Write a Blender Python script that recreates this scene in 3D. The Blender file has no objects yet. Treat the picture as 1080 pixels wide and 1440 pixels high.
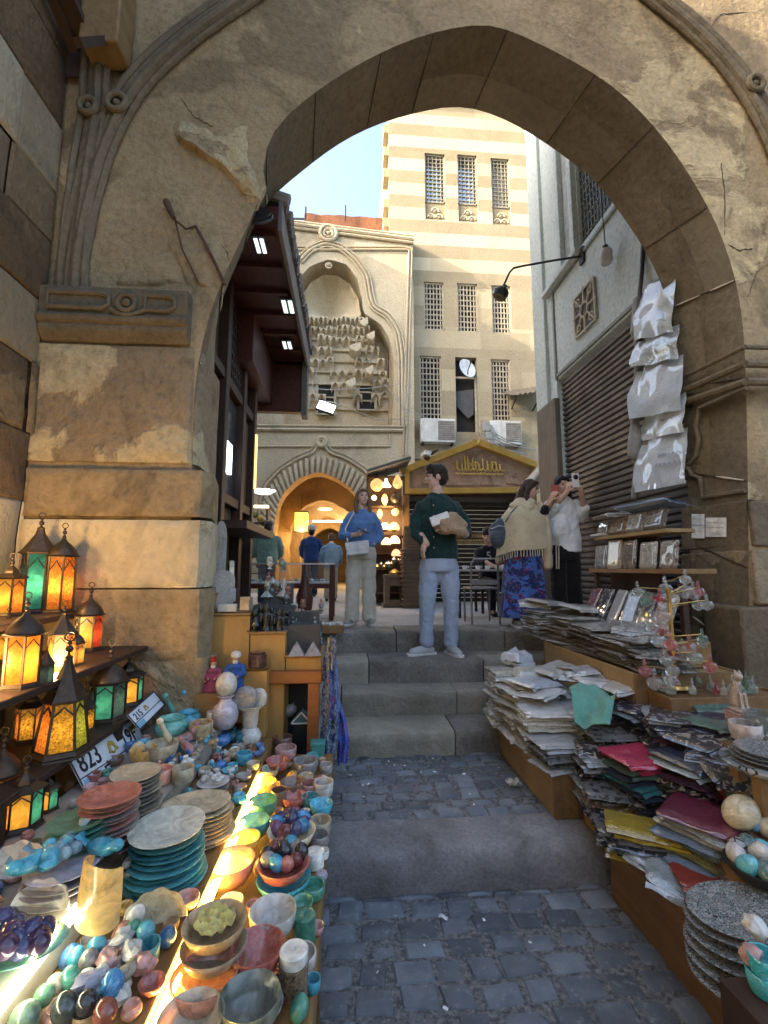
import bpy, bmesh, math, random
from math import sin, cos, pi, radians as R, sqrt, atan2
from mathutils import Vector as V, Matrix as M, noise as NZ
rnd = random.Random(7)
S = bpy.context.scene
COL = S.collection
# ---------------------------------------------------------------- camera: f = 640 px on a 1080x1440 frame
FP, CZ = 640.0, 1.70
PITCH = math.atan(80/FP); YAW = math.atan(50/FP*cos(PITCH))
fwd = V((sin(YAW)*cos(PITCH), cos(YAW)*cos(PITCH), sin(PITCH)))
rgt = V((cos(YAW), -sin(YAW), 0)); upv = rgt.cross(fwd)
CAM = V((0, 0, CZ))
def ray(px, py): return fwd + rgt*((px-540)/FP) + upv*((720-py)/FP)
def at(px, py, Y): d = ray(px, py); return CAM + d*(Y/d.y)
def atx(px, py, X): d = ray(px, py); return CAM + d*(X/d.x)
def atz(px, py, Z): d = ray(px, py); return CAM + d*((Z-CZ)/d.z)
cd = bpy.data.cameras.new('camera'); cam = bpy.data.objects.new('camera', cd); COL.objects.link(cam)
cd.sensor_fit = 'VERTICAL'; cd.sensor_height = 36; cd.lens = FP/1440*36; cd.clip_start = .05; cd.clip_end = 600
cam.location = CAM; cam.rotation_euler = M((rgt, upv, -fwd)).transposed().to_euler()
S.camera = cam
# ---------------------------------------------------------------- mesh builder
FOLDS={'shirt','jeans','trousers','sweater','jacket','shawl_end','top','pack'}
_ft={}
def fold_tex(s=.10):
    if s not in _ft:
        t=bpy.data.textures.new('folds','CLOUDS'); t.noise_scale=s; t.noise_depth=1; _ft[s]=t
    return _ft[s]
class MB:
    def __init__(s): s.v=[]; s.f=[]; s.t=[]; s.x=M(); s.tint=.5
    def add(s, vs, fs, tint=None):
        o=len(s.v); s.v += [s.x@V(p) for p in vs]; s.f += [tuple(i+o for i in f) for f in fs]
        s.t += [s.tint if tint is None else tint]*len(fs); return s
    def box(s, a, b, tint=None):
        (x0,y0,z0),(x1,y1,z1)=a,b
        return s.add([(x0,y0,z0),(x1,y0,z0),(x1,y1,z0),(x0,y1,z0),(x0,y0,z1),(x1,y0,z1),(x1,y1,z1),(x0,y1,z1)],
            [(0,3,2,1),(4,5,6,7),(0,1,5,4),(1,2,6,5),(2,3,7,6),(3,0,4,7)], tint)
    def cbox(s, c, d, tint=None): return s.box([c[i]-d[i]/2 for i in range(3)],[c[i]+d[i]/2 for i in range(3)],tint)
    def bar(s, p, q, w, h=None, tint=None, up=(0,0,1)):
        p,q=V(p),V(q); d=(q-p); h=w if h is None else h
        if d.length<1e-6: return s
        d.normalize(); u=V(up)
        if abs(d.dot(u))>.98: u=V((0,1,0))
        r=d.cross(u).normalized(); u=r.cross(d)
        vs=[e+r*a*w/2+u*b*h/2 for e in (p,q) for a,b in ((-1,-1),(1,-1),(1,1),(-1,1))]
        return s.add(vs,[(0,1,2,3),(7,6,5,4),(0,4,5,1),(1,5,6,2),(2,6,7,3),(3,7,4,0)],tint)
    def tube(s, pts, r, n=8, tint=None, cap=True, closed=False, flat=1, up=None):
        pts=[V(p) for p in pts]; m=len(pts); rs=r if isinstance(r,(list,tuple)) else [r]*m
        vs=[]; fs=[]; pu=V(up) if up else None
        for i,p in enumerate(pts):
            if closed: d=pts[(i+1)%m]-pts[i-1]
            else: d=pts[min(i+1,m-1)]-pts[max(i-1,0)]
            d=d.normalized() if d.length>1e-9 else V((0,0,1))
            if pu is None: pu=V((0,0,1)) if abs(d.z)<.9 else V((0,1,0))
            u=(pu-d*pu.dot(d)); u=u.normalized() if u.length>1e-6 else d.orthogonal().normalized()
            if not up: pu=u
            w=d.cross(u)
            for k in range(n):
                a=2*pi*k/n; vs.append(p+(w*cos(a)+u*sin(a)*flat)*rs[i])
        mm=m if closed else m-1
        for i in range(mm):
            for k in range(n):
                a=i*n+k; b=i*n+(k+1)%n; c=((i+1)%m)*n+(k+1)%n; d=((i+1)%m)*n+k
                fs.append((a,b,c,d))
        if cap and not closed: fs += [tuple(range(n))[::-1], tuple(range((m-1)*n,m*n))]
        return s.add(vs,fs,tint)
    def limb(s, pts, rs, n=10, fl=None):
        """tube with round ends"""
        pts=[V(p) for p in pts]; rs=list(rs)
        a=pts[0]-(pts[1]-pts[0]).normalized()*rs[0]*.7; b=pts[-1]+(pts[-1]-pts[-2]).normalized()*rs[-1]*.7
        return s.tube([a]+pts+[b],[rs[0]*.5]+rs+[rs[-1]*.5],n)
    def lathe(s, prof, n=20, c=(0,0,0), tint=None, sy=1, lob=None):
        c=V(c); vs=[]; fs=[]; m=len(prof)
        for (r,z) in prof:
            for k in range(n):
                a=2*pi*k/n; q=r*(1+(lob[1]*cos(lob[0]*a) if lob else 0)); vs.append(c+V((q*cos(a),q*sin(a)*sy,z)))
        for i in range(m-1):
            for k in range(n):
                fs.append((i*n+k,i*n+(k+1)%n,(i+1)*n+(k+1)%n,(i+1)*n+k))
        if prof[0][0]>1e-5: fs.append(tuple(range(n))[::-1])
        if prof[-1][0]>1e-5: fs.append(tuple(range((m-1)*n,m*n)))
        return s.add(vs,fs,tint)
    def ball(s, c, r, n=12, m=8, tint=None, ns=0, seed=0, rot=None):
        rx,ry,rz=(r,r,r) if not isinstance(r,(tuple,list)) else r
        vs=[];fs=[];c=V(c)
        for i in range(m+1):
            ph=pi*i/m
            for k in range(n):
                a=2*pi*k/n; p=V((sin(ph)*cos(a),sin(ph)*sin(a),-cos(ph)))
                q=1+(ns*NZ.noise(p*1.7+V((seed,seed*2.3,0))) if ns else 0)
                w=V((p.x*rx,p.y*ry,p.z*rz))*q
                if rot: w=rot@w
                vs.append(c+w)
        for i in range(m):
            for k in range(n): fs.append((i*n+k,i*n+(k+1)%n,(i+1)*n+(k+1)%n,(i+1)*n+k))
        return s.add(vs,fs,tint)
    def torus(s, c, Rr, r, n=20, m=8, ax='z', tint=None):
        c=V(c); E={'z':(V((1,0,0)),V((0,1,0))),'y':(V((1,0,0)),V((0,0,1))),'x':(V((0,1,0)),V((0,0,1)))}[ax]
        return s.tube([c+(E[0]*cos(2*pi*k/n)+E[1]*sin(2*pi*k/n))*Rr for k in range(n)],r,m,tint,closed=True,up=E[0].cross(E[1]))
    def prism(s, poly, y0, y1, ax='y', tint=None):
        """poly in (x,z) extruded along y (or (x,y) along z, or (y,z) along x)"""
        n=len(poly)
        f={'y':lambda a,b,t:(a,t,b),'z':lambda a,b,t:(a,b,t),'x':lambda a,b,t:(t,a,b)}[ax]
        vs=[f(a,b,y0) for a,b in poly]+[f(a,b,y1) for a,b in poly]
        fs=[tuple(range(n)),tuple(range(n,2*n))[::-1]]+[(i,i+n,(i+1)%n+n,(i+1)%n) for i in range(n)]
        return s.add(vs,fs,tint)
    def grid(s, fn, nu, nv, tint=None, thick=None):
        vs=[V(fn(i/nu,j/nv)) for j in range(nv+1) for i in range(nu+1)]
        fs=[(j*(nu+1)+i,j*(nu+1)+i+1,(j+1)*(nu+1)+i+1,(j+1)*(nu+1)+i) for j in range(nv) for i in range(nu)]
        if thick:
            t=V(thick); o=len(vs); W=nu+1
            fs=fs+[tuple(i+o for i in f[::-1]) for f in fs]; vs=vs+[p+t for p in vs]
            ring=list(range(W))+[j*W+nu for j in range(1,nv+1)]+[nv*W+i for i in range(nu-1,-1,-1)]+[j*W for j in range(nv-1,0,-1)]
            fs+=[(ring[k],ring[(k+1)%len(ring)],ring[(k+1)%len(ring)]+o,ring[k]+o)[::-1] for k in range(len(ring))]
        return s.add(vs,fs,tint)
    def mesh(s, name, smooth=False, fixn=True):
        me=bpy.data.meshes.new(name); me.from_pydata([tuple(p) for p in s.v],[],s.f)
        a=me.attributes.new('tint','FLOAT','FACE'); a.data.foreach_set('value',s.t)
        if fixn:
            bm=bmesh.new(); bm.from_mesh(me); bmesh.ops.recalc_face_normals(bm,faces=bm.faces); bm.to_mesh(me); bm.free()
        if smooth:
            me.polygons.foreach_set('use_smooth',[True]*len(me.polygons))
            if smooth!='all': me.set_sharp_from_angle(angle=R(40))
        me.update(); return me
    def build(s, name, mat, parent=None, smooth=True, bevel=0, world=False, remesh=0, sub=0, fixn=True, loc=None):
        me=s.mesh(name,('all' if remesh else smooth) if smooth else False,fixn); me.materials.append(mat)
        o=bpy.data.objects.new(name,me); COL.objects.link(o)
        if parent is not None:
            o.parent=parent
            if world:
                p=parent; mw=M()
                while p is not None: mw=p.matrix_basis@mw; p=p.parent
                me.transform(mw.inverted())
        if loc is not None: o.location=loc
        if remesh:
            m=o.modifiers.new('r','REMESH'); m.mode='VOXEL'; m.voxel_size=remesh; m.use_smooth_shade=True
            m=o.modifiers.new('s','SMOOTH'); m.iterations=3; m.factor=.5
        if remesh and name in FOLDS:
            m=o.modifiers.new('d','DISPLACE'); m.texture=fold_tex(); m.texture_coords='LOCAL'; m.strength=.018; m.mid_level=.5
            m=o.modifiers.new('d2','DISPLACE'); m.texture=fold_tex(.035); m.texture_coords='LOCAL'; m.strength=.010; m.mid_level=.5
        if remesh and name=='hair':
            m=o.modifiers.new('d','DISPLACE'); m.texture=fold_tex(.018); m.texture_coords='LOCAL'; m.strength=.016; m.mid_level=.5
        if bevel:
            m=o.modifiers.new('b','BEVEL'); m.width=bevel; m.segments=2; m.limit_method='ANGLE'; m.angle_limit=R(35)
        if sub:
            m=o.modifiers.new('u','SUBSURF'); m.levels=sub; m.render_levels=sub
        return o
def tag(o, label, cat, group=None):
    o['label']=label; o['category']=cat
    if group: o['group']=group
    return o
def T(name, label, cat, loc=(0,0,0), rz=0, group=None):
    o=bpy.data.objects.new(name,None); COL.objects.link(o); o.empty_display_size=.1
    o.location=loc; o.rotation_euler=(0,0,rz)
    o.matrix_basis=M.Translation(V(loc))@M.Rotation(rz,4,'Z')
    return tag(o,label,cat,group)
def struct(o, kind='structure'): o['kind']=kind; return o
def copy_tree(o, parent=None):
    c=o.copy(); COL.objects.link(c); c.parent=parent
    for ch in list(o.children): copy_tree(ch,c)
    return c
def put(proto, loc, rot=(0,0,0), sc=1, label=None, mat=None, group=None, cat=None):
    """first use moves the prototype itself, later ones copy it with its parts"""
    if not proto.get('used_'): o=proto; o['used_']=1
    else: o=copy_tree(proto)
    o.location=loc; o.rotation_euler=rot; o.scale=(sc,sc,sc) if not isinstance(sc,(tuple,list)) else sc
    if label: o['label']=label
    if group: o['group']=group
    if cat: o['category']=cat
    if mat is not None and o.type=='MESH':
        o.material_slots[0].link='OBJECT'; o.material_slots[0].material=mat
    return o
ORD=['top','second','third','fourth','fifth','sixth','seventh','eighth','ninth','tenth','eleventh','twelfth','thirteenth','fourteenth','fifteenth','sixteenth','seventeenth','eighteenth']
# ---------------------------------------------------------------- materials
class NT:
    def __init__(s,name):
        s.m=bpy.data.materials.new(name); s.m.use_nodes=True; s.t=s.m.node_tree; s.t.nodes.clear()
        s.o=s.n('ShaderNodeOutputMaterial'); s.b=s.n('ShaderNodeBsdfPrincipled'); s.l(s.b.outputs[0],s.o.inputs[0])
        s.geo=None
    def n(s,t,**k):
        x=s.t.nodes.new(t)
        for a,b in k.items(): setattr(x,a,b)
        return x
    def l(s,a,b): s.t.links.new(a,b)
    def set(s,**k):
        for a,b in k.items(): s.b.inputs[a.replace('_',' ')].default_value=b
    def co(s,kind='pos',sc=(1,1,1)):
        if kind=='pos': c=s.n('ShaderNodeNewGeometry').outputs['Position']
        else:
            c=s.n('ShaderNodeTexCoord').outputs['Object' if kind=='obj' else 'Generated']
        mp=s.n('ShaderNodeMapping'); mp.inputs['Scale'].default_value=sc; s.l(c,mp.inputs[0]); return mp.outputs[0]
    def noise(s,c,scale,detail=5,rough=.6,dist=0):
        x=s.n('ShaderNodeTexNoise'); x.inputs['Scale'].default_value=scale; x.inputs['Detail'].default_value=detail
        x.inputs['Roughness'].default_value=rough; x.inputs['Distortion'].default_value=dist; s.l(c,x.inputs['Vector']); return x.outputs[0]
    def voro(s,c,scale,feature='F1',out=0):
        x=s.n('ShaderNodeTexVoronoi',feature=feature); x.inputs['Scale'].default_value=scale; s.l(c,x.inputs['Vector']); return x.outputs[out]
    def ramp(s,f,stops,interp='LINEAR'):
        x=s.n('ShaderNodeValToRGB'); x.color_ramp.interpolation=interp; e=x.color_ramp.elements
        while len(e)<len(stops): e.new(.5)
        for i,(p,c) in enumerate(stops):
            e[i].position=p; e[i].color=(c,c,c,1) if isinstance(c,(int,float)) else (*c,1)
        s.l(f,x.inputs[0]); return x.outputs[0]
    def mix(s,f,a,b,mode='MIX'):
        x=s.n('ShaderNodeMix',data_type='RGBA',blend_type=mode)
        for sock,v in ((x.inputs[0],f),(x.inputs[6],a),(x.inputs[7],b)):
            if isinstance(v,(int,float)): sock.default_value=v
            elif isinstance(v,(tuple,list)): sock.default_value=(*v[:3],1)
            else: s.l(v,sock)
        return x.outputs[2]
    def math(s,op,a,b=0):
        x=s.n('ShaderNodeMath',operation=op)
        for k,v in ((0,a),(1,b)):
            if isinstance(v,(int,float)): x.inputs[k].default_value=v
            else: s.l(v,x.inputs[k])
        return x.outputs[0]
    def tint(s):
        x=s.n('ShaderNodeAttribute'); x.attribute_name='tint'; return x.outputs['Fac']
    def bump(s,h,st=.3,dist=.02,prev=None):
        x=s.n('ShaderNodeBump'); x.inputs['Strength'].default_value=st; x.inputs['Distance'].default_value=dist
        s.l(h,x.inputs['Height'])
        if prev is not None: s.l(prev,x.inputs['Normal'])
        s.l(x.outputs[0],s.b.inputs['Normal']); return x.outputs[0]
    def base(s,c): 
        if isinstance(c,(tuple,list)): s.b.inputs['Base Color'].default_value=(*c[:3],1)
        else: s.l(c,s.b.inputs['Base Color'])
_mc={}
def cached(f):
    def g(*a,**k):
        key=(f.__name__,a,tuple(sorted(k.items())))
        if key not in _mc: _mc[key]=f(*a,**k)
        return _mc[key]
    return g
def dk(c,k): return tuple(x*k for x in c)
@cached
def stone(name,c1,c2,patch=None,patch_at=.56,patch_sc=.9,stain=(.06,.045,.03),stain_at=.62,scale=1,bump=.5,tintamt=.5,pits=True,sq=(1,1,1)):
    k=NT(name); c=k.co('pos',sq)
    big=k.noise(c,1.3*scale,6,.62,.3); fine=k.noise(c,22*scale,6,.65)
    col=k.mix(k.ramp(big,[(.3,0),(.7,1)]),c1,c2)
    if patch:
        p=k.noise(c,patch_sc,7,.6,.6); pm=k.ramp(p,[(patch_at,0),(patch_at+.025,1)])
        col=k.mix(pm,col,patch)
        sm=k.noise(c,1.15*patch_sc,6,.6,1.2); col=k.mix(k.math('MULTIPLY',k.ramp(sm,[(.54,0),(.60,1)]),.8),col,dk(c2,.72))
    st=k.noise(c,.8*scale,8,.7,.8); col=k.mix(k.math('MULTIPLY',k.ramp(st,[(stain_at-.1,0),(stain_at+.12,1)]),.75),col,stain)
    col=k.mix(.65,col,k.ramp(fine,[(.25,.45),(.5,.95),(.8,1.35)]),'MULTIPLY')
    t=k.tint(); col=k.mix(tintamt,col,k.ramp(t,[(0,.55),(.5,1.0),(1,1.0)]),'MULTIPLY')
    t2=k.ramp(t,[(.5,0),(1,1)]); col=k.mix(k.math('MULTIPLY',t2,tintamt),col,k.mix(.6,col,(1.0,.9,.62)))
    k.base(col); k.set(Roughness=.88,Specular_IOR_Level=.25)
    h=fine
    b=k.bump(k.noise(c,5*scale,8,.65),bump,.06)
    b=k.bump(fine,bump*.9,.015,b)
    if pits: b=k.bump(k.ramp(k.voro(c,9*scale),[(0,0),(.18,1)]),bump*.5,.012,b)
    if patch: k.bump(pm,.6,.02,b)
    return k.m
@cached
def plain(name,c,rough=.6,metal=0,var=.25,sc=8,bump=0,spec=.5,coat=0,kind='pos'):
    k=NT(name); q=k.co(kind); f=k.noise(q,sc,5,.6)
    k.base(k.mix(1,k.mix(k.ramp(f,[(.3,0),(.7,1)]),dk(c,1-var),dk(c,1+var)),k.ramp(k.tint(),[(0,.5),(.5,1.),(1,1.5)]),'MULTIPLY'))
    k.l(k.ramp(k.noise(q,sc*2.3,3),[(.3,max(0,rough-.12)),(.7,min(1,rough+.12))]),k.b.inputs['Roughness'])
    k.set(Metallic=metal,Specular_IOR_Level=spec,Coat_Weight=coat,Coat_Roughness=.15)
    if bump: k.bump(k.noise(q,sc*4,6,.65),bump,.01)
    return k.m
@cached
def wood(name,c1,c2,axis='x',rough=.6,sc=1):
    k=NT(name); s={'x':(1.5,14,14),'y':(14,1.5,14),'z':(14,14,1.5)}[axis]
    q=k.co('pos',tuple(a*sc for a in s)); f=k.noise(q,1.2,8,.7,.6)
    col=k.mix(k.ramp(f,[(.3,0),(.7,1)]),c1,c2)
    col=k.mix(.5,col,k.ramp(k.noise(k.co('pos'),3,5),[(.3,.5),(.7,1.3)]),'MULTIPLY')
    k.base(k.mix(1,col,k.ramp(k.tint(),[(0,.5),(.5,1),(1,1.5)]),'MULTIPLY'))
    k.set(Roughness=rough,Specular_IOR_Level=.35); k.bump(f,.25,.006); return k.m
@cached
def onyx(c,rough=.28,band=True,sc=14):
    k=NT('glazed_stone'); q=k.co('pos'); oi=k.n('ShaderNodeObjectInfo')
    f=k.noise(q,sc,6,.62,1.6)
    hi=tuple(min(1,x*1.25+.06) for x in c)
    col=k.mix(k.ramp(f,[(.32,0),(.5,.45),(.68,1)]),dk(c,.55),hi)
    v=k.noise(q,sc*.6,8,.75,2.5); col=k.mix(k.ramp(v,[(.48,0),(.5,.55),(.53,0)]),col,tuple((x*1.4+.04 if max(c)<.25 else min(1,x*.65+.28)) for x in c))
    k.base(k.mix(1,col,k.ramp(oi.outputs['Random'],[(0,.72),(1,1.15)]),'MULTIPLY')); k.set(Roughness=rough,Subsurface_Weight=.12,Subsurface_Scale=.02,Coat_Weight=.3,Coat_Roughness=.12)
    k.b.inputs['Subsurface Radius'].default_value=(1,.8,.5)
    k.bump(k.noise(q,70,4),.12,.003); return k.m
@cached
def glow(name,c,st,c2=None,sc=30,kind='obj'):
    k=NT(name); q=k.co(kind); f=k.noise(q,sc,4,.6,.5); col=k.mix(k.ramp(f,[(.3,0),(.7,1)]),c,c2 or dk(c,.6))
    k.base(col); k.l(col,k.b.inputs['Emission Color']); k.set(Emission_Strength=st,Roughness=.25); return k.m
@cached
def glassm(name,c,rough=.03,alpha=.35):
    """thin clear plastic/glass: transparent mixed with gloss"""
    k=NT(name); k.base(c); k.set(Roughness=rough,Alpha=alpha,Transmission_Weight=.75,IOR=1.3,Coat_Weight=.8,Coat_Roughness=.03,Specular_IOR_Level=.8)
    k.bump(k.noise(k.co('pos'),14,5,.6,.8),.3,.006); return k.m
@cached
def cloth(name,c,c2=None,sc=60,rough=.9,bump=.2,kind='obj',fold=0,pat=None):
    k=NT(name); q=k.co(kind); f=k.noise(q,sc,4,.6); g=k.noise(q,6,4,.6)
    col=k.mix(k.ramp(f,[(.3,0),(.7,1)]),c,c2 or dk(c,.78)); col=k.mix(.5,col,k.ramp(g,[(.3,.75),(.7,1.2)]),'MULTIPLY')
    if pat:
        for i,(pc,ps,th) in enumerate(pat):
            pv=k.noise(k.co(kind,(1,1+.1*i,1)),ps,2,.4,.9+i*.7); col=k.mix(k.ramp(pv,[(th,0),(th+.015,1)]),col,pc)
    k.base(col); k.set(Roughness=rough,Sheen_Weight=.15,Specular_IOR_Level=.2)
    b=k.bump(k.noise(q,9,5,.6,1.2),.35+fold,.03); k.bump(f,bump,.004,b); return k.m
@cached
def wrapped(c,pat=None,sc=9,bm=1.0):
    """folded cloth inside a clear crinkled bag"""
    k=NT('bagged_cloth'); q=k.co('pos'); oi=k.n('ShaderNodeObjectInfo'); sc=sc*2
    f=k.noise(q,sc,3,.5,.8); col=k.mix(k.ramp(f,[(.35,0),(.65,1)]),dk(c,.85),c)
    if pat:
        v=k.noise(q,sc*1.7,2,.4,.6); col=k.mix(k.ramp(v,[(.56,0),(.58,1)]),col,pat)
    k.base(k.mix(1,col,k.ramp(oi.outputs['Random'],[(0,.7),(1,1.15)]),'MULTIPLY'))
    k.set(Roughness=.45,Coat_Weight=1,Coat_Roughness=.04,Coat_IOR=1.9,Specular_IOR_Level=.5)
    w=k.noise(q,30,5,.62,2.6); b=k.bump(w,bm,.03); k.bump(k.voro(q,34,'DISTANCE_TO_EDGE'),.6*bm,.012,b); return k.m
@cached
def skin(c):
    k=NT('skin'); f=k.noise(k.co('obj'),30,4); k.base(k.mix(f,dk(c,.85),dk(c,1.12))); k.set(Roughness=.5,Subsurface_Weight=.12,Subsurface_Scale=.01); return k.m
# ================================================================ materials of the setting
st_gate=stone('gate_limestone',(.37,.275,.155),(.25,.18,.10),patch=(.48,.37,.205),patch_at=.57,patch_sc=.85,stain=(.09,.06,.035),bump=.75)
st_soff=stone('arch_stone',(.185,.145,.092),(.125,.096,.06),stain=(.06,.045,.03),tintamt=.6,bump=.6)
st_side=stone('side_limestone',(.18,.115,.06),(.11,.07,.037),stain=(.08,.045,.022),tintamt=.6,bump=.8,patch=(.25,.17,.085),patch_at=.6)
st_mort=plain('mortar',(.5,.44,.34),.9,sc=20)
st_port=stone('portal_limestone',(.62,.525,.355),(.52,.435,.29),stain=(.25,.2,.13),stain_at=.66,bump=.45,tintamt=.5)
st_tow=stone('tower_limestone',(.42,.35,.225),(.35,.29,.185),stain=(.25,.19,.115),stain_at=.7,bump=.3,tintamt=.8,pits=False)
st_step=stone('step_stone',(.30,.275,.235),(.165,.15,.125),stain=(.06,.05,.04),stain_at=.55,bump=.5,scale=1.6,tintamt=.6)
st_slab=stone('threshold_stone',(.29,.275,.265),(.175,.162,.152),stain=(.06,.05,.04),bump=.4,scale=2.5)
st_plaza=stone('plaza_paving',(.34,.33,.31),(.27,.26,.245),bump=.2,pits=False,stain=(.12,.115,.11))
st_red=stone('rusty_plaster',(.26,.11,.06),(.17,.08,.05),bump=.3,pits=False)
k=NT('basalt_sett'); q=k.co('pos'); f=k.noise(q,26,6,.65); g=k.noise(q,5,5)
cc=k.mix(k.ramp(g,[(.35,0),(.65,1)]),(.085,.102,.118),(.165,.182,.195)); cc=k.mix(1,cc,k.ramp(k.tint(),[(0,.5),(.5,1),(1,1.6)]),'MULTIPLY')
cc=k.mix(k.ramp(f,[(.56,0),(.70,.5)]),cc,(.32,.32,.31)); k.base(cc); k.set(Specular_IOR_Level=.45); k.l(k.ramp(g,[(.3,.42),(.7,.7)]),k.b.inputs['Roughness']); k.bump(f,.5,.012,k.bump(g,.4,.03)); basalt=k.m
k=NT('sett_joint'); q=k.co('pos'); f=k.noise(q,40,6,.7); k.base(k.mix(k.ramp(f,[(.4,0),(.62,1)]),(.065,.065,.063),(.22,.215,.20))); k.set(Roughness=.95); k.bump(f,.6,.01); joint=k.m
# ================================================================ ground
def setts(name,x0,x1,y0,y1,z,seed,step=.148):
    r=random.Random(seed); b=MB(); y=y0
    b2=MB(); b2.grid(lambda u,v:(x0+(x1-x0)*u,y0+(y1-y0)*v,z),8,8); base=b2
    while y<y1-.03:
        d=min(step*r.uniform(.72,.95),y1-y); x=x0-r.uniform(0,.15)
        while x<x1:
            w=step*r.uniform(.85,1.5); g=.002+r.random()*.0025; a0,a1=max(x+g,x0),min(x+w-g,x1); 
            if a1-a0>.03:
                zt=z+.010+r.uniform(-.006,.006); tn=r.uniform(.15,.85); n=5
                t1,t2=r.uniform(-.006,.006),r.uniform(-.006,.006)
                sk=[r.uniform(-.014,.014) for _ in range(4)]
                def fn(u,v):
                    e=min(u,1-u,v,1-v); dz=0 if e<.01 else (.012 if e<.2 else .017)
                    return (a0+(a1-a0)*u+sk[0]*v+sk[1]*(1-v), y+g+(d-2*g)*v+sk[2]*u+sk[3]*(1-u), zt-.017+dz+t1*u+t2*v+(.004*NZ.noise(V((a0+u*.2,y+v*.2,0))*14) if e>.01 else -.01))
                us=[0,.1,.3,.7,.9,1]
                vs=[];fs=[]
                for vv in us:
                    for uu in us: vs.append(fn(uu,vv))
                for j in range(5):
                    for i in range(5): fs.append((j*6+i,j*6+i+1,(j+1)*6+i+1,(j+1)*6+i))
                b.add(vs,fs,tn)
            x+=w
        y+=d
    o=struct(base.build(name+'_bed',joint,fixn=False)); s=struct(b.build(name,basalt,fixn=False)); return s
g=MB(); g.grid(lambda u,v:(-30+60*u,-40+42.55*v,-.012),4,4); struct(g.build('street',joint,fixn=False))
setts('lower_cobbles',-1.9,3.2,-.6,2.60,0,3)
setts('upper_cobbles',-1.0,2.6,2.892,3.82,.218,5,.13)
g=MB(); g.grid(lambda u,v:(-150+300*u,5.28+290*v,1.034),6,6)
struct(g.build('plaza',st_plaza,fixn=False))
b=MB(); r=random.Random(4)
prof=[(2.60,-.02),(2.582,.10),(2.588,.165),(2.605,.20),(2.64,.219),(2.70,.226),(2.885,.228),(2.895,-.02)]
for xa,xb in ((-1.9,1.62),(1.628,3.2)):
    n=24; vs=[];fs=[]
    for i in range(n+1):
        x=xa+(xb-xa)*i/n
        for (y,z) in prof: vs.append((x,y+.008*NZ.noise(V((x*3,z*9,1))),z+(.007*NZ.noise(V((x*2.2,y*9,3))) if z>.1 else 0)))
    m=len(prof)
    for i in range(n):
        for j in range(m-1): fs.append((i*m+j,i*m+j+1,(i+1)*m+j+1,(i+1)*m+j))
    fs+=[tuple(range(m)),tuple(range(n*m,n*m+m))[::-1]]; b.add(vs,fs,r.uniform(.4,.7))
struct(b.build('threshold_slab',st_slab))
b=MB(); r=random.Random(9)
RIS=[(3.81,.2,.405),(4.222,.395,.612),(4.525,.60,.817),(4.968,.80,1.04)]
for i,(y,z0,z1) in enumerate(RIS):
    ye=(RIS[i+1][0]+.02) if i<3 else 5.4; x=-1.15-r.random()*.3
    while x<2.58:
        w=r.uniform(.75,1.5); xe=min(x+w,2.6); tn=r.uniform(.25,.75); jy=r.uniform(-.012,.012); jz=r.uniform(-.008,.006)
        n=30; pr=[(y,z0),(y-.012,z1-.075),(y-.016,z1-.028),(y-.004,z1-.006),(y+.03,z1),(y+.12,z1),(ye,z1+.002),(ye,z0)]
        vs=[];fs=[];m=len(pr)
        for q_ in range(n+1):
            xx=x+.005+(xe-x-.01)*q_/n; e=NZ.noise(V((xx*4,y*3,0))); chip=.03*max(0,NZ.noise(V((xx*6,y,5)))-.05)+.012*max(0,NZ.noise(V((xx*19,y,7))))
            for j,(yy,zz) in enumerate(pr):
                dy=.008*e+jy; dz=jz-chip if 1<j<5 else (jz if j>4 and j<7 else 0)
                if j<1: dy=jy
                vs.append((xx,yy+(dy+(chip if j in(1,2,3) else 0) if j<6 else 0),zz+dz))
        for q_ in range(n):
            for j in range(m-1): fs.append((q_*m+j,q_*m+j+1,(q_+1)*m+j+1,(q_+1)*m+j))
        fs+=[tuple(range(m)),tuple(range(n*m,n*m+m))[::-1]]; b.add(vs,fs,tn); x=xe
struct(b.build('stone_stairs',st_step))
# litter on the paving
r=random.Random(12); lit=MB()
for i in range(34):
    x,y=(r.uniform(-.02,1.15),r.uniform(2.95,3.78)) if i<26 else (r.uniform(0,1.1),r.uniform(1.7,2.5))
    z=.24 if y>2.6 else .022; a=r.random()*6; l=r.uniform(.004,.014); w=r.uniform(.003,.007); d=V((cos(a),sin(a),0)); e=V((-sin(a),cos(a),0)); c=V((x,y,z))
    lit.add([c-d*l-e*w,c+d*l-e*w,c+d*l+e*w+V((0,0,.004)),c-d*l+e*w+V((0,0,.003))],[(0,1,2,3)],r.uniform(.3,1))
o=lit.build('litter',plain('paper_scrap',(.6,.6,.58),.8)); struct(o,'stuff')
def paper(px,py,Z,l,w,a,label):
    p=atz(px,py,Z); b=MB(); b.grid(lambda u,v:((u-.5)*l,(v-.5)*w,.006*sin(u*5)+.004*sin(v*7)),6,4,thick=(0,0,.0012))
    o=b.build('paper_scrap',plain('paper_scrap',(.6,.6,.58),.8)); o.location=p; o.rotation_euler=(0,0,a); tag(o,label,'litter')
paper(623,1290,.022,.042,.018,-.3,'small white paper scrap lying on the dark setts before the threshold slab')
p=atz(722,1104,.24); b=MB(); b.grid(lambda u,v:((u-.5)*.09+.01*sin(v*9),(v-.5)*.06,.03*abs(sin(u*6+v*3))+.01*sin(v*13)),10,8,thick=(0,0,.002))
o=b.build('crumpled_wrapper',plain('foil',(.45,.43,.38),.5)); o.location=p; tag(o,'crumpled grey wrapper on the upper setts beside the wooden crate','litter')
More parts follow.
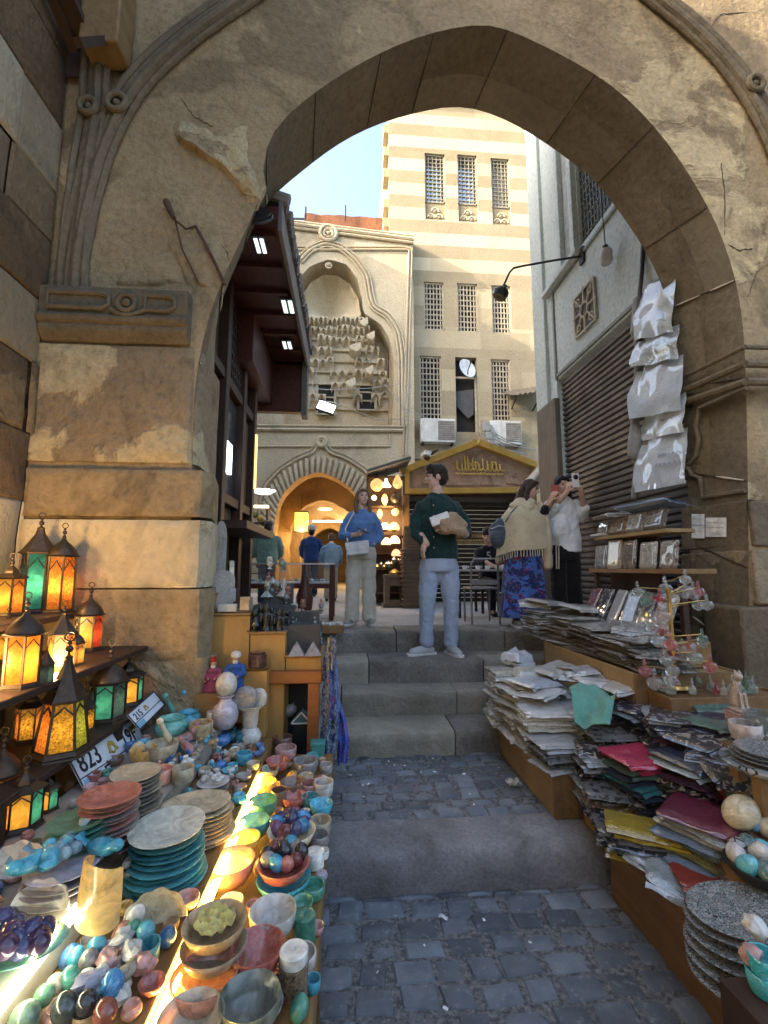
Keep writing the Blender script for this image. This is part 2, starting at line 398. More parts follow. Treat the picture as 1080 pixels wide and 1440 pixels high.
# ================================================================ stone gateway
YF,YB=3.0,3.54
def resample(pts,n):
    L=[0]
    for a,b in zip(pts,pts[1:]): L.append(L[-1]+(b-a).length)
    out=[]
    for i in range(n+1):
        d=L[-1]*i/n; j=0
        while j<len(L)-2 and L[j+1]<d: j+=1
        t=(d-L[j])/max(1e-9,L[j+1]-L[j]); out.append(pts[j].lerp(pts[j+1],t))
    return out
def smoothc(p,it=2):
    p=[q.copy() for q in p]
    for _ in range(it): p=[p[0]]+[(p[i-1]+p[i]*2+p[i+1])/4 for i in range(1,len(p)-1)]+[p[-1]]
    return p
NA=84
fc=[(266,1100),(268,800),(270,620),(274,540),(282,490),(294,440),(316,385),(339,336),(366,284),(373,252),(368,215),(378,186),(400,165),(440,130),(520,80),(600,46),(690,30),(739,52),(803,83),(870,125),(930,187),(973,250),(1010,317),(1033,383),(1044,440),(1049,520),(1052,700),(1056,1100)]
bc=[(297,1000),(300,800),(302,620),(301,480),(307,430),(326,388),(347,338),(378,275),(398,264),(443,225),(491,192),(547,168),(600,155),(645,147),(690,158),(739,182),(793,219),(840,255),(887,320),(917,367),(942,430),(955,500),(960,540),(968,700),(976,1000)]
F_=smoothc(resample([at(x,y,YF) for x,y in fc],NA)); B_=smoothc(resample([at(x,y,YB) for x,y in bc],NA))
gate=T('stone_gateway','weathered limestone gateway with a pointed arch framing the stairs and plaza','gateway',(0,3.2,0))
XL,XR,ZT=-2.04,5.5,8.6
def outer(p):
    C=V((.75,p.y,2.9))
    if p.z<2.9: return V((XL if p.x<.7 else XR,p.y,p.z))
    d=p-C; t=1e9
    if d.x<-1e-6: t=min(t,(XL-C.x)/d.x)
    if d.x>1e-6: t=min(t,(XR-C.x)/d.x)
    if d.z>1e-6: t=min(t,(ZT-C.z)/d.z)
    return C+d*t
def facering(mb,curve,Y,amp,nr=16,out=outer,tf=None):
    n=len(curve); vs=[];fs=[];
    for i,p in enumerate(curve):
        q=out(p)
        for j in range(nr+1):
            w=p.lerp(q,(j/nr)**1.4); e=0 if j==0 else 1
            w=V((w.x,Y+amp*e*(NZ.noise(w*1.3)+.5*NZ.noise(w*4.1)),w.z)); vs.append(w)
    for i in range(n-1):
        for j in range(nr): fs.append((i*(nr+1)+j,i*(nr+1)+j+1,(i+1)*(nr+1)+j+1,(i+1)*(nr+1)+j))
    mb.add(vs,fs)
b=MB(); facering(b,F_,YF,.022); b.build('arch_face',st_gate,gate,world=True)
b=MB(); facering(b,B_,YB,.0,4); b.add([V((XL,YF,ZT)),V((XR,YF,ZT)),V((XR,YB,ZT)),V((XL,YB,ZT))],[(0,1,2,3)]); b.build('back_face',st_gate,gate,world=True,fixn=False)
# voussoirs of the soffit: each block its own tint, thin mortar lines between
b=MB(); mo=MB(); r=random.Random(2); i=0; ny=7
while i<NA:
    st=r.choice((3,4,4,5)); e=min(i+st,NA)
    if NA-e<2: e=NA
    # split across depth into 1 or 2 blocks
    cut=r.choice((0,3,4,5)) if r.random()<.75 else 0
    parts=[(0,cut),(cut,ny)] if cut else [(0,ny)]
    for (c0,c1) in parts:
        tn=r.uniform(.36,.62); off=r.uniform(0,.004); vs=[];fs=[]
        for k_ in range(i,e+1):
            for j in range(c0,c1+1):
                p=F_[k_].lerp(B_[k_],j/ny); cdir=V((.75,p.y,2.9))-p; cdir.y=0; cdir.normalize() if cdir.length>0 else 0
                if p.z<2.9: cdir=V((1 if p.x<.75 else -1,0,0))
                edge=.002 if (k_ in(i,e) or j in(c0,c1)) else 0
                vs.append(p+cdir*(off+.010*NZ.noise(p*5)-edge*3) if 0<j<ny else p+cdir*0)
        m=c1-c0+1
        for a in range(e-i):
            for j in range(m-1): fs.append((a*m+j,a*m+j+1,(a+1)*m+j+1,(a+1)*m+j))
        b.add(vs,fs,tn)
        if e<NA:
            jt=MB(); jt.tube([F_[e].lerp(B_[e],(c0+(c1-c0)*t)/ny)+V((r.uniform(-.002,.002),0,r.uniform(-.002,.002))) for t in (0.02,.25,.5,.75,.98)],.0045,5); jt.build('joint',plain('joint_dark',(.035,.027,.018),.95),gate,world=True)
        if r.random()<.5 and e<NA:
            mo=MB()
            q=[F_[e].lerp(B_[e],(c0+(c1-c0)*t)/ny) for t in (r.uniform(.0,.3),r.uniform(.4,.7),r.uniform(.75,1))]
            cd_=[(V((.75,x.y,2.9))-x) for x in q]; q=[x+V((d.x,0,d.z)).normalized()*.010 for x,d in zip(q,cd_)]
            mo.tube(q,[.004,.009,.003],5); mo.build('mortar_joint',st_mort,gate,world=True)
    i=e
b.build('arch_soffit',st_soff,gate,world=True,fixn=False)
# broken plaster corbel at the left haunch
def slabpoly(mb,pts,Y,d,n=1,tint=.5,jit=0):
    P=[at(x,y,Y) for x,y in pts]; mb.prism([(p.x,p.z) for p in P],Y-d,Y+.05,tint=tint)
# left pier courses
def course(name,px0,px1,py0,py1,proj,tint,mat=st_gate,seed=0,splay=True):
    a=at(px0,py0,YF); c=at(px1,py1,YF); mb=MB()
    x0,x1,z1,z0=a.x,c.x,a.z,c.z; n,mz=18,8
    def fn(u,v):
        x=x0+(x1-x0)*u; z=z0+(z1-z0)*v; e=min(u,1-u)*(x1-x0); e2=min(v,1-v)*(z1-z0)
        rr=.012; dy=rr*max(0,1-min(e,e2)/.02)**2
        return (x+.006*NZ.noise(V((z*6,seed,1))),YF-proj+dy+.008*NZ.noise(V((x*5+seed,1,z*5)))+.005*NZ.noise(V((x*17,seed,z*17))),z+.004*NZ.noise(V((x*6,seed,4))))
    mb.tint=tint; mb.grid(fn,30,14,thick=None)
    ro=[(fn(1,v/14)) for v in range(15)]
    # chamfered return to the back of the reveal
    bx=at(302,(py0+py1)/2,YB).x
    vs=[V(p) for p in ro]+[V((p[0]+.05,YF+.06-proj*.3,p[2])) for p in ro]+[V((bx+.035+.006*NZ.noise(V(p)*6),YB-.02,p[2])) for p in ro]
    fs=[]
    for s_ in range(2):
        for j in range(14): fs.append((s_*15+j,s_*15+j+1,(s_+1)*15+j+1,(s_+1)*15+j))
    mb.add(vs,fs)
    for v in (0,1):
        top=[V(fn(u/30,v)) for u in range(31)]; vs=top+[V((p.x,YF+.04,p.z)) for p in top]; mb.add(vs,[(j,j+1,j+32,j+31) for j in range(30)])
        p=V(fn(1,v)); mb.add([p,V((p.x+.05,YF+.06-proj*.3,p.z)),V((bx+.035,YB-.02,p.z)),V((bx-.1,YB-.02,p.z)),V((p.x-.1,YF+.04,p.z))],[(0,1,2,3,4)])
    return mb.build(name,mat,gate,world=True,fixn=False)
course('stone_block',52,264,484,652,.03,.5,stone('pier_plaster',(.30,.22,.13),(.21,.155,.095),patch=(.47,.37,.21),patch_at=.5,patch_sc=1.1,stain=(.13,.08,.04),bump=.95),1)
course('stone_block',44,284,660,728,.055,.25,seed=2)
course('stone_block',40,280,731,826,.06,.85,stone('pier_block',(.40,.31,.18),(.3,.22,.13),patch=(.48,.38,.22),patch_at=.55,stain=(.14,.09,.045),bump=.8),3)
course('stone_block',40,280,829,925,.062,.3,seed=4)
course('stone_block',40,278,927,1120,.058,.35,seed=5)
# impost: carved slab over rolls
def sweepx(mb,prof,x0,x1,n=20,jit=.004,end=None):
    """prof list of (y,z) absolute, along x, with a return along +y at x1"""
    vs=[];fs=[];m=len(prof)
    for i in range(n+1):
        x=x0+(x1-x0)*i/n
        for (y,z) in prof: vs.append((x,y+jit*NZ.noise(V((x*6,z*8,y))),z+jit*NZ.noise(V((x*5,z*8,2)))))
    for i in range(n):
        for j in range(m-1): fs.append((i*m+j,i*m+j+1,(i+1)*m+j+1,(i+1)*m+j))
    fs.append(tuple(range(n*m,n*m+m))); fs.append(tuple(range(m))[::-1])
    mb.add(vs,fs)
zt=at(170,416,YF).z; zb=at(170,484,YF).z; h=zt-zb
x0=at(66,450,YF).x; x1=at(270,450,YF).x
b=MB(); y=YF
sweepx(b,[(y+.03,zt),(y-.09,zt),(y-.095,zt-.03),(y-.085,zb+h*.46),(y-.10,zb+h*.44),(y-.11,zb+h*.38),(y-.10,zb+h*.31),(y-.08,zb+h*.28),(y-.085,zb+h*.22),(y-.075,zb+h*.14),(y-.055,zb+h*.08),(y-.03,zb),(y+.03,zb)],x0,x1)
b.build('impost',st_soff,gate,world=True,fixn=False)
b=MB(); zc=zb+h*.72; yy=y-.1; xm=(x0+x1)/2+.08
def strap(xa,xb):
    pts=[(xa,yy,zc+.045),(xb-.05,yy,zc+.045),(xb-.01,yy,zc+.02),(xb-.01,yy,zc-.03),(xb-.05,yy,zc-.055),(xa,yy,zc-.055)]
    b.tube(pts,.016,6,closed=True)
strap(x0+.06,xm-.1); strap(xm+.12,x1-.07)
b.torus((xm,yy,zc-.01),.055,.018,18,8,'y'); b.ball((xm,yy,zc-.01),(.03,.02,.03),10,6)
b.tube([(xm-.1,yy,zc-.055),(xm-.06,yy,zc-.085),(xm,yy,zc-.095),(xm+.06,yy,zc-.085),(xm+.12,yy,zc-.055)],.014,6)
b.build('carved_strap',st_soff,gate,world=True)
# hood moulding: three rolls following the arch, with knots
def rolls(name,pts,offs,rad,Y,n=60,mat=st_soff):
    P=smoothc(resample([at(x,y_,Y) for x,y_ in pts],n),3); mb=MB()
    for (o_,dy,rr) in offs:
        Q=[]
        for i,p in enumerate(P):
            d=(P[min(i+1,n)]-P[max(i-1,0)]).normalized(); nrm=V((-d.z,0,d.x)); 
            Q.append(p+nrm*o_+V((0,dy,0))+V((NZ.noise(p*5),0,NZ.noise(p*5+V((3,1,0)))))*.006)
        mb.tube(Q,[rr*(1+.18*NZ.noise(p*7)) for p in P],8)
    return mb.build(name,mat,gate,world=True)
offs=[(0,-.03,.024),(.045,-.05,.032),(.10,-.04,.022),(.15,-.03,.035)]
rolls('hood_moulding',[(120,412),(124,360),(135,300),(152,240),(172,185),(205,130),(250,85),(310,40),(372,0),(440,-45),(540,-95),(690,-130),(790,-80),(880,-15),(940,32),(990,75),(1035,130),(1065,185),(1090,240),(1115,330),(1125,440)],offs,0,YF)
rolls('corner_moulding',[(100,412),(104,350),(112,280),(122,215),(130,170),(133,120),(135,60),(136,0),(137,-60)],[(0,-.03,.026),(-.05,-.05,.03),(.05,-.045,.024),(-.1,-.04,.026)],0,YF)
for (px,py,rr) in ((172,160,.062),(133,165,.055),(1050,132,.062)):
        b=MB(); p=at(px,py,YF); b.torus((p.x,YF-.085,p.z),rr,.022,20,8,'y'); b.ball((p.x,YF-.08,p.z),(.026,.02,.026),8,6); b.build('carved_knot',st_soff,gate,world=True)
# right pier: impost, panel moulding and base course on the reveal
def revpt(px,py,off=0):
    # point on the right reveal plane
    a=at(1052,700,YF); c=at(968,700,YB); d=ray(px,py); n=V((c.y-a.y,-(c.x-a.x),0)).normalized()
    t=(a-CAM).dot(n)/d.dot(n); return CAM+d*t-n*off*(1 if n.x>0 else -1)
b=MB()
for (o1,y1,y2,rad) in ((.04,(537,1052),(567,962),.03),(.05,(512,1052),(551,962),.028),(.03,(488,1050),(531,962),.018)):
    p=revpt(y1[1],y1[0],o1*.5); q_=revpt(y2[1],y2[0],o1*.5); b.tube([p,p.lerp(q_,.5),q_],rad,8)
    b.tube([p,p+V((.6,-.01,0))],rad,8)
b.build('impost',st_soff,gate,world=True)
b=MB()
pan=[(1052,545),(985,574),(980,600),(984,618),(981,640),(968,655),(974,668),(986,672),(990,700),(1050,690)]
P=[revpt(x,y_,.012) for x,y_ in pan]
b.tube(P,.018,7)
b.build('panel_moulding',st_soff,gate,world=True)
b=MB(); P=[revpt(x,y_,.03) for x,y_ in ((1055,703),(962,716),(962,775),(1055,768))]; Q=[revpt(x,y_,-.05) for x,y_ in ((1055,703),(962,716),(962,775),(1055,768))]
b.add(P+Q,[(0,1,2,3),(0,4,5,1),(1,5,6,2),(2,6,7,3)],.35)
p=at(1054,705,YF); b.box((p.x-.02,YF-.03,at(1054,768,YF).z),(XR,YF+.02,p.z),.35)
b.build('stone_block',st_soff,gate,world=True,bevel=.012)
st_rough=stone('rough_block',(.36,.28,.17),(.25,.19,.12),stain=(.12,.085,.05),stain_at=.55,bump=1.0,scale=2.2)
b=MB(); P=[revpt(x,y_,.035) for x,y_ in ((1056,772),(962,779),(962,1000),(1056,850))]; Q=[revpt(x,y_,-.05) for x,y_ in ((1056,772),(962,779),(962,1000),(1056,850))]
b.add(P+Q,[(0,1,2,3),(0,4,5,1),(1,5,6,2),(2,6,7,3)],.5); p=at(1056,772,YF); b.box((p.x-.02,YF-.04,at(1056,850,YF).z),(XR,YF+.02,p.z-.005),.6)
b.build('rough_block',st_rough,gate,world=True,bevel=.015)
b=MB(); p=at(1056,852,YF); b.box((p.x-.12,YF-.05,-.02),(XR,YF+.3,p.z-.004),.3); b.build('stone_block',st_soff,gate,world=True,bevel=.02)
# small sheets of paper on the right pier
def poster(x0,y0,x1,y1,label,lines):
    t=T('paper_notice',label,'notice',revpt((x0+x1)/2,y1,.04)); b=MB()
    P=[revpt(x,y_,.038) for x,y_ in ((x0,y1),(x1,y1),(x1,y0),(x0,y0))]; n=(P[1]-P[0]).cross(P[3]-P[0]).normalized()*.003
    b.add(P+[p+n for p in P],[(0,1,2,3),(7,6,5,4),(0,4,5,1),(1,5,6,2),(2,6,7,3),(3,7,4,0)]); b.build('sheet',plain('notice_paper',(.66,.66,.63),.7,sc=20),t,world=True)
    r=random.Random(x0); ink=MB()
    for ln in lines:
        u=.1
        while u<.88:
            w=r.uniform(.04,.12); a=P[3].lerp(P[2],u).lerp(P[0].lerp(P[1],u),ln); c=P[3].lerp(P[2],min(.9,u+w)).lerp(P[0].lerp(P[1],min(.9,u+w)),ln+r.uniform(-.03,.03)); ink.bar(a+n*-.6,c+n*-.6,.004,.002); ink.bar(a+n*1.6,c+n*1.6,.004,.002); u+=w+.05
    ink.build('faint_writing',plain('faded_ink',(.25,.27,.3),.8),t,world=True)
poster(979,723,997,757,'narrow white paper notice taped upright on the right pier',[.2,.45,.7])
poster(999,728,1028,755,'wide white paper notice with faint lines taped on the right pier',[.25,.5,.75,.85])
# rest of the gate house above the arch
b=MB(); b.box((-6.5,3.05,8.6),(6.5,3.5,11.0)); b.build('upper_wall',st_gate,gate,world=True)
b=MB(); b.box((XR,3.05,0),(XR+1.5,3.5,8.6)); b.build('flank_wall',st_gate,gate,world=True); b=MB(); b.box((-6.5,3.05,0),(XL-.3,3.5,8.6)); b.build('flank_wall',st_gate,gate,world=True)
# cracks and chipped seams in the arch face
def crack(pts,rad=.006,seed=0):
    P=resample([at(x,y,YF) for x,y in pts],22); r=random.Random(seed); b=MB()
    Q=[]
    for p in P:
        d=.022*(NZ.noise(V((p.x,YF,p.z))*1.3)+.5*NZ.noise(V((p.x,YF,p.z))*4.1)); Q.append(V((p.x+r.uniform(-.005,.005),YF+d-.001,p.z+r.uniform(-.005,.005))))
    b.tube(Q,[rad*r.uniform(.3,1) for _ in Q],5); b.build('crack',plain('crack_brown',(.075,.055,.035),.95),gate,world=True)
for i,(pts,rd) in enumerate((([(255,140),(272,165),(300,180)],.008),([(318,178),(345,186),(362,183)],.005),([(1014,230),(1018,280),(1020,338)],.009),([(1020,340),(1040,352),(1058,350)],.012),([(870,108),(885,100),(893,108)],.006),([(985,60),(1012,20),(1060,18)],.008),([(560,20),(600,28),(640,15)],.004),([(765,20),(800,45),(830,40)],.004),([(1050,420),(1066,380),(1080,372)],.007),([(170,330),(200,350),(212,385)],.005),([(300,330),(318,352),(326,380)],.007),([(185,205),(200,195),(214,200)],.014),([(930,60),(958,95),(985,100)],.005),([(1040,260),(1062,262),(1080,250)],.006))): i in(0,2,3,5,8,10) and crack(pts,rd*.55,i)
# eroded plaster shoulder bulging at the left haunch
def shoulder(Lp,Rp,bul,seed,name,mat):
    L=smoothc(resample([at(x,y,YF) for x,y in Lp],34)); Rr=smoothc(resample([at(x,y,YF) for x,y in Rp],34)); b=MB()
    def fn(u,v):
        i=min(34,int(round(v*34))); p=L[i].lerp(Rr[i],u); wv=.5+.9*NZ.noise(V((u*4,v*4,seed))); e=max(0,min(1,u*(3.2+3*wv),(1-u)*2.2,v*1.5,(1-v)*(4+3*wv))); e2=e*e*(3-2*e)
        n1=NZ.noise(V((p.x*3,seed,p.z*3))); n2=NZ.noise(V((p.x*9,seed,p.z*9))); n3=NZ.noise(V((p.x*26,seed,p.z*26)))
        return (p.x+.02*n2*(1-e),YF-.004+.03*(1-e2)-bul*e2*(.75+.8*n1+.3*n2+.12*n3),p.z+.02*n2*(1-e))
    b.grid(fn,34,34); b.build(name,mat,gate,world=True,fixn=False)
rgh=stone('eroded_plaster',(.42,.31,.17),(.31,.22,.12),patch=(.50,.385,.215),patch_at=.5,patch_sc=2.2,stain=(.12,.08,.045),bump=1.0,scale=1.6)
shoulder([(262,120),(225,160),(240,200),(300,235),(330,262),(345,300)],[(350,150),(374,176),(368,206),(369,238),(374,258),(364,290)],.062,3,'eroded_shoulder',rgh)
shoulder([(150,330),(150,360),(148,385),(150,408)],[(268,330),(285,360),(288,385),(286,408)],.02,8,'plaster_patch',st_gate)
shoulder([(215,300),(222,340),(250,380),(262,410)],[(352,300),(335,342),(316,384),(300,418)],.032,5,'eroded_shoulder',st_gate)
# hook and broken bracket on the haunch
t=T('iron_bracket','short rusty iron stub jutting from the left haunch of the arch','bracket',at(246,310,YF))
b=MB(); p=at(238,292,YF); q_=at(250,318,YF); b.tube([p+V((0,.02,0)),p+V((0,-.05,0)),q_+V((0,-.07,-.0))],[.02,.024,.016],8); b.tube([q_+V((0,-.06,0)),at(262,322,YF-.03),at(275,318,YF-.0)],.008,6); b.build('stub',plain('rust',(.07,.035,.02),.9,bump=.4),t,world=True)
b=MB(); b.tube([q_+V((0,-.04,0)),at(256,350,YF-.04),at(270,378,YF-.035),at(278,395,YF-.03)],.006,6); b.tube([at(275,318,YF-.03),at(290,345,YF-.04),at(305,375,YF-.03),at(316,400,YF-.02)],.012,6,); b.build('cable',plain('rust',(.07,.035,.02),.9,bump=.4),t,world=True)
# side wall on the left
sw=T('passage_wall','coursed limestone side wall left of the arch behind the lanterns','wall',(-2.05,1,0))
b=MB(); r=random.Random(31); zz=-.05
while zz<8.4:
    hh=r.uniform(.36,.5); yy=-2.2-r.random()*.5; tb=r.uniform(.2,.9)
    while yy<2.98:
        ww=r.uniform(.6,1.1); ye=min(yy+ww,2.985); tn=min(1,max(0,tb+r.uniform(-.15,.15))); px_=r.uniform(0,.025)
        n=6
        def fn(u,v):
            e=min(min(u,1-u)*(ye-yy),min(v,1-v)*hh); 
            return (-2.0-px_-.015*max(0,1-e/.018)**2+.010*NZ.noise(V((1,(yy+u*(ye-yy))*4,(zz+v*hh)*4))),yy+(ye-yy)*u,zz+hh*v)
        us=[0,.03,.25,.5,.75,.97,1]
        vs=[fn(u,v) for v in us for u in us]; b.add(vs,[(j*7+i,j*7+i+1,(j+1)*7+i+1,(j+1)*7+i) for j in range(6) for i in range(6)],tn)
        yy=ye
    zz+=hh
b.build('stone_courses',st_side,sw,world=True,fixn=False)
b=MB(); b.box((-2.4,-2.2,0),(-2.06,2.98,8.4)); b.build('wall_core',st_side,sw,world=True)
# timber at top left
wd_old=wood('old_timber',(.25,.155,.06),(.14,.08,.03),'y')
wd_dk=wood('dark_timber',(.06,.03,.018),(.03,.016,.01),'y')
t=T('timber_beam','ochre timber beam end jutting out above the left pier','beam',at(150,50,2.8))
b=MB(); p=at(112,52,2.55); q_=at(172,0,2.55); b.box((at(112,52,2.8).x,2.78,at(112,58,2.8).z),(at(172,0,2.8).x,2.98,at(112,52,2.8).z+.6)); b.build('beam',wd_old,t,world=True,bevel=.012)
t=T('hole_shade_sheet','dark bars and sheet standing in for the shaded hole beside the beam end','boards',at(100,60,2.8))
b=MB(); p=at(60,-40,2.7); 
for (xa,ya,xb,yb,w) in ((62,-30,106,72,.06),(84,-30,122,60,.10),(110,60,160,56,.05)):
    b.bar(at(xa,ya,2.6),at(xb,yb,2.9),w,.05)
p=at(88,45,YF-.05); q_=at(150,110,YF-.05); b.box((p.x,YF-.045,q_.z),(q_.x,YF-.03,p.z+.8)); b.build('boards',wd_dk,t,world=True)  # flat dark sheet stands in for the shade inside a hole
# ================================================================ unseen house masses added to block sun and bounce skylight
t=T('lane_light_block','plain unseen house block added behind the viewer to shape the light','house',(0,-7,0))
b=MB(); b.box((-9,-10,-.1),(9,-7,4.6)); b.build('wall',stone('bounce_plaster',(.5,.45,.36),(.42,.37,.29)),t,world=True)
t=T('alley_sun_block','tall unseen house block added beyond the left wall to shade the plaza','house',(-9,4,0))
b=MB(); b.box((-12,8.5,-.1),(-7,13.3,15.3)); b.build('tall_wall',stone('bounce_plaster',(.5,.45,.36),(.42,.37,.29)),t,world=True); b=MB(); b.box((-12,1.5,-.1),(-7.004,8.496,10.6)); b.build('wall',stone('bounce_plaster',(.5,.45,.36),(.42,.37,.29)),t,world=True)  # added out of view, heights set to shade plaza and tower
# ================================================================ facades
def facade(mb,x0,x1,z0,z1,holes,Y,rows,r,depth=.25,joint=(1.0,1.8),lo=.3,hi=.7,back=True):
    """coursed wall with real openings; rows = list of (ztop, tint)"""
    zs=sorted(set([z0,z1]+[z for z,_ in rows if z0<z<z1]+[h[2] for h in holes]+[h[3] for h in holes]))
    for za,zb in zip(zs,zs[1:]):
        zm=(za+zb)/2; tb=.5
        for zt_,tt in sorted(rows):
            if zm<zt_: tb=tt; break
        xs=[x0]; 
        while xs[-1]<x1: xs.append(xs[-1]+r.uniform(*joint))
        xs=sorted(set([x for x in xs if x<x1]+[x1]+[h[0] for h in holes if h[2]<zm<h[3]]+[h[1] for h in holes if h[2]<zm<h[3]]))
        for xa,xb in zip(xs,xs[1:]):
            xm=(xa+xb)/2
            if any(h[0]<xm<h[1] and h[2]<zm<h[3] for h in holes): continue
            mb.add([(xa,Y,za),(xb,Y,za),(xb,Y,zb),(xa,Y,zb)],[(0,1,2,3)],min(1,max(0,tb+r.uniform(-.09,.09))))
    for h in holes:
        a,c,d,e=h[:4]; dp=depth
        mb.add([(a,Y,d),(c,Y,d),(c,Y,e),(a,Y,e),(a,Y+dp,d),(c,Y+dp,d),(c,Y+dp,e),(a,Y+dp,e)],[(0,4,5,1),(1,5,6,2),(2,6,7,3),(3,7,4,0)],.45)
def rect(x0,y0,x1,y1,Y):
    a=at(x0,y0,Y); c=at(x1,y1,Y); return (a.x,c.x,c.z,a.z)
iron=plain('dark_iron',(.035,.033,.03),.55,.6,sc=20)
stone_grille=plain('pale_grille',(.42,.37,.27),.85,sc=10)
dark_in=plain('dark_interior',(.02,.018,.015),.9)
skyglass=plain('sky_glass',(.55,.7,.82),.12,.85,var=.1,sc=2)  # pale blue base puts the reflected sky into the pane colour
YT,YP=14.0,13.5
# ---- tower
tower=T('striped_tower','tall striped limestone building with three rows of grilled windows','building',(at(650,800,YT).x,YT,1.03))
r=random.Random(8)
W1=[rect(597,215,627,310,YT),rect(643,217,673,313,YT),rect(690,222,719,317,YT)]
W2=[rect(596,396,625,464,YT),rect(643,398,673,467,YT),rect(691,401,720,469,YT)]
W3=[rect(590,500,622,590,YT),rect(640,502,673,608,YT),rect(690,505,720,592,YT)]
xl,xr=at(547,300,YT).x,at(800,300,YT).x; zt=at(650,150,YT).z
rows=[]; yy=[812,770,730,690,655,620,585,550,520,490,460,432,405,383,365,347,330,313,296,279,262,245,228,212,196,180,165]
for i,y in enumerate(yy):
    z=at(650,y,YT).z; rows.append((z,(.33 if i%2 else .78) if y<390 else (.44 if i%2 else .56)))  # banded courses; sunlit contrast of the upper part put into the tint
b=MB(); facade(b,xl,xr,1.0,zt,W1+W2+W3,YT,rows,r,.3); 
b.add([(xl,YT,1),(xl,YT,zt),(xl,YT+6,zt),(xl,YT+6,1),(xr,YT,zt),(xr,YT+6,zt)],[(0,1,2,3),(1,4,5,2)])
b.build('wall',st_tow,tower,world=True,fixn=False)
b=MB(); z=zt
for dz,pr in ((0,.06),(.12,.14),(.26,.24),(.4,.3)): b.box((xl-pr,YT-pr,z+dz),(xr,YT+.5,z+dz+.14),.7)
b.build('cornice',st_tow,tower,world=True)
for y in (178,210,240,283,310):   # toothing left on the corner
    a=at(547,y,YT); b=MB(); b.box((a.x-.19,YT+.05,a.z-.2),(a.x+.01,YT+.6,a.z+.14),.45); b.build('toothing_block',st_tow,tower,world=True,bevel=.02)
def grille(win,nx,nz,mat,parent,Y,w=.035,name='window_grille',back=dark_in,frame=.05,arch=0):
    a,c,d,e=win[:4]; b=MB()
    fr=b.box
    fr((a,Y+.05,d),(a+frame,Y+.12,e)); fr((c-frame,Y+.05,d),(c,Y+.12,e)); fr((a,Y+.05,e-frame),(c,Y+.12,e)); fr((a,Y+.05,d),(c,Y+.12,d+frame))
    o=b.build('window',mat,parent,world=True)
    g=MB()
    for i in range(1,nx): x=a+(c-a)*i/nx; g.box((x-w/2,Y+.07,d),(x+w/2,Y+.10,e))
    for j in range(1,nz): z=d+(e-d)*j/nz; g.box((a,Y+.065,z-w/2),(c,Y+.105,z+w/2))
    g.build(name,mat,o,world=True)
    p=MB(); p.add([(a,Y+.27,d),(c,Y+.27,d),(c,Y+.27,e),(a,Y+.27,e)],[(0,1,2,3)]); p.build('pane',back,o,world=True,fixn=False)
for i,w in enumerate(W1):
    zsp=w[2]+(w[3]-w[2])*.27
    grille((w[0],w[1],zsp,w[3]),5,12,plain('worn_grille',(.30,.27,.2),.8,sc=10),tower,YT,.025,back=skyglass if i<2 else plain('dusty_glass',(.42,.42,.34),.4,.2))
    b=MB(); a,c,d,e=w[0],w[1],w[2],zsp; b.box((a,YT+.08,d),(c,YT+.14,e),.4)
    m=(a+c)/2
    for (cx,cz,rr) in ((a+(c-a)*.3,d+.14,.12),(a+(c-a)*.7,d+.14,.12),(m,d+.36,.13)):
        b.tube([(cx+rr*cos(q*pi/8),YT+.07,cz+rr*sin(q*pi/8)) for q in range(9)],.028,5,.9); b.ball((cx,YT+.075,cz+.02),(rr*.7,.03,rr*.6),10,6,.2)
    b.build('carved_panel',st_tow,tower,world=True)
for w in W2: grille(w,6,9,stone_grille,tower,YT,.035)
for i in (0,2): grille(W3[i],6,11,stone_grille,tower,YT,.035)
# open bay with broken boards
a,c,d,e=W3[1]; b=MB(); b.box((a,YT+.26,d),(c,YT+.28,e)); b.build('dark_bay',dark_in,tower,world=True)
b=MB(); zz=d+(e-d)*.72; b.box((a,YT+.05,zz),(c,YT+.1,zz+.06)); b.box((c-.07,YT+.05,d),(c-.01,YT+.11,zz)); b.build('bay_frame',stone_grille,tower,world=True)
b=MB(); b.prism([(a+.02,d+1.4),(c-.1,d+1.5),(c-.1,d+.65),(c-.3,d+.5),(a+.05,d+.9)],YT+.12,YT+.14); b.build('hanging_cloth',cloth('grey_cloth',(.1,.1,.1)),tower,world=True)
# satellite dish
p=at(657,518,YT-.12); t=T('satellite_dish','white satellite dish hanging in the open bay of the tower','dish',p)
b=MB(); rot=M.Rotation(R(-70),3,'X')@M.Rotation(R(25),3,'Y'); b.x=(M.Rotation(R(25),4,'Z')@M.Rotation(R(80),4,'X'))
b.lathe([(0.0,-.05),(.12,-.042),(.22,-.02),(.32,.012),(.33,.02),(.31,.02),(.2,-.01),(0,-.035)],24); b.build('reflector',plain('dish_white',(.72,.72,.68),.45),t)
b=MB(); b.tube([(0,0,-.3),(.0,-.1,-.1),(.03,-.34,.05)],.018,6); b.ball((.03,-.35,.06),.04,8,6); b.build('arm',iron,t)
# stone ledge below the bay windows and its junk
a=rect(575,618,760,640,YT)
b=MB(); b.box((at(565,620,YT).x,YT-.25,at(600,648,YT).z),(xr,YT,at(600,622,YT).z),.5); b.box((at(565,620,YT).x,YT-.12,at(600,664,YT).z),(xr,YT,at(600,648,YT).z-.004),.35); b.build('ledge',st_tow,tower,world=True)
